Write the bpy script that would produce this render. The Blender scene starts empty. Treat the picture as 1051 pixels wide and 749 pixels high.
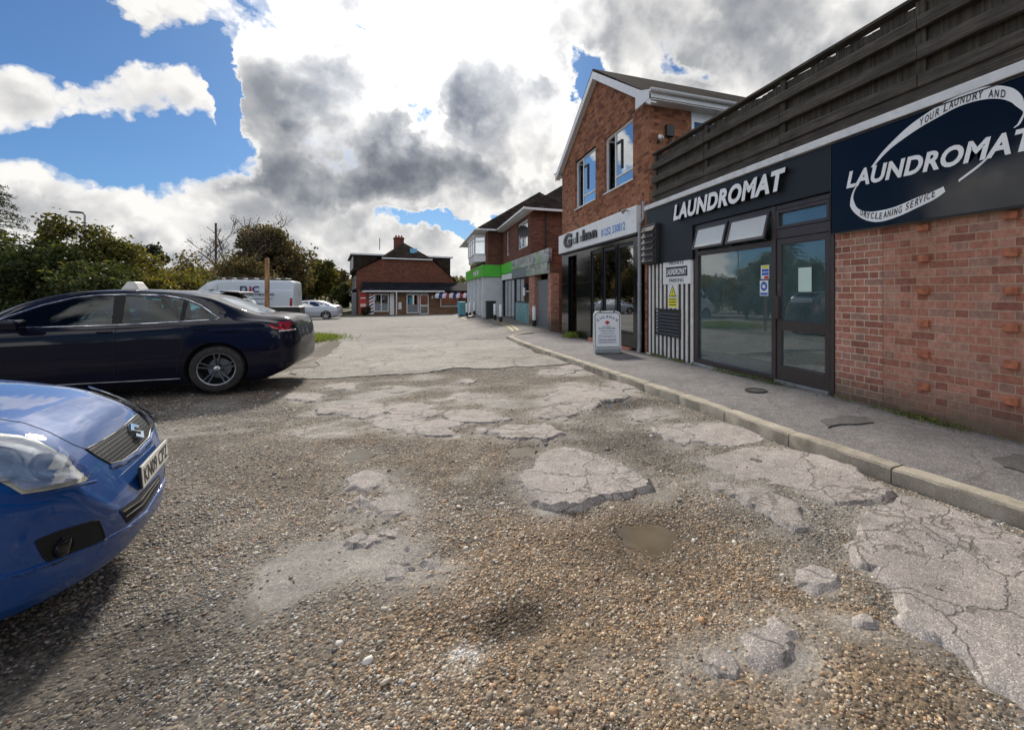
import bpy, bmesh, math, random
import numpy as np
from mathutils import Vector, Matrix
from mathutils.geometry import delaunay_2d_cdt
from mathutils.bvhtree import BVHTree
random.seed(7); RNG = np.random.default_rng(7)
SC = bpy.context.scene; COL = SC.collection
R = math.radians
# ------------------------------------------------------------------ survey helpers (photo measurements -> metres on real planes)
F = 470.; PX = 611.; PY = 301.; H = 1.42
TH = math.atan2(180, F); CT = math.cos(TH); ST = math.sin(TH)
FX = 4.755                                   # plane of the shop fronts
def FY(px, X=FX):
    t = (px-PX)/F; return X*(CT-t*ST)/(t*CT+ST)
def FZ(px, py, X=FX):
    Y = FY(px, X); return H+(PY-py)/F*(Y*CT+X*ST)
def AX(px, Y):
    t = (px-PX)/F; return Y*(t*CT+ST)/(CT-t*ST)
def PD(px, d):
    r = (px-PX)/F*d; return r*CT+d*ST, d*CT-r*ST
def sm(a, b, x):
    t = np.clip((np.asarray(x, float)-a)/(b-a), 0, 1); return t*t*(3-2*t)
def road(Y):
    Y = np.asarray(Y, float)
    return np.where(Y < 4.5, 0, np.where(Y < 15, -.016*(Y-4.5), np.maximum(-.168-.0175*(Y-15), -.85)))
def gz(X, Y):
    s = sm(1, 4, X)*sm(15.5, 18, Y)*(1-sm(36, 46, Y))
    return road(Y)*(1-s)
def gf(X, Y): return float(gz(X, Y))
def GP(px, py):
    z = 0.
    for i in range(40):
        d = F*(H-z)/(py-PY); x, y = PD(px, d); z = gf(x, y)
    return x, y
# ------------------------------------------------------------------ numpy value noise
def _hash(ix, iy, s):
    n = (ix.astype(np.int64)*374761393 + iy.astype(np.int64)*668265263 + s*974634777) & 0x7fffffff
    n = ((n ^ (n >> 13))*1274126177) & 0x7fffffff
    return ((n ^ (n >> 16)) & 0xffff)/65535.
def vnoise(x, y, s=0):
    x = np.asarray(x, float); y = np.asarray(y, float)
    ix = np.floor(x); iy = np.floor(y); fx = x-ix; fy = y-iy
    fx = fx*fx*(3-2*fx); fy = fy*fy*(3-2*fy)
    a = _hash(ix, iy, s); b = _hash(ix+1, iy, s); c = _hash(ix, iy+1, s); d = _hash(ix+1, iy+1, s)
    return (a*(1-fx)+b*fx)*(1-fy)+(c*(1-fx)+d*fx)*fy
def fbm(x, y, s=0, o=4):
    t = 0; a = .5; k = 1
    for i in range(o):
        t = t+a*vnoise(x*k+i*17.3, y*k-i*9.1, s+i); a *= .5; k *= 2.03
    return t/(1-.5**o)
# ------------------------------------------------------------------ object helpers
def link(o, parent=None):
    COL.objects.link(o)
    if parent: o.parent = parent
    return o
def tag(o, label=None, cat=None, group=None, kind=None):
    if label: o['label'] = label
    if cat: o['category'] = cat
    if group: o['group'] = group
    if kind: o['kind'] = kind
    return o
def thing(name, label, cat, loc=(0, 0, 0), rz=0, group=None):
    o = bpy.data.objects.new(name, None); o.empty_display_size = .2
    o.location = loc; o.rotation_euler = (0, 0, rz); link(o)
    return tag(o, label, cat, group)
def copy_tree(o, parent=None):
    c = o.copy(); COL.objects.link(c)
    if parent:
        mi = o.matrix_parent_inverse.copy(); c.parent = parent; c.matrix_parent_inverse = mi
    for ch in o.children: copy_tree(ch, c)
    return c
class MB:
    def __init__(s): s.v = []; s.f = []; s.m = []; s.cur = 0
    def add(s, vs, fs):
        n = len(s.v); s.v += [tuple(v) for v in vs]; s.f += [tuple(i+n for i in f) for f in fs]; s.m += [s.cur]*len(fs); return s
    def mat(s, i): s.cur = i; return s
    def box(s, x0, x1, y0, y1, z0, z1, M=None):
        if x0 > x1: x0, x1 = x1, x0
        if y0 > y1: y0, y1 = y1, y0
        if z0 > z1: z0, z1 = z1, z0
        vs = [(x, y, z) for x in (x0, x1) for y in (y0, y1) for z in (z0, z1)]
        if M: vs = [M @ Vector(v) for v in vs]
        return s.add(vs, [(0, 1, 3, 2), (4, 6, 7, 5), (0, 4, 5, 1), (2, 3, 7, 6), (0, 2, 6, 4), (1, 5, 7, 3)])
    def prism(s, pts, depth):                # pts: 3-D polygon, extruded along depth vector
        n = len(pts); D = Vector(depth)
        vs = [Vector(p) for p in pts]+[Vector(p)+D for p in pts]
        return s.add(vs, [tuple(range(n))[::-1], tuple(range(n, 2*n))]+[(i, (i+1) % n, (i+1) % n+n, i+n) for i in range(n)])
    def cyl(s, p0, p1, r0, r1=None, n=12, cap=True):
        p0 = Vector(p0); p1 = Vector(p1); r1 = r0 if r1 is None else r1
        d = (p1-p0).normalized(); a = d.orthogonal().normalized(); b = d.cross(a)
        vs = [p0+(a*math.cos(2*math.pi*i/n)+b*math.sin(2*math.pi*i/n))*r0 for i in range(n)] + [p1+(a*math.cos(2*math.pi*i/n)+b*math.sin(2*math.pi*i/n))*r1 for i in range(n)]
        fs = [(i, (i+1) % n, (i+1) % n+n, i+n) for i in range(n)]
        if cap: fs += [tuple(range(n))[::-1], tuple(range(n, 2*n))]
        return s.add(vs, fs)
    def tube(s, pts, rs, n=8, closed=False):
        pts = [Vector(p) for p in pts]; m = len(pts)
        if not hasattr(rs, '__len__'): rs = [rs]*m
        vs = []; prev = None
        for i, p in enumerate(pts):
            d = (pts[(i+1) % m]-pts[i-1]) if closed else (pts[min(i+1, m-1)]-pts[max(i-1, 0)])
            d.normalize()
            a = d.orthogonal() if prev is None else prev-d*prev.dot(d)
            if a.length < 1e-6: a = d.orthogonal()
            a.normalize(); prev = a; b = d.cross(a)
            vs += [p+(a*math.cos(2*math.pi*k/n)+b*math.sin(2*math.pi*k/n))*rs[i] for k in range(n)]
        fs = []
        for i in range(m if closed else m-1):
            j = (i+1) % m
            fs += [(i*n+k, i*n+(k+1) % n, j*n+(k+1) % n, j*n+k) for k in range(n)]
        if not closed: fs += [tuple(range(n))[::-1], tuple((m-1)*n+k for k in range(n))]
        return s.add(vs, fs)
    def lathe(s, prof, n=32, M=None):        # prof: (r, h), axis = local y
        vs = []
        for r, h in prof:
            for k in range(n):
                v = Vector((r*math.cos(2*math.pi*k/n), h, r*math.sin(2*math.pi*k/n))); vs.append(M @ v if M else v)
        fs = [(i*n+k, i*n+(k+1) % n, (i+1)*n+(k+1) % n, (i+1)*n+k) for i in range(len(prof)-1) for k in range(n)]
        return s.add(vs, fs)
    def build(s, name, mats, parent=None, smooth=None, bevel=0, recalc=True):
        me = bpy.data.meshes.new(name); me.from_pydata(s.v, [], s.f)
        for m in (mats if isinstance(mats, (list, tuple)) else [mats]): me.materials.append(m)
        me.polygons.foreach_set('material_index', s.m)
        if recalc:
            bm = bmesh.new(); bm.from_mesh(me); bmesh.ops.recalc_face_normals(bm, faces=bm.faces); bm.to_mesh(me); bm.free()
        if smooth:
            me.polygons.foreach_set('use_smooth', [True]*len(me.polygons)); me.set_sharp_from_angle(angle=R(smooth))
        o = bpy.data.objects.new(name, me); link(o, parent)
        if bevel:
            b = o.modifiers.new('b', 'BEVEL'); b.width = bevel; b.segments = 2; b.limit_method = 'ANGLE'; b.angle_limit = R(40)
        return o
def bx(name, mats, parent, x0, x1, y0, y1, z0, z1, bevel=0):
    return MB().box(x0, x1, y0, y1, z0, z1).build(name, mats, parent, bevel=bevel)
def np_mesh(name, verts, faces, mat, parent=None, smooth=False, col=None):
    me = bpy.data.meshes.new(name); n = len(verts); k = faces.shape[1]; m = len(faces)
    me.vertices.add(n); me.vertices.foreach_set('co', np.asarray(verts, np.float32).ravel())
    me.loops.add(m*k); me.loops.foreach_set('vertex_index', faces.astype(np.int32).ravel())
    me.polygons.add(m); me.polygons.foreach_set('loop_start', np.arange(0, m*k, k, dtype=np.int32))
    me.polygons.foreach_set('use_smooth', np.full(m, smooth))
    me.update(calc_edges=True)
    if col is not None:
        a = me.color_attributes.new('Col', 'FLOAT_COLOR', 'POINT')
        c = np.ones((n, 4), np.float32); c[:, :3] = col; a.data.foreach_set('color', c.ravel())
    me.materials.append(mat); o = bpy.data.objects.new(name, me); return link(o, parent)
# text as a real mesh, fitted to width w and height h; lies in local xy, extruded along +z
def text_data(body, w, h, ext=.004, bold=.0, shear=0, fit=True):
    cu = bpy.data.curves.new('t', 'FONT'); cu.body = body; cu.size = 1; cu.extrude = 0.02; cu.offset = bold; cu.shear = shear; cu.resolution_u = 4; cu.space_character = 1+bold*1.6
    ob = bpy.data.objects.new('t', cu); COL.objects.link(ob)
    dg = bpy.context.evaluated_depsgraph_get(); me = bpy.data.meshes.new_from_object(ob.evaluated_get(dg))
    bpy.data.objects.remove(ob); bpy.data.curves.remove(cu)
    n = len(me.vertices); co = np.zeros(n*3, np.float32); me.vertices.foreach_get('co', co); co = co.reshape(-1, 3)
    lo = co.min(0); hi = co.max(0)
    if w: co[:, 0] = (co[:, 0]-lo[0])/(hi[0]-lo[0])*w
    else: co[:, 0] = (co[:, 0]-lo[0])/(hi[1]-lo[1])*h
    co[:, 1] = (co[:, 1]-lo[1])/(hi[1]-lo[1])*h
    co[:, 2] = (co[:, 2]+.02)/.04*ext
    me.vertices.foreach_set('co', co.ravel()); me.update(); return me
FAC = Matrix(((0, 0, -1, 0), (-1, 0, 0, 0), (0, 1, 0, 0), (0, 0, 0, 1)))    # text on a wall that faces -X
def txt(name, body, M, w, h, mat, parent, ext=.004, bold=0, shear=0):
    me = text_data(body, w, h, ext, bold, shear); me.name = name; me.transform(M)
    me.materials.clear(); me.materials.append(mat)
    o = bpy.data.objects.new(name, me); return link(o, parent)
def ftxt(name, body, x, y, z, w, h, mat, parent, **k):     # x = surface, y = left end (largest Y), z = base
    return txt(name, body, Matrix.Translation((x, y, z)) @ FAC, w, h, mat, parent, **k)
# constrained Delaunay patch of a 2-D polygon with interior points, mapped by fn(u,v)
def cdt_patch(poly, step, fn):
    P = []
    n = len(poly)
    for i in range(n):
        a = Vector(poly[i][:2]); b = Vector(poly[(i+1) % n][:2]); k = max(1, int((b-a).length/step))
        P += [a+(b-a)*j/k for j in range(k)]
    nb = len(P); xs = [p.x for p in P]; ys = [p.y for p in P]
    A = np.array([(p.x, p.y) for p in P]); pts = list(P)
    gx, gy = np.meshgrid(np.arange(min(xs)+step/2, max(xs), step), np.arange(min(ys)+step/2, max(ys), step))
    q = np.stack([gx.ravel(), gy.ravel()], 1); q += RNG.uniform(-.2, .2, q.shape)*step
    ins = inpoly(q, A)
    if len(q):
        dmin = np.min(np.hypot(q[:, None, 0]-A[None, :, 0], q[:, None, 1]-A[None, :, 1]), 1) if len(q)*len(A) < 4e7 else np.full(len(q), 1)
        pts += [Vector(p) for p in q[ins & (dmin > step*.45)]]
    v, e, f, *_ = delaunay_2d_cdt(pts, [(i, (i+1) % nb) for i in range(nb)], [], 1, 1e-5)
    return [fn(p.x, p.y) for p in v], [tuple(t) for t in f], nb
def inpoly(q, A):
    x = q[:, 0]; y = q[:, 1]; r = np.zeros(len(q), bool); n = len(A); j = n-1
    for i in range(n):
        xi, yi = A[i]; xj, yj = A[j]
        c = ((yi > y) != (yj > y)) & (x < (xj-xi)*(y-yi)/(yj-yi+1e-12)+xi); r ^= c; j = i
    return r
def catmull(P, sub_):
    out = []; n = len(P)
    for i in range(n-1):
        p0 = P[max(i-1, 0)]; p1 = P[i]; p2 = P[i+1]; p3 = P[min(i+2, n-1)]
        for k in range(sub_): t = k/sub_; out.append(.5*((2*p1)+(-p0+p2)*t+(2*p0-5*p1+4*p2-p3)*t*t+(-p0+3*p1-3*p2+p3)*t**3))
    return out+[P[-1]]
# ------------------------------------------------------------------ materials
def newmat(name):
    m = bpy.data.materials.new(name); m.use_nodes = True; nt = m.node_tree; return m, nt, nt.nodes['Principled BSDF']
def N(nt, t, **k):
    n = nt.nodes.new(t)
    for a, b in k.items():
        if a in n.inputs: n.inputs[a].default_value = b
        else: setattr(n, a, b)
    return n
def L(nt, a, b): nt.links.new(a, b)
def mth(nt, op, a, b=None, c=None, clamp=False):
    n = nt.nodes.new('ShaderNodeMath'); n.operation = op; n.use_clamp = clamp
    for i, v in enumerate((a, b, c)):
        if v is None: continue
        if isinstance(v, (int, float)): n.inputs[i].default_value = v
        else: nt.links.new(v, n.inputs[i])
    return n.outputs[0]
def ramp(nt, fac, stops, interp='LINEAR'):
    n = nt.nodes.new('ShaderNodeValToRGB'); n.color_ramp.interpolation = interp
    el = n.color_ramp.elements
    while len(el) < len(stops): el.new(.5)
    for e, (p, c) in zip(el, stops):
        e.position = p; e.color = (*c, 1) if hasattr(c, '__len__') else (c, c, c, 1)
    nt.links.new(fac, n.inputs[0]); return n.outputs[0]
def mixc(nt, fac, a, b, typ='MIX'):
    n = nt.nodes.new('ShaderNodeMix'); n.data_type = 'RGBA'; n.blend_type = typ
    for s, v in ((n.inputs['Factor'], fac), (n.inputs['A'], a), (n.inputs['B'], b)):
        if isinstance(v, (int, float)): s.default_value = v if s.type == 'VALUE' else (v, v, v, 1)
        elif isinstance(v, tuple): s.default_value = (*v, 1)
        else: nt.links.new(v, s)
    return [o for o in n.outputs if o.type == 'RGBA'][0]
def noise(nt, vec, scale, detail=3, rough=.55, out='Fac', dim=None):
    n = N(nt, 'ShaderNodeTexNoise'); n.inputs['Scale'].default_value = scale; n.inputs['Detail'].default_value = detail; n.inputs['Roughness'].default_value = rough
    if vec is not None: nt.links.new(vec, n.inputs['Vector'])
    return n.outputs[out]
def bump(nt, bs, h, strength=.3, dist=.01):
    b = N(nt, 'ShaderNodeBump'); b.inputs['Strength'].default_value = strength; b.inputs['Distance'].default_value = dist
    nt.links.new(h, b.inputs['Height']); nt.links.new(b.outputs[0], bs.inputs['Normal'])
def plain(name, c, rough=.5, metal=0, var=.12, scale=6, bmp=0, coat=0, spec=None, dirt=0, dirtc=(.1, .085, .065)):
    m, nt, bs = newmat(name); tc = N(nt, 'ShaderNodeTexCoord').outputs['Object']
    f = noise(nt, tc, scale, 5)
    lo = tuple(x*(1-var) for x in c); hi = tuple(min(1, x*(1+var)) for x in c)
    col = ramp(nt, f, [(.3, lo), (.7, hi)])
    if dirt:
        d = noise(nt, tc, scale*.6, 6, .7); col = mixc(nt, ramp(nt, d, [(.5, 0.), (.75, dirt)]), col, dirtc)
    L(nt, col, bs.inputs['Base Color']); bs.inputs['Metallic'].default_value = metal
    r2 = noise(nt, tc, scale*3, 4); L(nt, mth(nt, 'ADD', mth(nt, 'MULTIPLY', r2, .16), rough-.08, clamp=True), bs.inputs['Roughness'])
    if coat: bs.inputs['Coat Weight'].default_value = coat; bs.inputs['Coat Roughness'].default_value = .03
    if spec is not None: bs.inputs['Specular IOR Level'].default_value = spec
    if bmp: bump(nt, bs, noise(nt, tc, scale*8, 4), bmp, .01)
    return m
def wall_uv(nt):
    tc = N(nt, 'ShaderNodeTexCoord'); p = N(nt, 'ShaderNodeSeparateXYZ'); L(nt, tc.outputs['Object'], p.inputs[0])
    q = N(nt, 'ShaderNodeSeparateXYZ'); L(nt, tc.outputs['Normal'], q.inputs[0])
    isx = mth(nt, 'GREATER_THAN', mth(nt, 'ABSOLUTE', q.outputs[0]), .6)
    u = mth(nt, 'ADD', mth(nt, 'MULTIPLY', p.outputs[1], isx), mth(nt, 'MULTIPLY', p.outputs[0], mth(nt, 'SUBTRACT', 1, isx)))
    c = N(nt, 'ShaderNodeCombineXYZ'); L(nt, u, c.inputs[0]); L(nt, p.outputs[2], c.inputs[1])
    return c.outputs[0], tc.outputs['Object'], p
def brick(name, pal, mortar, course=.0792, period=.356, jt=.010, bmp=.6, stain=0.0, flem=True, warp=.0):
    m, nt, bs = newmat(name); uv, ob, sep = wall_uv(nt)
    if warp:
        wn = noise(nt, ob, 2.2, 2, out='Color'); v = N(nt, 'ShaderNodeVectorMath', operation='SUBTRACT'); L(nt, wn, v.inputs[0]); v.inputs[1].default_value = (.5, .5, .5)
        v2 = N(nt, 'ShaderNodeVectorMath', operation='SCALE'); L(nt, v.outputs[0], v2.inputs[0]); v2.inputs['Scale'].default_value = warp
        v3 = N(nt, 'ShaderNodeVectorMath', operation='ADD'); L(nt, uv, v3.inputs[0]); L(nt, v2.outputs[0], v3.inputs[1]); uv = v3.outputs[0]
    def tex(off):
        mp = N(nt, 'ShaderNodeMapping'); mp.inputs['Location'].default_value = (off, 0, 0); L(nt, uv, mp.inputs[0])
        b = N(nt, 'ShaderNodeTexBrick'); b.offset = .5; b.offset_frequency = 2; b.squash = 1
        for k, v in (('Color1', (0, 0, 0, 1)), ('Color2', (1, 1, 1, 1)), ('Mortar', (.5, .5, .5, 1)), ('Scale', 1.), ('Mortar Size', jt/2), ('Mortar Smooth', .15), ('Bias', 0.), ('Brick Width', period), ('Row Height', course)):
            b.inputs[k].default_value = v
        L(nt, mp.outputs[0], b.inputs['Vector']); return b
    a = tex(0)
    if flem:
        b = tex(-period*2/3); mask = mth(nt, 'MAXIMUM', a.outputs['Fac'], b.outputs['Fac'])
        rnd = mth(nt, 'FRACT', mth(nt, 'ADD', mth(nt, 'MULTIPLY', a.outputs['Color'], 3.7), mth(nt, 'MULTIPLY', b.outputs['Color'], 5.3)))
    else:
        mask = a.outputs['Fac']; rnd = mth(nt, 'FRACT', mth(nt, 'MULTIPLY', a.outputs['Color'], 3.7))
    n1 = noise(nt, ob, 22, 5, .65); n2 = noise(nt, ob, 1.1, 4, .6)
    col = ramp(nt, rnd, pal)
    col = mixc(nt, .75, col, ramp(nt, n1, [(.25, .55), (.75, 1.4)]), 'MULTIPLY')
    mc = mixc(nt, n1, tuple(x*.65 for x in mortar), tuple(x*1.25 for x in mortar))
    col = mixc(nt, mask, col, mc)
    col = mixc(nt, .5, col, ramp(nt, n2, [(.3, .7), (.7, 1.25)]), 'MULTIPLY')
    if stain:                                # green-grey damp low on the wall: the wall's own dirt
        zz = mth(nt, 'ADD', sep.outputs[2], mth(nt, 'MULTIPLY', n2, -.5)); f = ramp(nt, zz, [(.0, stain), (.28, 0.)])
        col = mixc(nt, f, col, (.09, .085, .06))
    L(nt, col, bs.inputs['Base Color']); bs.inputs['Roughness'].default_value = .85; bs.inputs['Specular IOR Level'].default_value = .25
    hgt = mth(nt, 'ADD', mth(nt, 'MULTIPLY', mth(nt, 'SUBTRACT', 1, mask), 1.), mth(nt, 'MULTIPLY', n1, .5))
    bump(nt, bs, hgt, bmp, .008); return m
PAL_RED = [(0, (.27, .110, .080)), (.2, (.37, .155, .108)), (.45, (.43, .195, .135)), (.65, (.47, .230, .165)), (.85, (.41, .230, .170)), (1, (.31, .175, .135))]
PAL_BRN = [(0, (.13, .048, .028)), (.25, (.25, .092, .046)), (.5, (.33, .13, .066)), (.75, (.38, .175, .09)), (1, (.22, .085, .05))]
PAL_DRK = [(0, (.09, .03, .02)), (.3, (.15, .05, .03)), (.6, (.19, .07, .045)), (1, (.12, .05, .035))]
M = {}
M['brick'] = brick('red_brick', PAL_RED, (.46, .35, .25), stain=.75, warp=.006)
M['brick_pier'] = brick('red_brick_pale_joints', PAL_RED, (.60, .50, .39), stain=.75, jt=.012)
M['brick_gul'] = brick('brown_brick', PAL_BRN, (.20, .15, .11), jt=.008, bmp=.7)
M['brick_dark'] = brick('dark_brick', PAL_DRK, (.20, .16, .13), flem=False, period=.23)
M['brick_far'] = brick('far_brick', [(0, (.10, .035, .022)), (.5, (.16, .055, .035)), (1, (.20, .075, .045))], (.15, .10, .07), flem=False, period=.23)
M['brick_low'] = brick('far_buff_brick', [(0, (.14, .075, .04)), (.5, (.20, .11, .06)), (1, (.24, .13, .075))], (.2, .15, .1), flem=False, period=.23)
M['brick_orange'] = plain('orange_brick', (.40, .145, .075), .85, var=.35, scale=18, bmp=.5)
M['navy_panel'] = plain('dark_slate_fascia_paint', (.012, .015, .019), .45, var=.15, scale=2, bmp=.03, spec=.35)
M['sign_blue'] = plain('gloss_dark_blue_sign_face', (.004, .006, .012), .08, var=.2, scale=2, spec=.28)
M['white_trim'] = plain('weathered_white_paint', (.70, .71, .71), .45, var=.1, scale=7, dirt=.35)
M['upvc'] = plain('white_upvc', (.72, .73, .74), .3, var=.05, scale=9, dirt=.15)
M['sign_white'] = plain('white_sign_face', (.78, .79, .80), .35, var=.05, scale=3, dirt=.15)
M['white_letter'] = plain('white_letter_face', (.86, .86, .86), .25, var=.04)
M['chrome_letter'] = plain('polished_steel', (.80, .81, .83), .14, metal=1, var=.03)
M['black'] = plain('black_plastic', (.012, .012, .013), .45, var=.2)
M['frame'] = plain('brown_grey_aluminium', (.060, .048, .047), .35, metal=.2, var=.12, scale=5, dirt=.2)
M['slat_white'] = plain('dirty_white_slat', (.70, .69, .65), .55, var=.1, scale=8, dirt=.35)
M['slat_dark'] = plain('dark_stained_slat', (.032, .026, .024), .6, var=.3, scale=14, bmp=.2)
M['louvre'] = plain('dark_grey_louvre', (.035, .034, .035), .5, var=.2)
M['grey_metal'] = plain('grey_metal', (.30, .31, .32), .4, metal=.6, var=.1)
M['grey_pipe'] = plain('grey_pipe_paint', (.30, .32, .34), .45, var=.15, dirt=.3)
M['tile_black'] = plain('polished_black_tile', (.007, .008, .010), .09, var=.3, scale=2, spec=.4)
M['blue_ink'] = plain('blue_lettering', (.03, .20, .55), .4, var=.05)
M['navy_ink'] = plain('navy_lettering', (.02, .025, .12), .4, var=.05)
M['dark_ink'] = plain('dark_lettering', (.02, .02, .022), .4, var=.05)
M['red_ink'] = plain('red_lettering', (.45, .02, .03), .4, var=.1)
M['yellow'] = plain('yellow_sign_face', (.75, .70, .03), .4, var=.06)
M['mint'] = plain('pale_green_paper', (.55, .72, .64), .6, var=.04)
M['blue_sticker'] = plain('blue_sticker', (.03, .12, .50), .35, var=.05)
M['red_sticker'] = plain('red_sticker', (.55, .04, .05), .35, var=.05)
M['roof_tile'] = None
M['green_sign'] = plain('bright_green_sign', (.10, .52, .05), .35, var=.06, scale=1.5)
M['pale_blue'] = plain('pale_teal_vinyl', (.16, .36, .36), .25, var=.15, scale=2)
M['ghost'] = plain('faded_letter_mark', (.16, .23, .20), .5, var=.15)
def wood(name, c, sx=60, sz=3, bmp=.5, axis='v'):
    m, nt, bs = newmat(name); tc = N(nt, 'ShaderNodeTexCoord').outputs['Object']; mp = N(nt, 'ShaderNodeMapping'); L(nt, tc, mp.inputs[0])
    mp.inputs['Scale'].default_value = (sx, sx, sz) if axis == 'v' else (sx, sz, sx)
    n1 = noise(nt, mp.outputs[0], 1, 6, .7); n2 = noise(nt, tc, 4, 4)
    col = ramp(nt, n1, [(.30, tuple(x*.25 for x in c)), (.52, c), (.72, tuple(x*1.9 for x in c))])
    col = mixc(nt, .8, col, ramp(nt, n2, [(.3, .55), (.7, 1.35)]), 'MULTIPLY')
    gr = ramp(nt, noise(nt, tc, 2.3, 5), [(.55, 0.), (.75, .5)]); col = mixc(nt, gr, col, (.05, .055, .035))
    L(nt, col, bs.inputs['Base Color']); bs.inputs['Roughness'].default_value = .85; bump(nt, bs, n1, bmp, .006); return m
M['board'] = wood('weathered_dark_board', (.066, .055, .042), 30, 1.6, 1.)
M['rail'] = wood('weathered_dark_rail', (.062, .052, .042), 40, 2, .9, axis='h')
M['post'] = wood('new_tan_timber', (.34, .19, .085), 50, 2, .3)
M['pole_wood'] = wood('brown_pole', (.09, .06, .045), 40, 2, .3)
M['bark'] = wood('bark', (.07, .055, .042), 14, 4, .8)
def rooftile(name, c, step=.30):
    m, nt, bs = newmat(name); tc = N(nt, 'ShaderNodeTexCoord').outputs['Object']; s = N(nt, 'ShaderNodeSeparateXYZ'); L(nt, tc, s.inputs[0])
    w = N(nt, 'ShaderNodeTexBrick'); w.inputs['Scale'].default_value = 1; w.inputs['Brick Width'].default_value = .3; w.inputs['Row Height'].default_value = .17; w.inputs['Mortar Size'].default_value = .012
    for k, v in (('Color1', (.6, .6, .6, 1)), ('Color2', (1.3, 1.3, 1.3, 1)), ('Mortar', (.3, .3, .3, 1))): w.inputs[k].default_value = v
    c2 = N(nt, 'ShaderNodeCombineXYZ'); L(nt, mth(nt, 'ADD', s.outputs[0], s.outputs[1]), c2.inputs[0]); L(nt, s.outputs[2], c2.inputs[1]); L(nt, c2.outputs[0], w.inputs['Vector'])
    n2 = noise(nt, tc, 1.5, 5, .65)
    col = mixc(nt, 1., ramp(nt, n2, [(.3, tuple(x*.6 for x in c)), (.7, tuple(x*1.4 for x in c))]), w.outputs['Color'], 'MULTIPLY')
    L(nt, col, bs.inputs['Base Color']); bs.inputs['Roughness'].default_value = .95; bs.inputs['Specular IOR Level'].default_value = .08; bump(nt, bs, w.outputs['Fac'], -.5, .02); return m
M['roof_tile'] = rooftile('brown_roof_tiles', (.045, .034, .027))
def glass(name, tint, refl=.30, rough=0.0, fk=1.6, light_veil=0):
    m = bpy.data.materials.new(name); m.use_nodes = True; nt = m.node_tree; nt.nodes.clear()
    o = N(nt, 'ShaderNodeOutputMaterial'); g = N(nt, 'ShaderNodeBsdfGlossy'); g.inputs['Roughness'].default_value = rough; g.inputs['Color'].default_value = (.95, .98, 1, 1)
    t = N(nt, 'ShaderNodeBsdfTransparent'); t.inputs['Color'].default_value = (*tint, 1)
    fr = N(nt, 'ShaderNodeFresnel'); fr.inputs['IOR'].default_value = 1.5
    f = mth(nt, 'ADD', mth(nt, 'MULTIPLY', fr.outputs[0], fk), refl, clamp=True)
    tc = N(nt, 'ShaderNodeTexCoord').outputs['Object']; b = N(nt, 'ShaderNodeBump'); b.inputs['Strength'].default_value = .02; b.inputs['Distance'].default_value = .02
    L(nt, noise(nt, tc, 1.3, 2), b.inputs['Height']); L(nt, b.outputs[0], g.inputs['Normal'])
    mx = N(nt, 'ShaderNodeMixShader'); L(nt, f, mx.inputs[0]); L(nt, t.outputs[0], mx.inputs[1]); L(nt, g.outputs[0], mx.inputs[2]); last = mx.outputs[0]
    if light_veil:                                  # patchy teal diffuse layer that pales the glass in place of light inside
        df = N(nt, 'ShaderNodeBsdfDiffuse'); df.inputs['Color'].default_value = (.42, .58, .60, 1); m2 = N(nt, 'ShaderNodeMixShader'); L(nt, mth(nt, 'MULTIPLY', ramp(nt, noise(nt, tc, 2.5, 5), [(.3, .6), (.7, 1.3)]), light_veil), m2.inputs[0]); L(nt, last, m2.inputs[1]); L(nt, df.outputs[0], m2.inputs[2]); last = m2.outputs[0]
    L(nt, last, o.inputs[0]); return m
M['shop_glass'] = glass('shop_glass', (.80, .95, .94), .13, fk=1.4, light_veil=.075)
M['car_glass'] = glass('tinted_car_glass', (.34, .60, .64), .0, fk=.65)
M['dark_glass'] = glass('dark_glass', (.25, .28, .30), .22)
M['win_glass'] = glass('house_glass', (.50, .58, .62), .38)
M['clear'] = glass('clear_lens', (.93, .95, .96), .08)
def paint(name, c, metal=.35, rough=.32, dirt=.0, coatw=1.):
    m, nt, bs = newmat(name); tc = N(nt, 'ShaderNodeTexCoord').outputs['Object']
    n1 = noise(nt, tc, 900, 1); col = mixc(nt, n1, tuple(x*.8 for x in c), tuple(min(1, x*1.25) for x in c))
    if dirt:
        s = N(nt, 'ShaderNodeSeparateXYZ'); L(nt, tc, s.inputs[0]); d = mth(nt, 'ADD', s.outputs[2], mth(nt, 'MULTIPLY', noise(nt, tc, 5, 5, .7), -.5))
        f = ramp(nt, d, [(.0, dirt), (.35, 0.)]); col = mixc(nt, f, col, (.10, .085, .065))
    L(nt, col, bs.inputs['Base Color']); bs.inputs['Metallic'].default_value = metal
    L(nt, mth(nt, 'ADD', mth(nt, 'MULTIPLY', noise(nt, tc, 14, 4), .12), rough-.06), bs.inputs['Roughness'])
    bs.inputs['Coat Weight'].default_value = coatw; bs.inputs['Coat Roughness'].default_value = .025; bs.inputs['Specular IOR Level'].default_value = .12; return m
M['blue_paint'] = paint('metallic_blue_paint', (.0, .056, .235), .1, .6, .04, 1.)
M['navy_paint'] = paint('very_dark_navy_paint', (.0012, .0018, .012), .1, .7, .0, .5)
M['silver_paint'] = paint('silver_paint', (.42, .45, .50), .6, .35, .2)
M['grey_paint'] = paint('dark_grey_paint', (.03, .033, .04), .4, .3, .2)
M['white_paint'] = paint('white_van_paint', (.58, .64, .70), .0, .4, .3)
M['tyre'] = plain('tyre_rubber', (.018, .017, .017), .75, var=.3, scale=12, dirt=.4)
M['alloy'] = plain('silver_alloy', (.55, .56, .58), .28, metal=.9, var=.05)
M['alloy_dark'] = plain('dark_grey_alloy', (.10, .10, .105), .35, metal=.7, var=.1)
M['alloy_mid'] = plain('satin_grey_alloy', (.15, .15, .155), .35, metal=.8, var=.06)
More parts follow.
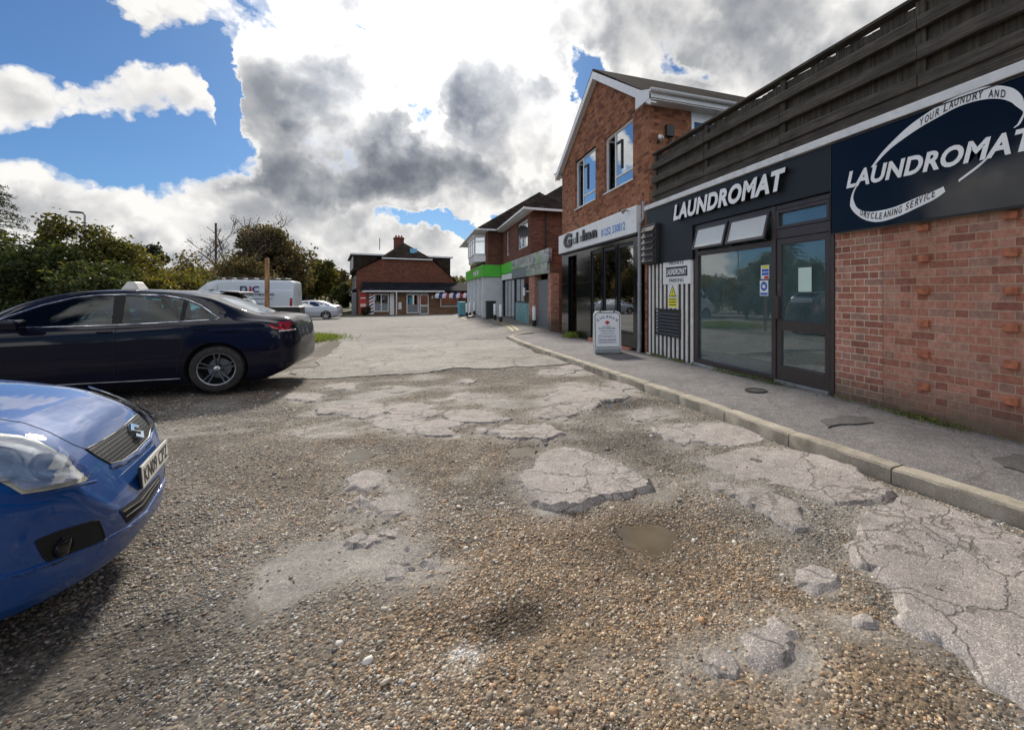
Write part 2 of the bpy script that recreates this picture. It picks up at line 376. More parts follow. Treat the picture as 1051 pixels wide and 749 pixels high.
M['chrome'] = plain('bright_chrome', (.75, .77, .80), .10, metal=1, var=.02)
M['underbody'] = plain('black_underbody', (.008, .008, .008), .8)
M['seat'] = plain('grey_car_interior', (.05, .05, .052), .8)
M['red_lens'] = plain('red_lamp_lens', (.32, .008, .012), .12, var=.15, coat=.5)
M['reflector'] = plain('headlamp_reflector', (.70, .71, .72), .25, metal=.25, var=.2, scale=22)
M['bowl'] = plain('headlamp_bowl', (.42, .43, .45), .4, metal=0, var=.4, scale=30)
M['bowl_light'] = plain('headlamp_inner', (.66, .68, .70), .25, metal=.3, var=.3, scale=40)
M['lamp_cream'] = plain('yellowed_lens_edge', (.55, .53, .42), .3, var=.15)
M['plate'] = plain('number_plate_white', (.72, .72, .66), .35, var=.04)
M['taxi_sign'] = plain('off_white_roof_sign', (.62, .60, .56), .45, var=.06)
M['floor'] = plain('shop_floor', (.34, .35, .35), .5)
M['frosted'] = plain('frosted_pane', (.62, .64, .62), .18, var=.06, scale=3)
M['room'] = plain('shop_wall', (.70, .76, .75), .7, var=.06)
M['machine'] = plain('machine_enamel', (.78, .84, .84), .35, var=.05)
M['render_white'] = plain('white_render', (.62, .63, .64), .7, var=.08, scale=3, dirt=.2)
M['shutter'] = plain('grey_roller_shutter', (.22, .24, .26), .45, metal=.4, var=.1)
M['awn_blue'] = plain('navy_awning', (.02, .025, .16), .7)
M['awn_white'] = plain('white_awning', (.68, .66, .66), .7)
M['awn_red'] = plain('dark_red_awning', (.26, .025, .045), .7)
M['ice_blue'] = plain('light_blue_cabinet', (.05, .36, .55), .35, var=.2, scale=3)
M['rubbish'] = plain('dark_bin_plastic', (.03, .034, .036), .5)
M['concrete_k'] = None
def kerbmat():
    m, nt, bs = newmat('weathered_concrete_kerb'); tc = N(nt, 'ShaderNodeTexCoord').outputs['Object']
    n1 = noise(nt, tc, 3, 6, .7); n2 = noise(nt, tc, 90, 4, .7)
    col = ramp(nt, n1, [(.25, (.16, .14, .105)), (.5, (.34, .30, .235)), (.75, (.45, .405, .33))])
    col = mixc(nt, .7, col, ramp(nt, n2, [(.3, .6), (.7, 1.3)]), 'MULTIPLY')
    L(nt, col, bs.inputs['Base Color']); bs.inputs['Roughness'].default_value = .9; bump(nt, bs, n2, .5, .006); return m
M['kerb'] = kerbmat()
def tarmac(name, c, dark=.5, crack=0, scale=1., patch=True, speck=170, crackscale=1.4):
    m, nt, bs = newmat(name); tc = N(nt, 'ShaderNodeTexCoord').outputs['Object']
    n1 = noise(nt, tc, .9*scale, 6, .65); n2 = noise(nt, tc, 7*scale, 6, .7)
    v = N(nt, 'ShaderNodeTexVoronoi'); v.inputs['Scale'].default_value = speck; L(nt, tc, v.inputs['Vector'])
    sp = N(nt, 'ShaderNodeSeparateColor'); L(nt, v.outputs['Color'], sp.inputs[0])
    col = ramp(nt, n1, [(.25, tuple(x*(1-dark*.6) for x in c)), (.5, c), (.75, tuple(x*1.18 for x in c))])
    col = mixc(nt, .8, col, ramp(nt, n2, [(.25, .62), (.75, 1.25)]), 'MULTIPLY')
    col = mixc(nt, .8, col, ramp(nt, sp.outputs[0], [(0, .55), (.6, .95), (.9, 1.3), (1, 1.9)]), 'MULTIPLY')
    h = mth(nt, 'ADD', mth(nt, 'MULTIPLY', mth(nt, 'SUBTRACT', 1, v.outputs['Distance']), .35), n2)
    if crack:
        wn = noise(nt, tc, 3.0, 4, .6, out='Color'); s = N(nt, 'ShaderNodeVectorMath', operation='MULTIPLY_ADD'); L(nt, wn, s.inputs[0]); s.inputs[1].default_value = (.35, .35, .35); L(nt, tc, s.inputs[2])
        cv = N(nt, 'ShaderNodeTexVoronoi', feature='DISTANCE_TO_EDGE'); cv.inputs['Scale'].default_value = crackscale; L(nt, s.outputs[0], cv.inputs['Vector'])
        cv2 = N(nt, 'ShaderNodeTexVoronoi', feature='DISTANCE_TO_EDGE'); cv2.inputs['Scale'].default_value = crackscale*4; L(nt, s.outputs[0], cv2.inputs['Vector'])
        on = ramp(nt, noise(nt, tc, .8, 3), [(.48, 0.), (.58, 1.)])
        k1 = ramp(nt, cv.outputs['Distance'], [(.004, 1.), (.016, 0.)]); k2 = mth(nt, 'MULTIPLY', ramp(nt, cv2.outputs['Distance'], [(.012, 1.), (.05, 0.)]), on)
        ck = mth(nt, 'MULTIPLY', mth(nt, 'MAXIMUM', k1, k2), crack)
        col = mixc(nt, ck, col, (.085, .072, .058)); h = mth(nt, 'SUBTRACT', h, mth(nt, 'MULTIPLY', ck, 2.))
    L(nt, col, bs.inputs['Base Color']); bs.inputs['Roughness'].default_value = .88; bs.inputs['Specular IOR Level'].default_value = .3; bump(nt, bs, h, .55, .008); return m
M['patch'] = tarmac('old_cracked_asphalt', (.335, .300, .275), .45, .62, 1.3)
M['pave'] = tarmac('pavement_tarmac', (.178, .168, .166), .5, .35, 1., speck=120, crackscale=.7)
M['conc'] = tarmac('worn_concrete_road', (.265, .248, .220), .75, .6, .7, speck=60, crackscale=.42)
M['far_road'] = tarmac('far_tarmac', (.205, .192, .175), .8, .5, .5, speck=50, crackscale=.3)
M['line'] = plain('worn_yellow_line', (.45, .38, .16), .8, var=.3, scale=9)
def ground_mat():
    m, nt, bs = newmat('gravelly_dirt'); tc = N(nt, 'ShaderNodeTexCoord').outputs['Object']
    at = N(nt, 'ShaderNodeVertexColor', layer_name='Col')
    v = N(nt, 'ShaderNodeTexVoronoi'); v.inputs['Scale'].default_value = 62; v.inputs['Randomness'].default_value = 1; L(nt, tc, v.inputs['Vector'])
    v2 = N(nt, 'ShaderNodeTexVoronoi'); v2.inputs['Scale'].default_value = 140; L(nt, tc, v2.inputs['Vector'])
    sp = N(nt, 'ShaderNodeSeparateColor'); L(nt, v.outputs['Color'], sp.inputs[0]); sp2 = N(nt, 'ShaderNodeSeparateColor'); L(nt, v2.outputs['Color'], sp2.inputs[0])
    st = ramp(nt, sp.outputs[0], [(0, (.35, .33, .31)), (.35, (.8, .75, .68)), (.6, (1.1, 1., .88)), (.85, (1.5, 1.3, 1.05)), (1, (2.3, 2.15, 1.95))])
    sg = ramp(nt, sp2.outputs[0], [(0, .5), (.7, 1.1), (1, 1.9)])
    # alpha channel of the attribute: how stony (1) or how fine and dusty (0) the surface is
    n3 = noise(nt, tc, 5, 5, .7)
    stony = mth(nt, 'MULTIPLY', at.outputs['Alpha'], ramp(nt, n3, [(.3, .35), (.6, 1.)]))
    col = mixc(nt, .7, at.outputs['Color'], ramp(nt, n3, [(.25, .62), (.75, 1.3)]), 'MULTIPLY')
    col = mixc(nt, stony, col, mixc(nt, 1., col, st, 'MULTIPLY')); col = mixc(nt, .45, col, mixc(nt, 1., col, sg, 'MULTIPLY'))
    L(nt, col, bs.inputs['Base Color']); bs.inputs['Roughness'].default_value = .92; bs.inputs['Specular IOR Level'].default_value = .25
    h = mth(nt, 'ADD', mth(nt, 'MULTIPLY', mth(nt, 'MULTIPLY', mth(nt, 'SUBTRACT', .6, v.outputs['Distance']), sp.outputs[1]), mth(nt, 'ADD', stony, .15)), mth(nt, 'MULTIPLY', n3, .3))
    bump(nt, bs, h, .9, .02); return m
M['ground'] = ground_mat()
def vcol_mat(name, rough=.7, trans=0., spec=.3):
    m, nt, bs = newmat(name); at = N(nt, 'ShaderNodeVertexColor', layer_name='Col'); L(nt, at.outputs['Color'], bs.inputs['Base Color'])
    bs.inputs['Roughness'].default_value = rough; bs.inputs['Specular IOR Level'].default_value = spec
    if trans:
        t = N(nt, 'ShaderNodeBsdfTranslucent'); c = mixc(nt, 1., at.outputs['Color'], (1.5, 1.5, .7), 'MULTIPLY'); L(nt, c, t.inputs['Color'])
        mx = N(nt, 'ShaderNodeMixShader'); mx.inputs[0].default_value = trans; L(nt, bs.outputs[0], mx.inputs[1]); L(nt, t.outputs[0], mx.inputs[2]); L(nt, mx.outputs[0], nt.nodes['Material Output'].inputs[0])
    return m
M['pebble'] = vcol_mat('pebbles', .65, 0, .4)
M['leaf'] = vcol_mat('leaves', .55, .35, .3)
def water():
    m, nt, bs = newmat('muddy_puddle_water'); tc = N(nt, 'ShaderNodeTexCoord').outputs['Object']
    L(nt, ramp(nt, noise(nt, tc, 5, 4), [(.3, (.10, .08, .052)), (.7, (.15, .122, .085))]), bs.inputs['Base Color']); bs.inputs['Roughness'].default_value = .06; bs.inputs['IOR'].default_value = 1.33
    bump(nt, bs, noise(nt, tc, 14, 2), .03, .01); return m
M['water'] = water()
# ================================================================== camera, light, sky
cam = bpy.data.cameras.new('Camera'); co = bpy.data.objects.new('Camera', cam); link(co); SC.camera = co
cam.sensor_width = 36; cam.sensor_fit = 'HORIZONTAL'; cam.lens = 36*F/1051
cam.shift_x = -(PX-525.5)/1051; cam.shift_y = -(374.5-PY)/1051
co.location = (0, 0, H); co.rotation_euler = (R(90), 0, -TH); cam.clip_start = .05; cam.clip_end = 3000
SUN_EL, SUN_AZ = 34., 1.0
sl = bpy.data.lights.new('Sun', 'SUN'); sl.energy = 3.5; sl.angle = R(7); sl.color = (1, .93, .82)
so = bpy.data.objects.new('Sun', sl); link(so); so.rotation_euler = (R(90-SUN_EL), 0, R(180-SUN_AZ))
W = bpy.data.worlds.new('World'); SC.world = W; W.use_nodes = True; nt = W.node_tree; nt.nodes.clear()
wo = N(nt, 'ShaderNodeOutputWorld'); bg = N(nt, 'ShaderNodeBackground'); L(nt, bg.outputs[0], wo.inputs[0])
STR = .10; bg.inputs['Strength'].default_value = STR
sky = N(nt, 'ShaderNodeTexSky', sky_type='NISHITA'); sky.sun_disc = False; sky.sun_elevation = R(SUN_EL); sky.sun_rotation = R(SUN_AZ); sky.altitude = 60; sky.air_density = 1.; sky.dust_density = .6; sky.ozone_density = 2.5
tcw = N(nt, 'ShaderNodeTexCoord').outputs['Generated']; sp = N(nt, 'ShaderNodeSeparateXYZ'); L(nt, tcw, sp.inputs[0])
dep = mth(nt, 'ADD', mth(nt, 'MULTIPLY', sp.outputs[1], CT), mth(nt, 'MULTIPLY', sp.outputs[0], ST))
rig = mth(nt, 'SUBTRACT', mth(nt, 'MULTIPLY', sp.outputs[0], CT), mth(nt, 'MULTIPLY', sp.outputs[1], ST))
dsafe = mth(nt, 'MAXIMUM', dep, .08)
cu = N(nt, 'ShaderNodeCombineXYZ'); L(nt, mth(nt, 'DIVIDE', rig, dsafe), cu.inputs[0]); L(nt, mth(nt, 'DIVIDE', sp.outputs[2], dsafe), cu.inputs[1])
# warp the cloud layout so that the clouds get cauliflower edges
wn = noise(nt, tcw, 4.5, 6, .6, out='Color'); wv = N(nt, 'ShaderNodeVectorMath', operation='SUBTRACT'); L(nt, wn, wv.inputs[0]); wv.inputs[1].default_value = (.5, .5, .5)
ws = N(nt, 'ShaderNodeVectorMath', operation='MULTIPLY_ADD'); L(nt, wv.outputs[0], ws.inputs[0]); ws.inputs[1].default_value = (.40, .32, 0); L(nt, cu.outputs[0], ws.inputs[2]); UVW = ws.outputs[0]
def blob(px, py, rx, ry, amp, rot=0, soft=False):
    mp = N(nt, 'ShaderNodeMapping', vector_type='TEXTURE'); mp.inputs['Location'].default_value = ((px-PX)/F, (PY-py)/F, 0); mp.inputs['Scale'].default_value = (rx/F, ry/F, 1); mp.inputs['Rotation'].default_value = (0, 0, R(rot)); L(nt, UVW, mp.inputs[0])
    d = N(nt, 'ShaderNodeVectorMath', operation='DOT_PRODUCT'); L(nt, mp.outputs[0], d.inputs[0]); L(nt, mp.outputs[0], d.inputs[1])
    return mth(nt, 'MULTIPLY', mth(nt, 'SUBTRACT', 1, d.outputs['Value'], clamp=True), amp)
def total(lst):
    s = None
    for b in lst:
        v = blob(*b); s = v if s is None else mth(nt, 'ADD', s, v)
    return s
COVER = [(138, 76, 104, 48, 1.6), (5, 96, 92, 60, 1.2), (160, -6, 100, 40, 1.2), (40, 235, 300, 84, 1.3, -4), (250, 240, 230, 64, 1.0), (190, 172, 70, 24, .4),
         (430, 90, 240, 215, 1.9), (320, 135, 130, 110, .9), (255, 50, 40, 50, .6), (670, 60, 280, 200, 1.3), (920, 40, 340, 220, 1.4), (640, 190, 180, 80, .7), (430, 268, 330, 44, .8), (420, 300, 900, 46, .8)]
HOLES = [(88, 126, 30, 24, -.9), (441, 117, 50, 20, -1.9), (603, 68, 44, 36, -2.1), (700, 72, 44, 20, -1.3), (446, 243, 84, 16, -1.8), (562, 188, 56, 22, -1.8), (545, 220, 44, 14, -1.3), (352, 38, 18, 10, -1.2), (120, 145, 120, 30, -.9), (70, 18, 70, 34, -.9), (225, 150, 24, 50, -.7), (224, 84, 18, 42, -1.3)]
DARK = [(288, 96, 80, 48, .95), (345, 168, 155, 60, 1.35), (430, 178, 90, 44, .45), (488, 60, 46, 70, .55), (512, 95, 64, 40, .75), (385, 4, 66, 26, .7), (250, 245, 140, 30, .32), (90, 240, 150, 30, .28), (146, 88, 76, 20, .30), (8, 112, 66, 30, .30), (750, 36, 200, 70, .34), (660, 20, 100, 50, .30), (900, 30, 200, 90, .30), (478, 160, 40, 70, .3)]
fr = mth(nt, 'MULTIPLY', mth(nt, 'SUBTRACT', dep, .12), 4., clamp=True)
n1 = noise(nt, tcw, 6.5, 8, .58); n2 = noise(nt, tcw, 2.2, 2, .5)
def fmix(f, a_, b_):
    m_ = N(nt, 'ShaderNodeMix'); m_.data_type = 'FLOAT'
    for i, v in ((0, f), (2, a_), (3, b_)):
        if isinstance(v, (int, float)): m_.inputs[i].default_value = v
        else: L(nt, v, m_.inputs[i])
    return m_.outputs[0]
cov = mth(nt, 'ADD', total(COVER), total(HOLES)); cov_f = mth(nt, 'MULTIPLY', mth(nt, 'SUBTRACT', mth(nt, 'MINIMUM', cov, 1.22), .30), 1.)
cov_b = mth(nt, 'MULTIPLY', mth(nt, 'SUBTRACT', n2, .42), 3.)
def billow(vec, det=3.):
    v = N(nt, 'ShaderNodeTexVoronoi', feature='F1'); v.inputs['Scale'].default_value = 7.; v.inputs['Detail'].default_value = det; v.inputs['Roughness'].default_value = .55; v.inputs['Lacunarity'].default_value = 2.3; L(nt, vec, v.inputs['Vector']); return mth(nt, 'SUBTRACT', .55, v.outputs['Distance'])
wv2 = N(nt, 'ShaderNodeVectorMath', operation='MULTIPLY_ADD'); L(nt, wv.outputs[0], wv2.inputs[0]); wv2.inputs[1].default_value = (.12, .12, .12); L(nt, tcw, wv2.inputs[2])
bl = billow(wv2.outputs[0])
cv = mth(nt, 'ADD', mth(nt, 'ADD', fmix(fr, cov_b, cov_f), mth(nt, 'MULTIPLY', mth(nt, 'SUBTRACT', n1, .5), 1.75)), mth(nt, 'MULTIPLY', bl, .6))
alpha = ramp(nt, cv, [(.0, 0.), (.09, .30), (.26, .92), (.36, 1.)], 'EASE')
dk = fmix(fr, mth(nt, 'MULTIPLY', cov_b, .35, clamp=True), total(DARK))
# relief: the same field a little nearer the sun, so that the side towards the light is bright
sh = N(nt, 'ShaderNodeVectorMath', operation='ADD'); L(nt, tcw, sh.inputs[0]); sh.inputs[1].default_value = (.0, .014, .028)
n1b = noise(nt, sh.outputs[0], 6.5, 6, .58)
sh2 = N(nt, 'ShaderNodeVectorMath', operation='ADD'); L(nt, wv2.outputs[0], sh2.inputs[0]); sh2.inputs[1].default_value = (.0, .016, .032); bl2 = billow(sh2.outputs[0], 2.)
rel = mth(nt, 'ADD', mth(nt, 'MULTIPLY', mth(nt, 'SUBTRACT', n1b, n1), 1.5), mth(nt, 'MULTIPLY', mth(nt, 'SUBTRACT', bl2, bl), .55))
body_ = ramp(nt, cv, [(.12, 0.), (.95, 1.)])
shade = mth(nt, 'ADD', mth(nt, 'MULTIPLY', mth(nt, 'ADD', mth(nt, 'MULTIPLY', dk, 1.0), mth(nt, 'ADD', .10, mth(nt, 'MULTIPLY', mth(nt, 'SUBTRACT', n1, .5), 1.1))), body_), mth(nt, 'MULTIPLY', rel, mth(nt, 'ADD', .25, body_)), clamp=True)
ccol = ramp(nt, shade, [(0., (.70, .685, .66)), (.16, (.53, .525, .52)), (.40, (.315, .322, .336)), (.72, (.185, .198, .222)), (1., (.118, .132, .158))])
glow = mth(nt, 'ADD', 1., mth(nt, 'MULTIPLY', mth(nt, 'MULTIPLY', total([(428, 26, 220, 140, 1.)]), .95), fr))
# unseen clouds behind the camera are boosted to brighten the shaded shop fronts
glow = mth(nt, 'MULTIPLY', glow, fmix(fr, 2.5, 1.))
ccol = mixc(nt, 1., ccol, glow, 'MULTIPLY')
csc = N(nt, 'ShaderNodeVectorMath', operation='SCALE'); L(nt, ccol, csc.inputs[0]); csc.inputs['Scale'].default_value = 1/STR
skc = mixc(nt, 1., sky.outputs[0], (.235, .375, .54), 'MULTIPLY')
fin = mixc(nt, alpha, skc, csc.outputs[0]); L(nt, fin, bg.inputs['Color'])
SC.view_settings.view_transform = 'Standard'; SC.view_settings.look = 'None'; SC.view_settings.exposure = .52; SC.view_settings.gamma = 1
SC.cycles.max_bounces = 8; SC.cycles.transparent_max_bounces = 16; SC.cycles.use_denoising = True
# ================================================================== ground
def jag(pts, amp=.12, it=3, seed=1):
    rg = random.Random(seed); P = [Vector(p[:2]) for p in pts]
    for k in range(it):
        Q = []
        for i, a in enumerate(P):
            b = P[(i+1) % len(P)]; d = b-a; Q += [a, (a+b)/2+Vector((-d.y, d.x))*rg.uniform(-amp, amp)]
        P = Q
    return [(p.x, p.y) for p in P]
KY = [-6, -4, 0, 1.65, 1.92, 2.885, 3.6, 4.72, 8, 13.8, 15.6]; KX = [4.1, 3.95, 3.58, 3.41, 3.365, 3.23, 3.17, 3.15, 3.0, 2.80, 2.84]
def kx(Y): return np.interp(Y, KY, KX)
PATCH_PX = [
    ([(530, 489), (550, 468), (577, 458), (602, 463), (642, 479), (668, 491), (677, 503), (650, 506), (622, 509), (598, 520), (560, 521), (540, 510)], .045),
    ([(495, 441), (520, 434), (560, 432), (586, 445), (560, 452), (522, 450)], .035),
    ([(664, 440), (700, 436), (742, 436), (772, 440), (790, 452), (760, 460), (722, 455), (700, 458), (680, 450)], .022),
    ([(712, 478), (745, 466), (800, 460), (846, 470), (885, 486), (920, 508), (900, 520), (860, 522), (830, 508), (790, 500), (740, 490)], .03),
    ([(720, 492), (752, 494), (790, 504), (826, 520), (842, 545), (812, 545), (770, 520), (732, 506)], .026),
    ([(862, 556), (880, 538), (905, 520), (925, 512), (968, 520), (1020, 540), (1075, 565), (1110, 610), (1110, 700), (1070, 745), (1040, 720), (1010, 700), (985, 672), (945, 655), (915, 632), (917, 612), (900, 596), (875, 578)], .04),
    ([(712, 680), (735, 660), (758, 668), (764, 685), (756, 700), (738, 703), (720, 694)], .022),
    ([(757, 652), (772, 640), (795, 630), (826, 650), (816, 675), (786, 690), (770, 682), (762, 668)], .026),
    ([(812, 580), (835, 576), (866, 590), (858, 606), (832, 608), (816, 596)], .022),
    ([(862, 632), (885, 628), (908, 636), (900, 646), (876, 644)], .022),
    ([(350, 492), (372, 484), (395, 488), (398, 500), (372, 508), (352, 504)], .018),
    ([(380, 515), (405, 508), (420, 525), (398, 534), (382, 526)], .016),
    ([(346, 560), (372, 548), (400, 545), (402, 558), (372, 564)], .018),
    ([(388, 582), (410, 575), (424, 580), (420, 594), (402, 600), (390, 594)], .025),
    ([(424, 574), (446, 570), (455, 580), (436, 584)], .025),
    ([(426, 588), (446, 584), (450, 592), (434, 598)], .022),
    ([(560, 405), (600, 397), (640, 400), (650, 410), (600, 416), (566, 414)], .018),
    ([(300, 440), (340, 436), (360, 446), (320, 452)], .012),
    ([(436, 412), (470, 405), (512, 404), (500, 412), (460, 417)], .014),
    ([(640, 424), (668, 420), (690, 428), (660, 434)], .014),
]
PATCHES = []
rp = random.Random(17)
for k in range(30):                               # thin remnants of the old surface further off
    cx_ = rp.uniform(300, 660); cy_ = 378+66*rp.random()**1.3; w_ = rp.uniform(12, 34)*(cy_-330)/80; h_ = w_*rp.uniform(.16, .3)
    PATCH_PX.append(([(cx_+w_*math.cos(a)*rp.uniform(.6, 1.15), cy_+h_*math.sin(a)*rp.uniform(.6, 1.15)) for a in np.linspace(0, 6.283, 9)[:-1]], rp.uniform(.012, .026)))
for k in range(34):                               # crazed fragments left of the centre
    t_ = rp.random(); cx_ = 372+60*t_+rp.uniform(-30, 26); cy_ = 492+100*t_+rp.uniform(-10, 8); w_ = rp.uniform(6, 13); h_ = w_*rp.uniform(.38, .55)
    PATCH_PX.append(([(cx_+w_*math.cos(a)*rp.uniform(.75, 1.15), cy_+h_*math.sin(a)*rp.uniform(.75, 1.15)) for a in np.linspace(0, 6.283, 7)[:-1]], rp.uniform(.016, .030)))
for i, (pp, th) in enumerate(PATCH_PX):
    P = [GP(*q) for q in pp]; P = jag(P, .16, 4, i+3); PATCHES.append((P, th))
HOLE = [(GP(663, 545), .26, .22, .050), (GP(530, 632), .15, .11, .032), (GP(456, 380), .55, .30, .05), (GP(634, 416), .30, .25, .05), (GP(538, 458), .3, .14, .04), (GP(366, 466), .16, .2, .025), (GP(465, 565), .2, .12, .03), (GP(590, 528), .35, .12, .03)]
def patch_dist(x, y, reach=.45):
    x = np.asarray(x, float); y = np.asarray(y, float); d = np.full(x.shape, 9.)
    for P, th in PATCHES:
        A = np.array(P); lo = A.min(0)-reach; hi = A.max(0)+reach; m = (x > lo[0]) & (x < hi[0]) & (y > lo[1]) & (y < hi[1])
        if not m.any(): continue
        q = np.stack([x[m], y[m]], 1); dd = np.full(len(q), 9.); B = A[::3]
        for k in range(0, len(q), 20000): dd[k:k+20000] = np.sqrt(((q[k:k+20000, None]-B[None])**2).sum(2).min(1))
        dd[inpoly(q, A)] = 0; d[m] = np.minimum(d[m], dd)
    return d
def near(x, y): return sm(-7, -5, x)*(1-sm(np.minimum(kx(y)-.12, 3.6)-.35, np.minimum(kx(y)-.1, 3.7), x))*sm(-1, .5, y)*(1-sm(8.3, 9.1, y))
def hloc(x, y):
    x = np.asarray(x, float); y = np.asarray(y, float)
    h = (fbm(x*.8+3, y*.8, 5, 3)-.5)*.09+(fbm(x*3.1, y*3.1, 9, 3)-.5)*.035+(fbm(x*11, y*11, 12, 2)-.5)*.010
    for (cx, cy), rx, ry, dp in HOLE: h = h-dp*np.exp(-((x-cx)/rx)**2-((y-cy)/ry)**2)
    under = ((y > 9.6) & (x > -1.5))
    return gz(x, y)+h*near(x, y)-.05*under
def lines(lo, hi, st, far, g=1.35):
    a = list(np.arange(lo, hi+1e-6, st)); s = st; l = lo; h = hi; A = []; B = []
    while h < far: s *= g; h += s; B.append(h)
    s = st
    while l > -far: s *= g; l -= s; A.append(l)
    return np.array(A[::-1]+a+B)
xs = lines(-4.6, 4.2, .028, 700); ys = lines(.9, 9.4, .028, 900, 1.25)
Xg, Yg = np.meshgrid(xs, ys); Zg = hloc(Xg, Yg)
nx = len(xs); ny = len(ys); idx = np.arange(nx*ny).reshape(ny, nx)
fc = np.stack([idx[:-1, :-1], idx[:-1, 1:], idx[1:, 1:], idx[1:, :-1]], -1).reshape(-1, 4)
def g2(x, y, c, rx, ry): return np.exp(-((x-c[0])/rx)**2-((y-c[1])/ry)**2)
def tone(x, y):                              # colour of the loose stones and dirt from place to place
    n = fbm(x*.9, y*.9, 21, 4); n2 = fbm(x*2.7+5, y*2.7, 23, 3)
    orange = np.clip(g2(x, y, GP(640, 600), 1.1, 1.0)*1.1+g2(x, y, GP(450, 470), 1.3, 1.6)*.45+g2(x, y, GP(880, 690), .6, .5)*.8+(n-.5)*1.2, 0, 1)
    brk = np.clip(fbm(x*3.3, y*3.3, 95, 4)*3.2-.95, 0, 1.15)
    dust = np.clip(g2(x, y, GP(305, 588), .36, .26)*1.5*(.35+.65*brk)+g2(x, y, GP(170, 660), .5, .4)*.6*brk+g2(x, y, GP(410, 520), .25, .3)*.7*brk+np.maximum(0, n2-.6)*2.2, 0, 1)
    pd = patch_dist(x, y); rim = np.clip(1-pd/.22, 0, 1)*np.clip(fbm(x*6, y*6, 77, 3)*2.4-.5, 0, 1)
    worn = np.clip((fbm(x*1.15+9, y*1.5, 79, 4)-.53)*5, 0, 1)*sm(3.0, 6.0, y)*.75
    dust = np.clip(dust+rim*.8+worn, 0, 1)
    damp = np.clip(g2(x, y, GP(530, 632), .17, .11)*1.6+g2(x, y, GP(456, 380), .7, .35)*1.2+g2(x, y, GP(663, 545), .42, .34)*.8+g2(x, y, GP(640, 416), .5, .35)+g2(x, y, GP(30, 690), .8, .5)*.5+np.maximum(0, .42-n)*2.4, 0, 1)
    return orange, dust, damp
O, D_, Wt = tone(Xg, Yg)
base = np.array([.138, .127, .112])[None, None]*(1-O[..., None])+np.array([.170, .135, .098])[None, None]*O[..., None]
base = base*(1-D_[..., None])+np.array([.290, .272, .246])*D_[..., None]; base = base*(1-.62*Wt[..., None]); wh = np.clip(g2(Xg, Yg, GP(468, 672), .085, .06)*1.3+g2(Xg, Yg, GP(366, 466), .16, .18)*.7, 0, .9)*np.clip(fbm(Xg*14, Yg*14, 91, 3)*3-.9, 0, 1); base = base*(1-wh[..., None])+np.array([.62, .61, .58])*wh[..., None]  # white powder spot, and pale colour painted in for a puddle's bright reflection
away = sm(20, 60, np.hypot(Xg, Yg))[..., None]; base = base*(1-away)+np.array([.10, .11, .06])*away
g = np_mesh('ground', np.stack([Xg, Yg, Zg], -1).reshape(-1, 3), fc, M['ground'], None, True)
a = g.data.color_attributes.new('Col', 'FLOAT_COLOR', 'POINT'); c4 = np.concatenate([base, np.clip(1.05-D_*1.0, 0.05, 1)[..., None]], -1).astype(np.float32); a.data.foreach_set('color', c4.ravel())
tag(g, kind='structure')
def slab(name, poly, step, z, skirt, mat, rough=.0, seed=0, crumble=0):
    V, Fc, nb = cdt_patch(poly, step, lambda u, v: [u, v, 0]); V = np.array(V, float)
    V[:, 2] = z(V[:, 0], V[:, 1])+((fbm(V[:, 0]*9, V[:, 1]*9, seed, 3)-.5)*rough+(fbm(V[:, 0]*34, V[:, 1]*34, seed+3, 2)-.5)*rough*.5 if rough else 0)
    if crumble:
        B_ = V[:nb, :2]; de = np.sqrt(((V[:, None, :2]-B_[None])**2).sum(2).min(1)); wdt_ = crumble*(.35+1.3*fbm(V[:, 0]*5, V[:, 1]*5, seed+7, 2)); V[:, 2] -= skirt*.50*np.clip(1-de/wdt_, 0, 1)**1.6
    vs = [tuple(p) for p in V]; n = len(vs); mb_ = MB(); mb_.add(vs, Fc)
    # the edge drops to the ground below
    ring = list(range(nb)); cx = V[:, 0].mean(); cy = V[:, 1].mean(); low = []
    for i in ring:
        x, y, zz = vs[i]; low.append((x+(x-cx)*.01, y+(y-cy)*.01, zz-skirt))
    mb_.v += low; k = len(vs)
    fs = [(i, (i+1) % nb, k+(i+1) % nb, k+i) for i in ring]; mb_.f += fs; mb_.m += [0]*nb
    o = mb_.build(name, mat, None, smooth=32); tag(o, kind='structure'); return o
for i, (P, th) in enumerate(PATCHES):
    cxy = np.mean(P, 0); hb = float(hloc(*cxy))
    def zf(x, y, th=th): return gz(x, y)+(fbm(x*.8+3, y*.8, 5, 3)-.5)*.09+(fbm(x*2, y*2, 31, 2)-.5)*.03+th*.58
    slab('asphalt_patch', P, .035 if i not in (5,) else .045, zf, th+.028, M['patch'], .013, i, .020)
edge = [(-1.95, 9.3)]+[(-1.80+k*.24, 9.14+random.uniform(-.05, .05)+(.42 if k in (10, 11) else .2 if k in (9, 12, 15) else 0)) for k in range(1, 20)]+[(2.95, 9.20), (2.83, 13.5), (2.83, 15.75), (.3, 16.6), (-2.45, 17.3), (-2.2, 14), (-1.95, 11)]
slab('concrete_road', jag(edge, .07, 3, 5), .14, lambda x, y: gz(x, y)+.016, .09, M['conc'], .016, 3)
slab('tarmac_road', [(-2.5, 17.25), (.3, 16.6), (2.83, 15.80), (3.3, 16.5), (4.7, 17.0), (4.745, 18), (4.745, 42), (9, 52.4), (-9, 56.5), (-60, 60), (-60, 26), (-8, 22), (-3.2, 20)], .55, lambda x, y: gz(x, y)+.008, .06, M['far_road'])
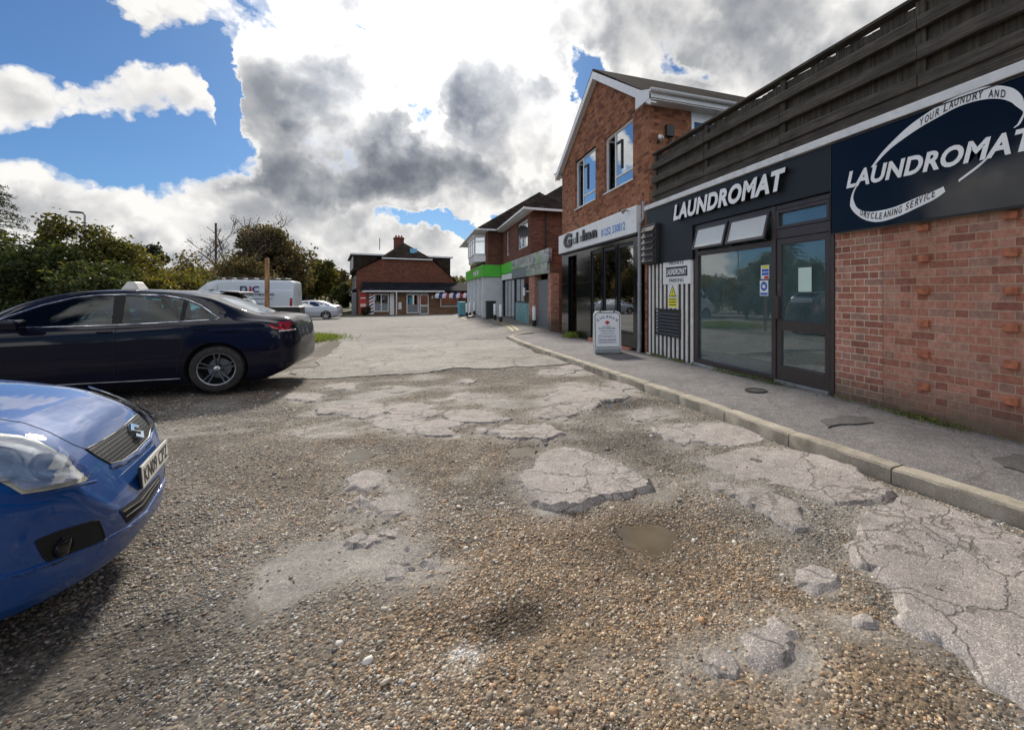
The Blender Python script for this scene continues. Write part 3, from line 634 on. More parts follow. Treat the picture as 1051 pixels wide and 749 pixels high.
# kerb of concrete stones along the pavement
mbk = MB(); y = -4.
rk = random.Random(3)
while y < 15.5:
    ln = .905; prof = [(-.006, -.2), (-.003, .100), (.010, .118), (.125, .124), (.125, -.2)]; secs = []
    dx = rk.uniform(-.006, .006); dz = rk.uniform(-.005, .005)
    for k in range(10):
        yy = y+ln*k/9; e = .008 if k in (0, 9) else 0
        secs.append([(float(kx(yy))+px_+dx+rk.uniform(-.003, .003)+(e if j < 3 else 0), yy, float(road(yy))+pz_+dz+rk.uniform(-.003, .003)-(e if 1 <= j <= 3 else 0)) for j, (px_, pz_) in enumerate(prof)])
    vs = [p for s in secs for p in s]; fs = [(a*5+b, a*5+(b+1) % 5, (a+1)*5+(b+1) % 5, (a+1)*5+b) for a in range(9) for b in range(5)]+[tuple(range(5))[::-1], tuple(45+k for k in range(5))]
    mbk.add(vs, fs); y += ln+.012
arc = [(2.84, 15.62), (2.92, 16.0), (3.1, 16.35), (3.4, 16.62), (3.9, 16.8)]
for a_, b_ in zip(arc, arc[1:]):
    a_ = Vector(a_); b_ = Vector(b_); d = (b_-a_).normalized(); nrm = Vector((d.y, -d.x))
    q = [a_, b_-d*.01, b_-d*.01+nrm*.12, a_+nrm*.12]; mbk.prism([(p.x, p.y, gf(p.x, p.y)-.2) for p in q], (0, 0, .29))
tag(mbk.build('kerb', M['kerb'], None, smooth=35), kind='structure')
# pavement
yy = np.concatenate([np.arange(-4, 9, .08), np.arange(9, 16.81, .15)]); tt = np.linspace(0, 1, 22); Yp, Tp = np.meshgrid(yy, tt, indexing='ij')
kxe = np.interp(Yp, [-6, 15.6, 16, 16.35, 16.62, 16.8], [0, 0, .08, .26, .56, 1.06])+kx(np.minimum(Yp, 15.6))
Xp = (kxe+.122)*(1-Tp)+(FX+.03)*Tp
def pav(x, y):
    k = kx(min(y, 15.6)); return float(road(y))+.122+.03*np.clip((x-k)/1.5, 0, 1)
Zp = road(Yp)+.120+.03*Tp+(fbm(Xp*1.5, Yp*1.5, 41, 3)-.5)*.016
n0, n1_ = Yp.shape; idx = np.arange(n0*n1_).reshape(n0, n1_); fc = np.stack([idx[:-1, :-1], idx[1:, :-1], idx[1:, 1:], idx[:-1, 1:]], -1).reshape(-1, 4)
tag(np_mesh('pavement', np.stack([Xp, Yp, Zp], -1).reshape(-1, 3), fc, M['pave'], None, True), kind='structure')
def on_pave(px, py):
    x, y = PD(px, 470*1.29/(py-PY)); return x, y
M['tar_dark'] = tarmac('dark_repair_tarmac', (.105, .099, .097), .4, .2)
for pl in ([(842, 432), (862, 428), (890, 430), (897, 435), (870, 436), (850, 439)], [(1018, 472), (1040, 468), (1075, 474), (1075, 492), (1046, 484), (1030, 480)]):
    slab('pavement_repair', jag([on_pave(*q) for q in pl], .12, 2, 8), .05, lambda x, y: np.array([pav(a_, b_)+.0075 for a_, b_ in zip(np.atleast_1d(x), np.atleast_1d(y))]), .012, M['tar_dark'])
for pl in ([(503, 326), (528, 330.5), (557, 340), (551, 340.6), (524, 331.6), (500, 327)], [(528, 345.2), (560, 341.8), (566, 343.0), (532, 346.4)]):
    pass
# worn yellow lines on the forecourt
def strip(pts, w, name, mat, lift=.016):
    m_ = MB()
    for a_, b_ in zip(pts, pts[1:]):
        a_ = Vector(a_); b_ = Vector(b_); d = (b_-a_).normalized(); q = Vector((-d.y, d.x))*w/2
        k = max(1, int((b_-a_).length/.4))
        for i in range(k):
            s = a_+(b_-a_)*i/k; e = a_+(b_-a_)*(i+1)/k
            m_.add([(v.x, v.y, gf(v.x, v.y)+lift) for v in (s-q, e-q, e+q, s+q)], [(0, 1, 2, 3)])
    return tag(m_.build(name, mat), kind='structure')
strip([(3.35, 17.6), (3.55, 20), (3.6, 27)], .07, 'yellow_line', M['line']); strip([(3.55, 17.6), (3.75, 20), (3.8, 26.8)], .07, 'yellow_line', M['line'])
strip([(2.6, 28.2), (2.6, 33)], .07, 'yellow_line', M['line'])
# puddles
def puddle(poly_px, z_off, seed):
    P = jag([GP(*q) for q in poly_px], .14, 3, seed); cx, cy = np.mean(P, 0); z0 = float(hloc(cx, cy))+z_off
    slab('puddle', P, .03, lambda x, y: np.full(np.shape(x), z0), .0, M['water'])
puddle([(632, 532), (660, 528), (690, 538), (702, 556), (690, 566), (660, 560), (640, 550)], .022, 1)
puddle([(344, 464), (356, 456), (378, 456), (388, 464), (372, 476), (352, 476)], .012, 2)
puddle([(520, 455), (534, 453), (552, 456), (548, 466), (530, 468)], .018, 3)
puddle([(622, 416), (634, 413), (646, 416), (638, 424), (626, 422)], .02, 5)
# pebbles: real stones, thick near the camera and thinner with distance
def pebbles():
    t = (1+5**.5)/2
    iv = np.array([(-1, t, 0), (1, t, 0), (-1, -t, 0), (1, -t, 0), (0, -1, t), (0, 1, t), (0, -1, -t), (0, 1, -t), (t, 0, -1), (t, 0, 1), (-t, 0, -1), (-t, 0, 1)], float); iv /= np.linalg.norm(iv[0])
    fi = np.array([(0, 11, 5), (0, 5, 1), (0, 1, 7), (0, 7, 10), (0, 10, 11), (1, 5, 9), (5, 11, 4), (11, 10, 2), (10, 7, 6), (7, 1, 8), (3, 9, 4), (3, 4, 2), (3, 2, 6), (3, 6, 8), (3, 8, 9), (4, 9, 5), (2, 4, 11), (6, 2, 10), (8, 6, 7), (9, 8, 1)])
    Q = []; S = []
    for n, d0, d1, s0, s1 in ((104000, 1.35, 3.2, .0028, .0098), (68000, 3.0, 6.0, .0042, .0105), (20000, 5.5, 9.6, .007, .015)):
        d = np.sqrt(RNG.uniform(d0*d0, d1*d1, n)); r = RNG.uniform(-1.36, 1.0, n)*d; Q.append(np.stack([r*CT+d*ST, d*CT-r*ST], 1)); S.append(s0+(s1-s0)*RNG.random(n)**3.2)
    Q = np.concatenate(Q); S = np.concatenate(S)
    x, y = Q.T; O, Dd, Wt = tone(x, y)
    keep = (x < kx(y)-.01) & (y < 9.25) & (RNG.random(len(x)) < np.clip(1.15-Dd*1.25, .04, 1)*np.clip(fbm(x*1.7, y*1.7, 51, 4)*2.6-.50, .22, 1))
    for P, th in PATCHES:
        ins = inpoly(Q, np.array(P)); keep &= ~(ins & (RNG.random(len(x)) < .965))
    big = RNG.random(len(x)) < .010; S = np.where(big, S*2.2, S)
    Q = Q[keep]; S = S[keep]; O = O[keep]; Wt = Wt[keep]; n = len(Q); x, y = Q.T
    z = hloc(x, y)
    for P, th in PATCHES:
        ins = inpoly(Q, np.array(P)); z = np.where(ins, gz(x, y)+(fbm(x*.8+3, y*.8, 5, 3)-.5)*.09+(fbm(x*2, y*2, 31, 2)-.5)*.03+th*.58, z)
    v = iv[None]*RNG.uniform(.78, 1.2, (n, 12, 1)); v = v*np.stack([RNG.uniform(.8, 1.5, n), RNG.uniform(.7, 1.1, n), RNG.uniform(.36, .66, n)], 1)[:, None]*S[:, None, None]
    a = RNG.uniform(0, 6.283, n); c_, s_ = np.cos(a)[:, None], np.sin(a)[:, None]; b = RNG.normal(0, .35, n)[:, None]
    vx, vy, vz = v[..., 0], v[..., 1], v[..., 2]; vy, vz = vy*np.cos(b)-vz*np.sin(b), vy*np.sin(b)+vz*np.cos(b); vx, vy = vx*c_-vy*s_, vx*s_+vy*c_
    V = np.stack([vx+x[:, None], vy+y[:, None], vz+(z+S*RNG.uniform(-.25, .35, n))[:, None]], -1)
    palA = np.array([(.28, .255, .22), (.38, .335, .27), (.22, .21, .198), (.56, .53, .48), (.32, .305, .28), (.13, .125, .12), (.46, .415, .34)])
    palB = np.array([(.44, .315, .195), (.54, .42, .28), (.34, .22, .13), (.58, .52, .42), (.28, .22, .165), (.43, .25, .13), (.20, .165, .135)])
    k = RNG.integers(0, 7, n); useB = RNG.random(n) < np.clip(O*1.1+.12, 0, 1); col = np.where(useB[:, None], palB[k], palA[k])*RNG.uniform(.7, 1.2, (n, 1))
    col *= (1-.66*np.clip(Wt, 0, 1))[:, None]; wq = np.clip(g2(x, y, GP(468, 672), .075, .055)*1.5, 0, .9)*np.clip(fbm(x*14, y*14, 91, 3)*3-.7, 0, 1); col = col*(1-wq[:, None])+np.array([.72, .71, .69])*wq[:, None]
    col = np.where(RNG.random(n)[:, None] < .025, np.array([.55, .53, .49]), col)
    Fi = (fi[None]+(np.arange(n)*12)[:, None, None]).reshape(-1, 3)
    o = np_mesh('gravel', V.reshape(-1, 3), Fi, M['pebble'], None, True, np.repeat(col, 12, 0)); tag(o, kind='stuff')
pebbles()
# ================================================================== laundromat building
def bxs(name, mat, parent, *a, bevel=.004): return bx(name, M[mat] if isinstance(mat, str) else mat, parent, *a, bevel=bevel)
X0 = FX
lb = thing('laundromat_building', 'single storey brick laundromat with dark fascia and glazed shopfront', 'shop', (X0, 3, .1))
def P(o, parent):                               # parent while keeping world coordinates
    o.parent = parent; o.matrix_parent_inverse = Matrix.Translation(-Vector(parent.location)) if parent.rotation_euler.z == 0 else (Matrix.Translation(parent.location) @ Matrix.Rotation(parent.rotation_euler.z, 4, 'Z')).inverted(); return o
def pb(name, mat, parent, *a, bevel=.004): return P(bxs(name, mat, None, *a, bevel=bevel), parent)
def pm(m_, name, mat, parent, **k): return P(m_.build(name, M[mat] if isinstance(mat, str) else mat, None, **k), parent)
root_of = {}
def sub(o, parent_part):                        # sub-part: parts carry identity basis + inverse, so compose the same inverse
    o.parent = parent_part; o.matrix_parent_inverse = (parent_part.matrix_parent_inverse).copy().inverted() if False else Matrix.Identity(4)
    # world of part == identity (see P), so an identity inverse keeps world coordinates
    return o
YP = FY(906)                                    # joint between pier and wall
wall = pb('wall', 'brick', lb, X0, X0+.23, -5, YP-.006, -.2, 3.25, bevel=0)
pier = pb('pier', 'brick_pier', lb, X0-.001, X0+.23, YP, 4.19, -.2, 3.25, bevel=0)
yb = .15
for px_, rows in ((949.5, (265.5, 299, 332, 363.5, 396.7, 234)), (1039.5, (259.5, 298.5, 336.5, 374, 411.3, 221))):
    for py_ in rows:
        yc = FY(px_); zc = FZ(px_, py_); sub(bxs('protruding_brick', 'brick_orange', None, X0-.045, X0+.02, yc-.054, yc+.054, zc-.034, zc+.034, bevel=.006), wall)
for px_ in (FY(1039.5)-.71,):
    for k in range(5): zc = .66+k*.317; sub(bxs('protruding_brick', 'brick_orange', None, X0-.045, X0+.02, px_-.054, px_+.054, zc-.034, zc+.034, bevel=.006), wall)
pb('rear_wall', 'brick_dark', lb, X0+.23, 11, -5, -4.8, -.2, 3.3, bevel=0); pb('rear_wall', 'brick_dark', lb, 10.8, 11, -4.8, 9.0, -.2, 3.3, bevel=0)
pb('roof', 'underbody', lb, X0+.26, 10.9, -4.9, 8.95, 3.30, 3.42, bevel=0)
# fascia: deep over the slats, shallow over the shopfront
XF = X0-.055
pb('fascia', 'navy_panel', lb, XF, X0+.1, 7.26, 9.10, 2.05, 3.247); pb('fascia', 'navy_panel', lb, XF, X0+.1, 3.9, 7.258, 2.672, 3.247)
pb('fascia_trim', 'white_trim', lb, XF-.05, X0+.12, -5, 9.12, 3.25, 3.345)
# shopfront
yd0, ym, yw1 = 4.20, 5.215, 7.26               # door right, mullion, window left
zt, zb_ = 2.668, .17
sf = thing('shopfront', 'x', 'x'); bpy.data.objects.remove(sf)
fr_ = MB()
xa, xb = X0-.01, X0+.07
fr_.box(xa, xb, 7.15, 7.255, zb_-.02, zt); fr_.box(xa, xb, yd0, yd0+.06, zb_-.02, zt); fr_.box(xa-.012, xb, 5.18, 5.262, zb_-.02, zt)
fr_.box(xa, xb, 5.264, 7.148, zt-.06, zt-.002); fr_.box(xa, xb, 5.264, 7.148, 2.105, 2.185); fr_.box(xa, xb, 5.264, 7.148, zb_-.02, zb_+.06)
fr_.box(xa, xb, yd0+.062, 5.178, zt-.07, zt-.002); fr_.box(xa, xb, yd0+.062, 5.178, 2.19, 2.32)
fr_.box(xa, xb, 6.19, 6.235, 2.187, zt-.062)
frame = pm(fr_, 'shopfront_frame', 'frame', lb, bevel=.006)
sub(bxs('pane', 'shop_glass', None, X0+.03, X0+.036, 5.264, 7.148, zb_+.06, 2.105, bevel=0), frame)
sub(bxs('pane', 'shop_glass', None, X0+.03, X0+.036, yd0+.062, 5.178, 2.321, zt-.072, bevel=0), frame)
fan2 = MB().box(xa-.004, X0+.03, yd0+.064, yd0+.11, 2.325, zt-.074).box(xa-.004, X0+.03, 5.13, 5.176, 2.325, zt-.074).box(xa-.004, X0+.03, yd0+.112, 5.128, zt-.12, zt-.074).box(xa-.004, X0+.03, yd0+.112, 5.128, 2.325, 2.37)
sub(fan2.build('fanlight_frame', M['frame'], None, bevel=.004), frame)
pb('window_sill', 'grey_pipe', lb, X0-.05, X0+.06, 5.27, 7.28, .10, .148)
pb('plinth', 'concrete_k' if M.get('concrete_k') else 'kerb', lb, X0-.004, X0+.1, 4.2, 7.28, -.1, .098, bevel=0)
# two top-hung vents propped open, their bottom edge pushed outwards
def vent(y0, y1):
    ang = R(15); zt_ = zt-.066; h = zt_-2.19
    Mx = Matrix.Translation((X0-.012, 0, zt_)) @ Matrix.Rotation(ang, 4, 'Y')
    m_ = MB(); w = .045
    for a in ((0, -.03, y0, y0+w, -h, 0), (0, -.03, y1-w, y1, -h, 0), (0, -.03, y0+w+.001, y1-w-.001, -w, 0), (0, -.03, y0+w+.001, y1-w-.001, -h, -h+w)): m_.box(a[1], a[0], a[2], a[3], a[4], a[5], Mx)
    v = pm(m_, 'vent_sash', 'frame', lb, bevel=.003)
    sub(MB().box(-.018, -.014, y0+w, y1-w, -h+w, -w, Mx).build('pane', M['frosted'], None), v)
    sub(MB().cyl((X0, y0+.1, 2.2), Mx @ Vector((-.015, y0+.1, -h+.02)), .006).build('stay_arm', M['grey_metal'], None), v)
vent(6.245, 7.14); vent(5.275, 6.18)
# door
dm = MB(); a0, a1 = yd0+.068, 5.172; xd0, xd1 = X0-.004, X0+.05
dm.box(xd0, xd1, a0, a0+.075, zb_+.035, 2.185).box(xd0, xd1, a1-.085, a1, zb_+.035, 2.185).box(xd0, xd1, a0+.076, a1-.086, 2.10, 2.185).box(xd0, xd1, a0+.076, a1-.086, .90, 1.04).box(xd0, xd1, a0+.076, a1-.086, zb_+.035, zb_+.24)
door = pm(dm, 'door', 'frame', lb, bevel=.005)
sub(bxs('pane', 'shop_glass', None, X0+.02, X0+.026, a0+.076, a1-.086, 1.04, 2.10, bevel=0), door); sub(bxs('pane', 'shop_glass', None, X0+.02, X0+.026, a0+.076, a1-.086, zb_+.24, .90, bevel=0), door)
sub(bxs('handle', 'frame', None, X0-.06, X0-.006, 5.095, 5.168, 1.06, 1.38, bevel=.008), door); sub(bxs('lock', 'chrome', None, X0-.016, X0-.006, 5.12, 5.145, 1.46, 1.55, bevel=.003), door)
sub(bxs('door_sill', 'grey_metal', None, X0-.05, X0+.06, yd0+.062, 5.178, zb_-.02, zb_+.03), door)
# interior room
pb('room_wall', 'room', lb, 7.6, 7.7, 3.0, 9.0, 0, 3.2, bevel=0); pb('room_wall', 'room', lb, X0+.24, 7.59, 3.0, 3.1, 0, 3.2, bevel=0); pb('room_wall', 'room', lb, X0+.2, 7.59, 8.9, 9.0, 0, 3.2, bevel=0)
pb('room_floor', 'floor', lb, X0+.1, 7.59, 3.11, 8.89, .1, .145, bevel=0); pb('ceiling', 'room', lb, X0+.1, 7.59, 3.11, 8.89, 2.75, 2.8, bevel=0)
XM = 5.85
def washer(y, r, zc, name, label, first=True):
    t = thing(name, label, 'washing machine', (XM, y, .145), 0, 'washing machines behind the shop window')
    pm(MB().box(XM, XM+.8, y-.46, y+.46, .146, 1.78), 'cabinet', 'machine', t, bevel=.02)
    Mx = Matrix.Translation((XM, y, zc)) @ Matrix.Rotation(R(90), 4, 'Z')
    pm(MB().lathe([(r, .0), (r+.035, .0), (r+.03, .05), (r, .06), (r-.02, .02), (.0, .015)], 40, Mx), 'door', 'black', t, smooth=40)
    pm(MB().box(XM-.006, XM, y-.44, y+.44, .58, .63), 'kick_strip', 'black', t); pm(MB().box(XM-.005, XM, y-.3, y+.3, 1.6, 1.7), 'control_panel', 'louvre', t)
washer(FY(744, XM), .22, FZ(744, 309, XM), 'washing_machine', 'front loading washing machine with round black door seen behind the left of the window')
washer(FY(797, XM), .22, FZ(797, 309, XM), 'washing_machine', 'front loading washing machine half hidden by the mullion left of the glazed door')
# stickers and notice on the glass (part of the door and window)
def stick(name, px0, py0, px1, py1, mat, par, x=X0+.0285, dx=.002): return sub(bxs(name, mat, None, x-dx, x, FY(px1, x), FY(px0, x), FZ(px0, py1, x), FZ(px0, py0, x), bevel=0), par)
n_ = stick('notice', 819.5, 275, 833, 299.5, 'mint', door, x=X0+.0185)
for k in range(4): yc = FY(826); sub(bxs('notice_text', 'dark_ink', None, X0+.0155, X0+.0162, yc-.07+k*.01, yc+.08-k*.005, 1.70-k*.025, 1.708-k*.025, bevel=0), n_) if False else None
x_ = X0+.0285
s1 = stick('hazard_sticker', 781, 272.5, 789.5, 286.5, 'sign_white', frame); s2 = stick('camera_sticker', 780, 288, 788.5, 303.5, 'sign_white', frame)
def lay(name, par, x, y1, y0, z0, z1, mat, d=.0012): return sub(bxs(name, mat, None, x-d, x-.0002, y0, y1, z0, z1, bevel=0), par)
sy0, sy1 = FY(789.5, x_), FY(781, x_); zz0, zz1 = FZ(781, 286.5, x_), FZ(781, 272.5, x_); hh = zz1-zz0
w_ = sy1-sy0
for k, mt in enumerate(('yellow', 'blue_sticker', 'blue_sticker', 'red_sticker')): lay('sticker_band', frame, x_-.002, sy1-w_*.12-(.3*w_ if mt == 'red_sticker' else 0), sy0+.008, zz1-hh*(k+.92)/4, zz1-hh*(k+.15)/4, mt)
t0, t1 = FZ(780, 303.5, x_), FZ(780, 288, x_); yy0, yy1 = FY(788.5, x_), FY(780, x_); yc = (yy0+yy1)/2; zc = t0+(t1-t0)*.62
lay('sticker_band', frame, x_-.002, yy1-.01, yy0+.01, t0+.012, t0+(t1-t0)*.20, 'blue_sticker')
sub(MB().cyl((x_-.0022, yc, zc), (x_-.0034, yc, zc), (t1-t0)*.30, n=28).build('sticker_disc', M['blue_sticker'], None), frame)
sub(bxs('sticker_symbol', 'white_letter', None, x_-.0044, x_-.0036, yc-.028, yc+.022, zc-.03, zc+.022, bevel=0), frame)
sub(bxs('sticker_symbol', 'white_letter', None, x_-.0044, x_-.0036, yc+.024, yc+.04, zc-.012, zc+.012, bevel=0), frame)
# striped slat cladding
sl_ = thing('slat_cladding', 'panel of dirty white and dark vertical slats left of the shop window', 'cladding', (X0, 8.2, .1))
pm(MB().box(X0+.001, X0+.09, 7.262, 9.16, -.1, 2.045), 'backing', 'slat_dark', sl_)
pm(MB().box(X0-.028, X0, 7.262, 9.16, .02, .10), 'base_rail', 'slat_white', sl_)
ns = 11; pitch = (9.14-7.30)/ns
for k in range(ns):
    y0 = 7.30+k*pitch; inn = (7.72 < y0+.03 < 8.66)
    for (z0, z1) in (((.104, .545), (1.09, 2.04)) if inn else ((.104, 2.04),)):
        pm(MB().box(X0-.024-.004*(k % 2), X0+.001, y0, y0+pitch*.44, z0, z1), 'slat', 'slat_white', sl_, bevel=.003)
        pm(MB().box(X0-.016, X0+.001, y0+pitch*.47, y0+pitch*.97, z0, z1), 'dark_slat', 'slat_dark', sl_, bevel=.003)
gr = MB(); gr.box(X0-.012, X0, 7.72, 8.70, .56, 1.08)
for k in range(7): gr.add([(X0-.012, 7.745, .59+k*.068), (X0-.012, 8.675, .59+k*.068), (X0-.05, 8.675, .575+k*.068), (X0-.05, 7.745, .575+k*.068), (X0-.012, 7.745, .635+k*.068), (X0-.012, 8.675, .635+k*.068)], [(0, 1, 2, 3), (3, 2, 5, 4), (0, 3, 4), (1, 5, 2)])
gv = pm(gr, 'vent_grille', 'louvre', sl_); sub(MB().box(X0-.055, X0, 7.70, 7.722, .55, 1.09).box(X0-.055, X0, 8.70, 8.722, .55, 1.09).box(X0-.055, X0, 7.722, 8.70, 1.08, 1.10).box(X0-.055, X0, 7.722, 8.70, .545, .565).build('grille_frame', M['slat_dark'], None), gv)
# louvred vent box on the fascia end
lv = thing('louvre_vent', 'dark slatted vent box at the left end of the fascia', 'vent', (XF, 8.85, 2.05))
pm(MB().box(XF-.10, XF, 8.50, 9.11, 2.06, 2.90), 'casing', 'louvre', lv, bevel=.006)
for k in range(6): pm(MB().add([(XF-.102, 8.53, 2.12+k*.13), (XF-.102, 9.08, 2.12+k*.13), (XF-.15, 9.08, 2.10+k*.13), (XF-.15, 8.53, 2.10+k*.13), (XF-.102, 8.53, 2.20+k*.13), (XF-.102, 9.08, 2.20+k*.13)], [(0, 1, 2, 3), (3, 2, 5, 4), (0, 3, 4), (1, 5, 2)]), 'blade', 'slat_dark', lv)
# raised letters
lt = thing('raised_lettering', 'raised white LAUNDROMAT letters on the dark fascia above the shop window', 'sign', (XF, 6.3, 2.8))
yA, yB, zA, zB = 7.80, 4.86, 2.828, 3.13
full = text_data('LAUNDROMAT', yA-yB, zB-zA, .05, .046, .22)
bm = bmesh.new(); bm.from_mesh(full)
isl = []; seen = set()
bm.verts.ensure_lookup_table()
for v in bm.verts:
    if v.index in seen: continue
    st = [v]; grp = []; seen.add(v.index)
    while st:
        q = st.pop(); grp.append(q.index)
        for e in q.link_edges:
            o_ = e.other_vert(q)
            if o_.index not in seen: seen.add(o_.index); st.append(o_)
    isl.append(grp)
boxes = []
for g_ in isl: xs_ = [full.vertices[i].co.x for i in g_]; boxes.append((min(xs_), max(xs_), set(g_)))
boxes.sort(key=lambda b: -(b[1]-b[0])); letters = []
for b in boxes:
    hit = [l for l in letters if b[0] >= l[0]-.001 and b[1] <= l[1]+.001]
    if hit: hit[0][2].update(b[2])
    else: letters.append([b[0], b[1], set(b[2])])
letters.sort(key=lambda l: l[0]); fm = Matrix.Translation((XF-.035, yA, zA)) @ FAC
for l in letters:
    mp = {}; vs = []; fs = []; ms = []
    for p in full.polygons:
        if p.vertices[0] in l[2]:
            f_ = []
            for i in p.vertices:
                if i not in mp: mp[i] = len(vs); vs.append(fm @ full.vertices[i].co)
                f_.append(mp[i])
            fs.append(f_); ms.append(0 if p.normal.z > .5 else 1)
    m_ = MB(); m_.v = [tuple(v) for v in vs]; m_.f = [tuple(f) for f in fs]; m_.m = ms
    pm(m_, 'letter', [M['white_letter'], M['black']], lt, recalc=False)
bm.free()
# ---------------- big sign box on the brick wall
XS = X0-.09
sg = thing('shop_sign', 'large gloss blue LAUNDROMAT sign box with white oval swoosh above the brick wall', 'sign', (XS, 3, 2.15))
pm(MB().box(XS, X0-.001, 1.30, 4.165, 2.15, 3.215), 'panel', 'sign_blue', sg, bevel=.004)
pm(MB().box(XS-.008, XS+.02, 1.29, 4.175, 2.135, 2.149).box(XS-.008, XS+.02, 1.29, 4.175, 3.216, 3.228).box(XS-.008, XS+.02, 4.166, 4.178, 2.149, 3.216), 'edge_frame', 'black', sg)
# swoosh: an oval ring, thick at upper right and lower left, thin or open elsewhere
def SP(px, py): return FY(px, XS-.002), FZ(px, py, XS-.002)
out_px = [(894, 172), (905, 157), (917, 144.4), (929, 133), (941.4, 123.2), (963, 109), (984.3, 98.4), (1005.8, 90.7), (1024, 88), (1039.6, 90.7), (1048.8, 98.4), (1051.5, 107)]
inn_px = [(1050.5, 115), (1047, 112), (1042.7, 109), (1036.6, 104.5), (1024, 101.6), (1005.8, 103), (984.3, 109.5), (963, 120.5), (943, 132), (920, 148), (908, 158.5), (896, 172)]
def ring(name, pxs, mat=None):
    pts = [(XS-.0005, *SP(*p)) for p in pxs]
    return pm(MB().prism(pts, (-.004, 0, 0)), name, 'white_letter', sg)
def quadring(name, A, B):
    for (p, q), (r, s) in zip(zip(A, A[1:]), zip(B, B[1:])): pass
    m_ = MB()
    A = [tuple(p) for p in catmull([np.array(q, float) for q in A], 5)]; B = [tuple(p) for p in catmull([np.array(q, float) for q in B], 5)]
    a = [(XS-.0005, *SP(*p)) for p in A]; b = [(XS-.0005, *SP(*p)) for p in B]; n = len(a)
    vs = a+b+[(x-.004, y, z) for x, y, z in a]+[(x-.004, y, z) for x, y, z in b]
    fs = []
    for i in range(n-1): fs += [(2*n+i, 2*n+i+1, 3*n+i+1, 3*n+i), (i, 2*n+i, 2*n+i+1, i+1), (n+i, n+i+1, 3*n+i+1, 3*n+i)]
    m_.add(vs, fs); return pm(m_, name, 'white_letter', sg)
quadring('swoosh', out_px, inn_px[::-1])
quadring('swoosh', [(1051.5, 107), (1052.5, 113), (1050.5, 121), (1046.5, 128), (1041, 131.5)], [(1050.5, 115), (1049.8, 118), (1047, 123), (1044, 128), (1040.5, 131)])
quadring('swoosh', [(879, 190), (875, 198), (873, 206), (873.2, 213), (880, 221), (890.7, 226.7), (904.5, 227.5), (923, 221.8), (941, 213.5), (959.8, 204.3), (970.5, 196.6)], [(880, 190.5), (876.9, 197), (875.8, 202), (876.4, 206.5), (880, 213.5), (889, 217.2), (901.4, 216.6), (919.9, 212), (941.4, 202.8), (959.8, 195.6), (968.5, 191.5)])
quadring('swoosh', [(984, 187), (1003, 173), (1016, 161), (1020, 156)], [(984, 184.5), (1002, 171), (1015, 160), (1020, 155.5)])
def text_on_px(body, A, B, name, hpx0, hpx1, mat):      # text whose baseline runs from pixel A to B in the sign plane
    (ya, za), (yb_, zb2) = SP(*A), SP(*B); d = Vector((0, yb_-ya, zb2-za)); w = d.length; d.normalize(); u = Vector((0, 0, 1))
    return d, u, w, Vector((XS-.006, ya, za))
def sign_text(body, A, B, hpx, name, mat, bold=0., shear=.2):
    d, u, w, o = text_on_px(body, A, B, name, 0, 0, mat); h = FZ(A[0], A[1]-hpx, XS)-FZ(A[0], A[1], XS)
    Mx = Matrix(((d.x, u.x, -1, o.x), (d.y, u.y, 0, o.y), (d.z, u.z, 0, o.z), (0, 0, 0, 1)))
    P(txt(name, body, Mx, w, h, M[mat], None, .003, bold, shear), sg)
sign_text('LAUNDROMAT', (869, 194), (1068, 152), 17, 'lettering', 'white_letter', .036, .25)
def arc_text(body, pts, hpx, mat):
    # characters set one by one along a polyline of pixels in the sign plane
    P2 = [Vector(SP(*p)) for p in pts]; seg = [(P2[i+1]-P2[i]).length for i in range(len(P2)-1)]; Lt = sum(seg)
    wd = {'I': .45, ' ': .5, 'W': 1.2}; tot = sum(wd.get(c, .9) for c in body); s = 0
    for c in body:
        w = wd.get(c, .9)/tot*Lt; mid = s+w*.5
        if c != ' ':
            k = 0; r_ = mid
            while k < len(seg)-1 and r_ > seg[k]: r_ -= seg[k]; k += 1
            d2 = (P2[k+1]-P2[k]).normalized(); p = P2[k]+d2*r_-d2*w*.40; u2 = Vector((d2.y, -d2.x)) if False else Vector((0, 1))
            h = (FZ(pts[0][0], pts[0][1]-hpx, XS)-FZ(pts[0][0], pts[0][1], XS))
            Mx = Matrix(((0, 0, -1, XS-.006), (d2.x, u2.x, 0, p.x), (d2.y, u2.y, 0, p.y), (0, 0, 0, 1)))
            P(txt('letter', c, Mx, w*.80, h, M[mat], None, .002, .012, .2), sg)
        s += w
arc_text('YOUR LAUNDRY AND', [(944, 130.0), (963, 118.6), (984, 107.6), (1006, 101.2), (1020, 100), (1033, 100.6)], 7.0, 'dark_ink')
arc_text('DRYCLEANING SERVICE', [(883, 220.5), (890.7, 224.4), (904.5, 225), (923, 219.3), (941, 211), (961, 201)], 6.2, 'dark_ink')
# ---------------- timber parapet fence over the fascia
tf = thing('timber_fence', 'weathered dark timber fence along the flat roof of the laundromat', 'fence', (X0, 3, 3.35))
pm(MB().box(X0-.03, X0+.06, -5, 8.86, 3.347, 3.50), 'base_board', 'rail', tf, bevel=.005)
rf = random.Random(5); y = -5.0; k = 0; nb_ = 0
bd = MB()
while y < 8.80:
    w = .098+rf.uniform(-.006, .006); top = 4.385+rf.uniform(-.03, .012); x1 = X0+.045+rf.uniform(0, .006); y1 = min(y+w, 8.85)
    bd.add([(x1, y, 3.502), (x1, y1+.012, 3.502), (x1-.018, y1+.012, 3.502), (x1-.006, y, 3.502)]+[(x1, y, top), (x1, y1+.012, top), (x1-.018, y1+.012, top), (x1-.006, y, top)], [(0, 1, 2, 3), (7, 6, 5, 4), (0, 4, 5, 1), (1, 5, 6, 2), (2, 6, 7, 3), (3, 7, 4, 0)]); y += w
pm(bd, 'boarding', 'board', tf)
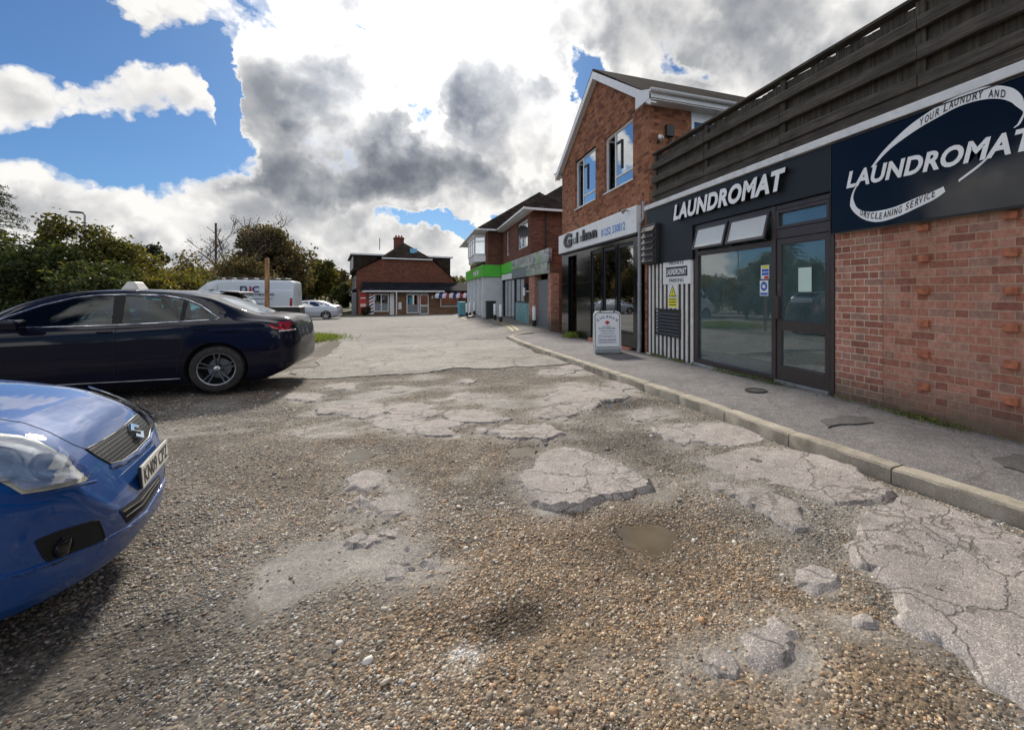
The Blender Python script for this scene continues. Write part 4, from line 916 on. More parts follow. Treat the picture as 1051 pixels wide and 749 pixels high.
posts = [8.78, 6.9, 5.06, FY(940)-.05, 1.35, -.5, -2.4, -4.3]
for yp in posts: pm(MB().box(X0-.005, X0+.02, yp-.05, yp+.05, 3.502, 4.40), 'post', 'board', tf)
for (z0, z1) in ((3.505, 3.63), (3.79, 3.93), (4.09, 4.215)):
    ys_ = [8.86]+posts[1:]
    for a_, b_ in zip(ys_, ys_[1:]):
        t_ = rf.uniform(-.008, .008); pm(MB().box(X0-.062+rf.uniform(-.004, .004), X0-.006, b_+.004, a_-.004, z0+t_, z1+t_), 'rail', 'rail', tf, bevel=.006)
pm(MB().box(X0-.05, X0+.09, -5, 8.87, 4.412, 4.45), 'capping', 'rail', tf, bevel=.006)
# ---------------- small wall signs
ps = thing('parking_sign', 'white PRIVATE LAUNDROMAT PARKING sign on the slat panel', 'sign', (X0-.03, 7.85, 1.6))
xp = X0-.035
pm(MB().box(xp, xp+.006, 7.345, 8.39, 1.60, 2.10), 'board', 'sign_white', ps, bevel=.002)
pm(MB().box(xp-.002, xp, 7.46, 8.26, 1.755, 1.945), 'dark_band', 'dark_ink', ps)
P(ftxt('lettering', 'PRIVATE', xp-.0005, 8.13, 1.985, .54, .075, M['dark_ink'], None, ext=.002, bold=.01), ps); P(ftxt('lettering', 'LAUNDROMAT', xp-.0025, 8.23, 1.785, .74, .125, M['white_letter'], None, ext=.002, bold=.025, shear=.2), ps); P(ftxt('lettering', 'PARKING', xp-.0005, 8.13, 1.64, .54, .075, M['dark_ink'], None, ext=.002, bold=.01), ps)
ws_ = thing('warning_sign', 'small yellow and white hazard sign below the parking sign', 'sign', (X0-.03, 7.99, 1.15))
pm(MB().box(xp, xp+.006, 7.82, 8.18, 1.12, 1.595), 'board', 'sign_white', ws_, bevel=.002); pm(MB().box(xp-.0015, xp, 7.835, 8.165, 1.14, 1.33), 'caption_panel', 'yellow', ws_)
pm(MB().prism([(xp-.0004, 8.15, 1.35), (xp-.0004, 7.85, 1.35), (xp-.0004, 8.0, 1.585)], (-.0015, 0, 0)), 'triangle', 'dark_ink', ws_); pm(MB().prism([(xp-.002, 8.115, 1.368), (xp-.002, 7.885, 1.368), (xp-.002, 8.0, 1.55)], (-.0015, 0, 0)), 'triangle', 'yellow', ws_)
pm(MB().prism([(xp-.0036, 8.012, 1.52), (xp-.0036, 7.985, 1.44), (xp-.0036, 8.0, 1.44), (xp-.0036, 7.992, 1.38), (xp-.0036, 8.018, 1.455), (xp-.0036, 8.002, 1.455)], (-.001, 0, 0)), 'symbol', 'dark_ink', ws_)
for z in (1.29, 1.235, 1.18): pm(MB().box(xp-.0028, xp-.0016, 7.87, 8.13, z, z+.018), 'lettering', 'dark_ink', ws_)
# downpipe between the two shops
dp = thing('downpipe', 'pale grey rainwater pipe between the laundromat and its black tiled neighbour', 'pipe', (X0-.12, 9.33, .05))
pm(MB().tube([(X0-.12, 9.36, .07), (X0-.10, 9.36, .2), (X0-.09, 9.36, 2.7), (X0-.09, 9.36, 3.0), (X0-.02, 9.3, 3.12), (X0-.02, 9.3, 3.5)], .042, 12), 'pipe', 'grey_pipe', dp, smooth=60)
for z in (.5, 1.6, 2.5): pm(MB().cyl((X0-.092, 9.36, z), (X0-.092, 9.36, z+.04), .052, n=14), 'bracket', 'grey_pipe', dp, smooth=40)
# stopcock covers in the pavement
def cover(px, py, r, label):
    x, y = on_pave(px, py); z = pav(x, y)+.004; t = thing('utility_cover', label, 'cover', (x, y, z), 0, 'covers in the pavement')
    pm(MB().lathe([(0, .006), (r*.8, .006), (r*.82, .0), (r*.9, .0), (r*.92, .010), (r, .010), (r+.005, -.02)], 28, Matrix.Translation((x, y, z)) @ Matrix.Rotation(R(90), 4, 'X')), 'frame', 'tyre', t, smooth=30)
    pm(MB().box(x-r*.5, x+r*.5, y-.006, y+.006, z+.006, z+.010), 'lifting_bar', 'grey_metal', t)
cover(776, 401.5, .14, 'round dark metal cover in the pavement in front of the glazed door')
# ================================================================== Gulshan building
gb = thing('gabled_shop_building', 'two storey brown brick shop with white gable edge and black tiled ground floor', 'building', (X0, 12.3, 0))
yS, yN = 9.06, 15.72; zE = 5.72; ya, za = 12.2, 7.62
def gable_wall():
    m_ = MB(); m_.prism([(X0, yS, 2.80), (X0, yN, 2.80), (X0, yN, zE), (X0, ya, za), (X0, yS, zE)], (.23, 0, 0)); return m_
# front wall with two real window openings: built from pieces
WIN = [(12.40, 14.25, 4.16, 5.70), (9.90, 11.70, 4.16, 5.66)]
gwm = MB()
def wbox(y0, y1, z0, z1): gwm.box(X0, X0+.23, y0, y1, z0, z1)
(wa0, wa1, wz0, wz1), (wb0, wb1, _, wz2) = WIN
wbox(yS, wb0, 2.8, zE-.02); wbox(wb1, wa0, 2.8, zE-.02); wbox(wa1, yN, 2.8, zE-.02); wbox(wb0, wb1, 2.8, wz0); wbox(wa0, wa1, 2.8, wz0); wbox(wb0, wb1, wz2, zE-.02); wbox(wa0, wa1, wz1, zE-.02)
gwm.prism([(X0, yS, zE-.02), (X0, yN, zE-.02), (X0, ya, za)], (.23, 0, 0))
gw = pm(gwm, 'front_wall', 'brick_gul', gb)
pb('side_wall', 'brick_gul', gb, X0+.001, 5.82, yS-.001, yS+.22, -.1, zE+.02, bevel=0); pb('side_wall', 'brick_gul', gb, 5.82, 12, yS-.001, yS+.22, -.1, 4.4, bevel=0); pb('side_wall', 'brick_gul', gb, 7.0, 12, yS-.001, yS+.22, 4.4, zE+.02, bevel=0)
pb('side_wall', 'brick_gul', gb, X0+.231, 12, yN-.22, yN-.001, -.3, zE+.02, bevel=0); pb('rear_wall', 'brick_gul', gb, 11.8, 12.0, yS+.23, yN-.23, -.3, zE, bevel=0)
pm(MB().prism([(12, yS, zE), (12, yN, zE), (12, ya, za)], (-.2, 0, 0)), 'rear_gable', 'brick_gul', gb)
# roof slopes
oh = .32; sl = (za-zE)/(ya-yS)
def slope(yA_, zA_, yB_, zB_, x0, x1, th=.09): return MB().prism([(x0, yA_, zA_), (x0, yB_, zB_), (x0, yB_, zB_+th), (x0, yA_, zA_+th)], (x1-x0, 0, 0))
zs = zE-oh*sl+.08
pm(slope(yS-oh, zs, ya, za+.10, X0-.16, 12.2), 'roof_slope', 'roof_tile', gb); pm(slope(yN+oh, zs, ya, za+.10, X0-.16, 12.2), 'roof_slope', 'roof_tile', gb)
for (yA_, sgn) in ((yS-oh, 1), (yN+oh, -1)):
    m_ = MB(); m_.prism([(X0-.17, yA_, zs-.14), (X0-.17, ya, za-.10), (X0-.17, ya, za+.11), (X0-.17, yA_, zs+.08)], (.03, 0, 0)); m_.prism([(X0-.14, yA_, zs-.09), (X0-.14, ya, za-.05), (X0-.14, ya, za-.02), (X0-.14, yA_, zs-.06)], (.14, 0, 0))
    pm(m_, 'bargeboard', 'upvc', gb)
# boxed eaves and gutter
for (y0, y1, nm) in ((yS-oh, yS-.003, 1), (yN+.003, yN+oh, 2)):
    pb('soffit', 'upvc', gb, X0-.172, 12, y0, y1, zE-.13, zE-.10); yf = y0 if nm == 1 else y1
    pb('fascia_board', 'upvc', gb, X0-.138, 12, yf-.012, yf+.012, zE-.10, zE+.10)
    g_ = MB(); n = 9; gy = yf-.075 if nm == 1 else yf+.075
    prof = [(gy+.06*math.cos(math.pi+math.pi*k/(n-1)), zE+.06+.06*math.sin(math.pi+math.pi*k/(n-1))) for k in range(n)]; prof2 = [(gy+.054*math.cos(2*math.pi-math.pi*k/(n-1)), zE+.06+.054*math.sin(2*math.pi-math.pi*k/(n-1))) for k in range(n)]
    g_.prism([(X0-.19, a, b) for a, b in prof+prof2], (16.8-X0-4.5, 0, 0)); pm(g_, 'gutter', 'upvc', gb, smooth=40)
    pm(MB().prism([(X0-.176, y0, zE-.13), (X0-.176, y1+(.35 if nm == 1 else 0), zE-.13), (X0-.176, y1+(.35 if nm == 1 else 0), zE+.30), (X0-.176, y0, zE+.06)], (.036, 0, 0)) if nm == 1 else MB().box(X0-.176, X0-.14, y0, y1, zE-.13, zE+.02), 'eave_box_end', 'upvc', gb)
# windows
def gwin(y0, y1, z0, z1):
    w = .055; xa_, xb_ = X0+.06, X0+.12; yv = y1-(y1-y0)*.34; zl = z0+(z1-z0)*.20
    m_ = MB().box(xa_, xb_, y0, y0+w, z0, z1).box(xa_, xb_, y1-w, y1, z0, z1).box(xa_, xb_, y0+w, y1-w, z1-w, z1).box(xa_, xb_, y0+w, y1-w, z0, z0+w).box(xa_, xb_, yv-.03, yv+.03, z0+w, z1-w).box(xa_, xb_, y0+w, yv-.03, zl-.025, zl+.025)
    win = pm(m_, 'window', 'upvc', gb, bevel=.004)
    for (a, b, c, d) in ((y0+w, yv-.03, zl+.025, z1-w), (y0+w, yv-.03, z0+w, zl-.025)): sub(bxs('pane', 'win_glass', None, X0+.085, X0+.091, a, b, c, d, bevel=0), win)
    iw = MB(); ym_ = (y0+yv)/2    # inner casement lines of the fixed light
    iw.box(X0+.052, X0+.085, yv-.40, yv-.36, zl+.16, z1-.30).box(X0+.052, X0+.085, yv-.36, yv-.06, z1-.34, z1-.30)
    sub(iw.build('inner_frame', M['louvre'], None), win)
    # casement hung on the far jamb, swung open over the street
    ang = R(78); L_ = y1-w-yv-.03; Mx = Matrix.Translation((X0+.05, y1-w, 0)) @ Matrix.Rotation(ang, 4, 'Z')
    c_ = MB(); 
    for b in ((-.03, .02, -L_, -L_+.05, z0+w, z1-w), (-.03, .02, -.05, 0, z0+w, z1-w), (-.03, .02, -L_+.05, -.05, z0+w, z0+w+.05), (-.03, .02, -L_+.05, -.05, z1-w-.05, z1-w)): c_.box(*b, Mx)
    cs = sub(c_.build('casement', M['upvc'], None, bevel=.004), win) if False else pm(c_, 'open_casement', 'upvc', gb, bevel=.004)
    sub(MB().box(-.008, -.003, -L_+.05, -.05, z0+w+.05, z1-w-.05, Mx).build('pane', M['win_glass'], None), cs)
    pb('window_sill', 'upvc', gb, X0-.03, X0+.12, y0-.03, y1+.03, z0-.035, z0-.002)
for w_ in WIN: gwin(*w_)
pb('upstairs_room', 'room', gb, X0+.9, X0+1.0, yS+.25, yN-.25, 2.9, 5.7, bevel=0)
for w_ in WIN: pb('curtain', 'white_trim', gb, X0+.3, X0+.33, w_[0], w_[0]+.45, 4.1, 5.7, bevel=0)
# side window above the laundromat roof
m_ = MB().box(5.83, 5.90, yS-.03, yS+.04, 4.4, 5.62).box(6.45, 6.52, yS-.03, yS+.04, 4.4, 5.62).box(6.93, 7.0, yS-.03, yS+.04, 4.4, 5.62).box(5.90, 6.93, yS-.03, yS+.04, 5.36, 5.62).box(5.90, 6.93, yS-.03, yS+.04, 4.4, 4.5)
sw = pm(m_, 'side_window', 'upvc', gb, bevel=.004); sub(bxs('pane', 'dark_glass', None, 5.90, 6.45, yS+.002, yS+.008, 4.5, 5.36, bevel=0), sw); sub(bxs('pane', 'dark_glass', None, 6.52, 6.93, yS+.002, yS+.008, 4.5, 5.36, bevel=0), sw)
# ground floor: polished black tiles, two doors and tall windows
zg = -.25; zc_ = 2.80; gx0 = X0-.02
tiles = MB()
def tl(y0, y1, z0, z1): tiles.box(gx0, X0+.1, y0, y1, z0, z1)
OPEN = [(14.05, 14.95), (11.95, 12.75), (10.95, 11.80), (9.85, 10.80)]
prev = 15.70
for (a, b) in OPEN:
    zz = zg
    while zz < zc_:
        z2 = min(zz+.50, zc_); tl(b+.003, prev-.003, zz+.002, z2-.002); zz += .50
    prev = a
zz = zg
while zz < zc_: z2 = min(zz+.5, zc_); tl(9.40, prev-.003, zz+.002, z2-.002); zz += .5
for (a, b) in OPEN: tl(a+.003, b-.003, 2.66, zc_)
pm(tiles, 'black_tiles', 'tile_black', gb, bevel=.003)
pb('tile_backing', 'black', gb, X0+.10, X0+.15, 14.96, 15.68, -.3, 2.8, bevel=0)
for i, (a, b) in enumerate(OPEN):
    if i == 0:
        d = pb('door', 'black', gb, X0+.25, X0+.30, a, b, -.05, 2.35, bevel=.01); sub(bxs('handle', 'chrome', None, X0+.21, X0+.25, a+.08, a+.11, .9, 1.3), d); pb('door_fanlight', 'dark_glass', gb, X0+.2, X0+.21, a, b, 2.35, 2.65, bevel=0)
    else:
        z0 = .42 if i != 1 else .05
        f_ = MB().box(X0+.01, X0+.07, a, a+.06, z0, 2.655).box(X0+.01, X0+.07, b-.06, b, z0, 2.655).box(X0+.01, X0+.07, a+.06, b-.06, 2.58, 2.655).box(X0+.01, X0+.07, a+.06, b-.06, z0, z0+.07)
        w = pm(f_, 'shop_window', 'black', gb, bevel=.004); sub(bxs('pane', 'dark_glass', None, X0+.035, X0+.041, a+.06, b-.06, z0+.07, 2.58, bevel=0), w)
        tiles2 = pb('stall_riser', 'tile_black', gb, X0-.012, X0+.1, a+.003, b-.003, -.25, z0-.003, bevel=0)
pb('interior_wall', 'slat_dark', gb, X0+2.2, X0+2.3, 9.3, 15.5, -.2, 2.9, bevel=0); pb('interior_floor', 'slat_dark', gb, X0+.3, X0+2.2, 9.3, 15.5, -.1, .05, bevel=0); pb('interior_ceiling', 'slat_dark', gb, X0+.3, X0+2.2, 9.3, 15.5, 2.8, 2.85, bevel=0)
pb('doorstep', 'brick_orange', gb, X0-.10, X0-.021, 9.9, 12.8, -.2, float(road(11))+.21, bevel=.01)
# fascia sign
gs = thing('restaurant_sign', 'long white fascia sign reading Gulshan with a blue telephone number', 'sign', (X0-.25, 12.5, 2.8))
pm(MB().box(X0-.13, X0-.001, 9.46, 15.74, 2.815, 3.44), 'panel', 'sign_white', gs, bevel=.01)
pm(MB().box(X0-.11, X0-.03, 9.49, 15.7, 2.775, 2.812), 'underside_rail', 'black', gs)
xg = X0-.134
P(ftxt('letter', 'G', xg, 15.02, 2.93, .86, .47, M['dark_ink'], None, ext=.04, bold=.05), gs)
for ch, y, w, h, mt in (('u', 14.10, .34, .20, 'ghost'), ('l', 13.68, .13, .34, 'dark_ink'), ('s', 13.42, .30, .2, 'ghost'), ('h', 13.10, .38, .34, 'dark_ink'), ('a', 12.68, .34, .22, 'dark_ink'), ('n', 12.28, .36, .22, 'dark_ink')):
    P(ftxt('letter', ch, xg, y, 2.99, w, h, M[mt], None, ext=.004 if mt == 'ghost' else .035, bold=.04), gs)
P(ftxt('telephone_number', '01252 330812', xg+.003, 11.62, 2.955, 1.56, .20, M['blue_ink'], None, ext=.003, bold=.02), gs)
def fixture(name, label, cat, loc): return thing(name, label, cat, loc)
ab = fixture('alarm_box', 'small dark box on the brown brick side wall under the eaves', 'alarm box', (5.22, yS, 4.95)); pm(MB().box(5.14, 5.34, yS-.10, yS-.002, 4.93, 5.20), 'casing', 'black', ab, bevel=.015); pm(MB().tube([(5.24, yS-.02, 4.93), (5.24, yS-.02, 4.45)], .012, 6), 'cable', 'black', ab)
cc = fixture('security_camera', 'small white security camera on the corner of the gabled building', 'camera', (4.98, yS, 4.86)); pm(MB().cyl((4.97, yS-.002, 4.80), (4.97, yS-.07, 4.80), .035), 'bracket', 'black', cc, smooth=40); pm(MB().tube([(4.97, yS-.07, 4.82), (5.02, yS-.09, 4.88), (4.90, yS-.22, 4.85)], [.03, .05, .045], 12), 'housing', 'upvc', cc, smooth=40)
c2 = fixture('floodlight', 'small grey lamp at the right end of the white restaurant sign', 'lamp', (X0-.3, 9.85, 3.38)); pm(MB().tube([(X0-.13, 9.9, 3.38), (X0-.24, 9.86, 3.38)], .018, 8), 'arm', 'grey_metal', c2); pm(MB().cyl((X0-.22, 9.86, 3.40), (X0-.30, 9.86, 3.33), .03, .055), 'head', 'grey_metal', c2, smooth=40)
# A-board
bx_, by_ = PD(623, 470*1.345/(361.2-PY)); bz = pav(bx_, by_)
abd = thing('pavement_sign', 'white rounded A-board with blue lettering standing on the pavement', 'A-board', (bx_, by_, bz), R(-16))
def rrect(w, h, r, n=6):
    pts = []
    for cx, cy, a0 in ((w/2-r, h-r, 0), (-w/2+r, h-r, 90)): pts += [(cx+r*math.cos(R(a0+90*k/n)), cy+r*math.sin(R(a0+90*k/n))) for k in range(n+1)]
    return pts+[(-w/2, 0), (w/2, 0)]
Ma = Matrix.Translation((0, -.16, .10)) @ Matrix.Rotation(R(-9), 4, 'X')
def aface(name, w, h, r, z0, y0, y1, mat):
    pts = [Ma @ Vector((x, y0, z+z0)) for x, z in rrect(w, h, r)]; d = Ma.to_3x3() @ Vector((0, y1-y0, 0)); return MB().prism(pts, d).build(name, M[mat], abd)
aface('face_panel', .62, .86, .09, .0, 0, .03, 'upvc'); aface('poster', .53, .74, .06, .06, -.004, -.0005, 'sign_white'); 
Mb = Matrix.Translation((0, .22, .10)) @ Matrix.Rotation(R(9), 4, 'X')
pts = [Mb @ Vector((x, 0, z)) for x, z in rrect(.62, .86, .09)]; MB().prism(pts, Mb.to_3x3() @ Vector((0, -.03, 0))).build('rear_panel', M['upvc'], abd)
MB().box(-.29, .29, -.20, .26, .0, .13).build('base', M['grey_pipe'], abd, bevel=.03)
for sx in (-.16, .16): MB().box(sx-.015, sx+.015, -.03, .09, .925, .965).build('clip', M['black'], abd)
bo = [Ma @ Vector((x, -.006, z+.05)) for x, z in rrect(.56, .775, .07)]; MB().tube(bo, .006, 6, closed=True).build('border', M['dark_ink'], abd)
AT = Ma @ Matrix.Rotation(R(90), 4, 'X')
def atxt(body, cx, z, w, h, mat, name='lettering', rot=0, bold=.02): return txt(name, body, AT @ Matrix.Translation((cx, z, .005)) @ Matrix.Rotation(R(rot), 4, 'Z') @ Matrix.Translation((-w/2, 0, 0)), w, h, M[mat], abd, .002, bold)
for i, c in enumerate('GULSHAN'): a = (i-3)/3; atxt(c, a*.20, .705-.075*a*a, .052, .062, 'navy_ink', rot=-a*32)
rose = [Ma @ Vector((.06*math.cos(k*.5236)*(1 if k % 2 else .7), -.0045, .60+.052*math.sin(k*.5236)*(1 if k % 2 else .7))) for k in range(12)]; MB().prism(rose, Ma.to_3x3() @ Vector((0, -.002, 0))).build('emblem', M['red_ink'], abd)
rr = random.Random(9)
for z, w, h in ((.50, .22, .022), (.455, .40, .030), (.40, .36, .022), (.35, .32, .018), (.30, .40, .018), (.26, .42, .018), (.195, .42, .030), (.14, .42, .030)):
    x = -w/2; m_ = MB()
    while x < w/2-.012: l = rr.uniform(.008, .02); m_.box(x, min(x+l, w/2), -.0065, -.0045, z, z+h*rr.uniform(.7, 1), Ma); x += l+rr.uniform(.005, .012)
    m_.build('small_print', M['navy_ink'], abd)
# ================================================================== shops further along
M['slate'] = rooftile('dark_slate_roof', (.018, .019, .024))
def hip(mb, x0, x1, y0, y1, z, zr, rx=None, ry=None, th=.06):
    # hipped roof on a rectangle; ridge from (rx, ry0) to (rx, ry1)
    a, b, c, d = (x0, y0, z), (x1, y0, z), (x1, y1, z), (x0, y1, z); r0 = (rx, ry[0], zr); r1 = (rx, ry[1], zr)
    mb.add([a, b, c, d, r0, r1, (x0, y0, z-th), (x1, y0, z-th), (x1, y1, z-th), (x0, y1, z-th)], [(0, 1, 4), (1, 2, 5, 4), (2, 3, 5), (3, 0, 4, 5), (6, 7, 1, 0), (7, 8, 2, 1), (8, 9, 3, 2), (9, 6, 0, 3), (9, 8, 7, 6)]); return mb
def frame_win(name, axis, pos, a0, a1, z0, z1, parent, mat='upvc', glassm='win_glass', bars=1, w=.06, out=-1, cross=0):
    # window set on a wall: axis 'x' = wall faces -X at x=pos (a = Y), axis 'y' = wall faces -Y at y=pos (a = X)
    m_ = MB()
    def b(A0, A1, Z0, Z1, d0=-.02, d1=.05):
        if axis == 'x': m_.box(pos+d0, pos+d1, A0, A1, Z0, Z1)
        else: m_.box(A0, A1, pos+d0, pos+d1, Z0, Z1)
    b(a0, a0+w, z0, z1); b(a1-w, a1, z0, z1); b(a0+w, a1-w, z1-w, z1); b(a0+w, a1-w, z0, z0+w)
    for k in range(1, bars+1): c = a0+(a1-a0)*k/(bars+1); b(c-w/2, c+w/2, z0+w, z1-w)
    if cross: c = z0+(z1-z0)*cross; b(a0+w, a1-w, c-w/2, c+w/2, -.015, .045)
    o = pm(m_, name, mat, parent)
    p = MB(); p.box(pos-.004, pos+.004, a0+w, a1-w, z0+w, z1-w) if axis == 'x' else p.box(a0+w, a1-w, pos-.004, pos+.004, z0+w, z1-w)
    sub(p.build('pane', M[glassm], None), o); return o
sb = thing('brick_shop_building', 'hip roofed dark brick shop with roller shutter and satellite dish beyond the white restaurant sign', 'building', (X0, 22, 0))
bk = MB(); bk.box(X0, X0+.2, 20.66, 21.35, 3.12, 5.2).box(X0, X0+.2, 23.75, 26.25, 3.12, 5.2).box(X0, X0+.2, 27.05, 28.2, 3.12, 5.2).box(X0, X0+.2, 21.35, 23.75, 3.12, 3.65).box(X0, X0+.2, 21.35, 23.75, 5.0, 5.2).box(X0, X0+.2, 26.25, 27.05, 3.12, 3.6).box(X0, X0+.2, 26.25, 27.05, 5.02, 5.2)
pm(bk, 'upper_wall', 'brick_dark', sb); pb('side_wall', 'brick_dark', sb, X0+.001, 12, 20.661, 20.86, 3.12, 5.2, bevel=0); pb('rear_wall', 'brick_dark', sb, 11.8, 12, 20.87, 28.2, -.3, 5.2, bevel=0)
pb('garage_wall', 'brick_dark', sb, X0+.001, 12, 17.15, 17.37, -.3, 3.14, bevel=0); pb('pier', 'brick', sb, X0-.02, X0+.3, 17.14, 17.62, -.3, 2.2, bevel=0); pb('pier', 'brick', sb, X0-.02, X0+.3, 19.92, 21.0, -.3, 2.2, bevel=0)
pb('flat_roof', 'underbody', sb, X0+.05, 12, 17.38, 20.65, 3.0, 3.08, bevel=0)
rs = MB(); 
for k in range(22): rs.box(X0+.12+(.012 if k % 2 else 0), X0+.16, 17.62, 19.92, -.1+k*.095, -.1+(k+1)*.095-.004)
pm(rs, 'roller_shutter', 'shutter', sb); pb('shop_interior', 'slat_dark', sb, X0+2.5, X0+2.6, 21, 28, -.3, 3.1, bevel=0)
frame_win('shop_window', 'x', X0+.06, 21.05, 24.4, .95, 2.2, sb, 'louvre', 'dark_glass', 2); pb('teal_panel', 'pale_blue', sb, X0+.02, X0+.08, 21.05, 24.4, -.2, .94)
frame_win('shop_door', 'x', X0+.06, 24.8, 27.9, -.05, 2.2, sb, 'frame', 'win_glass', 2)
pb('red_poster', 'red_ink', sb, X0+.09, X0+.10, 25.1, 25.7, .1, 1.2, bevel=0); pb('pale_poster', 'sign_white', sb, X0+.09, X0+.10, 25.2, 25.9, 1.2, 1.9, bevel=0)
pb('white_poster', 'sign_white', sb, X0+.03, X0+.035, 22.1, 22.6, 1.3, 1.7, bevel=0)
frame_win('window', 'x', X0+.08, 21.37, 23.73, 3.67, 4.98, sb, bars=2, cross=.7); frame_win('window', 'x', X0+.08, 26.27, 27.03, 3.62, 5.0, sb, bars=0)
pm(hip(MB(), X0-.35, 12.3, 20.3, 29, 5.28, 8.05, 8.4, (24., 27)), 'roof', 'roof_tile', sb)
pb('gutter', 'upvc', sb, X0-.46, X0-.36, 20.2, 27.9, 5.16, 5.27, bevel=.02); pb('gutter', 'upvc', sb, X0-.35, 12, 20.2, 20.3, 5.16, 5.27, bevel=.02); pb('soffit', 'upvc', sb, X0-.35, X0, 20.3, 28.1, 5.12, 5.16)
pm(MB().tube([(5.45, 20.62, 3.1), (5.45, 20.62, 5.15)], .035, 8), 'drainpipe', 'black', sb)
f1 = thing('mural_sign', 'long grey and green pictorial fascia above the roller shutter', 'sign', (X0-.12, 20.7, 2.2))
def muralmat():
    m, nt, bs = newmat('pictorial_sign_print'); tc = N(nt, 'ShaderNodeTexCoord').outputs['Object']; mp = N(nt, 'ShaderNodeMapping'); mp.inputs['Scale'].default_value = (1, .9, 1.6); L(nt, tc, mp.inputs[0])
    n = noise(nt, mp.outputs[0], 2.2, 6, .7); c = ramp(nt, n, [(.3, (.03, .035, .04)), (.45, (.22, .24, .24)), (.58, (.50, .52, .50)), (.7, (.20, .26, .18))])
    n2 = noise(nt, mp.outputs[0], 1.1, 2); c = mixc(nt, ramp(nt, n2, [(.5, 0.), (.62, .7)]), c, (.18, .40, .12)); L(nt, c, bs.inputs['Base Color']); bs.inputs['Roughness'].default_value = .35; return m
M['mural'] = muralmat()
pm(MB().box(X0-.14, X0-.021, 17.0, 24.62, 2.66, 3.16), 'print_panel', 'mural', f1); pm(MB().box(X0-.13, X0-.021, 17.3, 21.0, 2.205, 2.65), 'lower_panel', 'mural', f1); pm(MB().box(X0-.12, X0-.021, 21.0, 24.7, 2.205, 2.65), 'grey_panel', 'shutter', f1)
f1b = thing('door_sign', 'small white fascia board over the shop door next to the green fascia', 'sign', (X0-.12, 26.3, 2.2)); pm(MB().box(X0-.12, X0-.02, 24.75, 28.1, 2.21, 2.52), 'board', 'sign_white', f1b)
sd = thing('satellite_dish', 'dark satellite dish beside the upstairs window of the hip roofed shop', 'satellite dish', (X0, 21.9, 4.4))
yd, zd = FY(537.5, X0-.35), FZ(537.5, 238, X0-.35)
pm(MB().lathe([(0, .0), (.12, .015), (.22, .05), (.27, .09), (.275, .085), (.22, .04), (.12, .005), (0, -.01)], 24, Matrix.Translation((X0-.35, yd, zd)) @ Matrix.Rotation(R(150), 4, 'Z')), 'dish', 'louvre', sd, smooth=40)
pm(MB().tube([(X0, yd+.1, zd-.1), (X0-.3, yd+.02, zd-.05)], .02, 6), 'arm', 'grey_metal', sd)
# ---------------- the shop with the green fascia, which stands forward
gx = 3.55; gu = 3.86
gsb = thing('green_fascia_shop', 'shop standing forward with bright green fascia and white walls below an upstairs bay window', 'building', (gx, 33, 0))
pb('white_side_wall', 'render_white', gsb, gx+.12, X0-.03, 28.26, 28.45, -.5, 2.40, bevel=0)
pb('upper_side_wall', 'brick_dark', gsb, gu, X0+.2, 28.22, 28.42, 3.0, 5.2, bevel=0); pb('upper_front_wall', 'brick_dark', gsb, gu, gu+.2, 28.43, 38.6, 3.0, 5.2, bevel=0); pb('far_wall', 'brick_dark', gsb, gu, 12, 38.61, 38.8, -.9, 5.2, bevel=0); pb('rear_wall', 'brick_dark', gsb, 11.8, 12, 28.4, 38.6, -.9, 5.2, bevel=0)
pb('green_fascia', 'green_sign', gsb, gx-.06, X0-.13, 28.16, 28.255, 2.42, 3.14, bevel=.01); pb('green_fascia', 'green_sign', gsb, gx-.06, gx+.04, 28.256, 38.7, 2.42, 3.14, bevel=.01); pb('green_fascia', 'green_sign', gsb, X0-.13, X0-.02, 24.63, 28.15, 2.56, 3.16, bevel=.01)
pb('canopy_top', 'green_sign', gsb, gx+.041, gu-.002, 28.26, 38.6, 3.02, 3.1, bevel=0)
for i, (a, b) in enumerate(((28.3, 28.7), (30.6, 30.9), (32.9, 33.2), (35.2, 35.5), (37.6, 38.0))): pb('pilaster', 'render_white', gsb, gx, gx+.2, a, b, -.9, 2.41, bevel=.01)
for i, (a, b) in enumerate(((28.72, 30.58), (30.92, 32.88), (33.22, 35.18), (35.52, 37.58))): frame_win('shop_window', 'x', gx+.1, a, b, -.2, 2.40, gsb, 'upvc', 'dark_glass', 1)
pb('shop_interior', 'room', gsb, gx+1.2, gx+1.3, 28.5, 38.6, -.9, 2.9, bevel=0)
for k in range(3): pb('fascia_lettering', 'white_letter', gsb, gx-.066, gx-.061, 30+k*1.1, 30.8+k*1.1, 2.62, 2.9, bevel=0)
by0, by1 = 29.4, 34.2; bxo = gu-.62
pm(MB().prism([(gu-.001, by0, 3.42), (bxo, by0+.55, 3.42), (bxo, by1-.55, 3.42), (gu-.001, by1, 3.42)], (0, 0, .42)), 'bay_base', 'upvc', gsb)
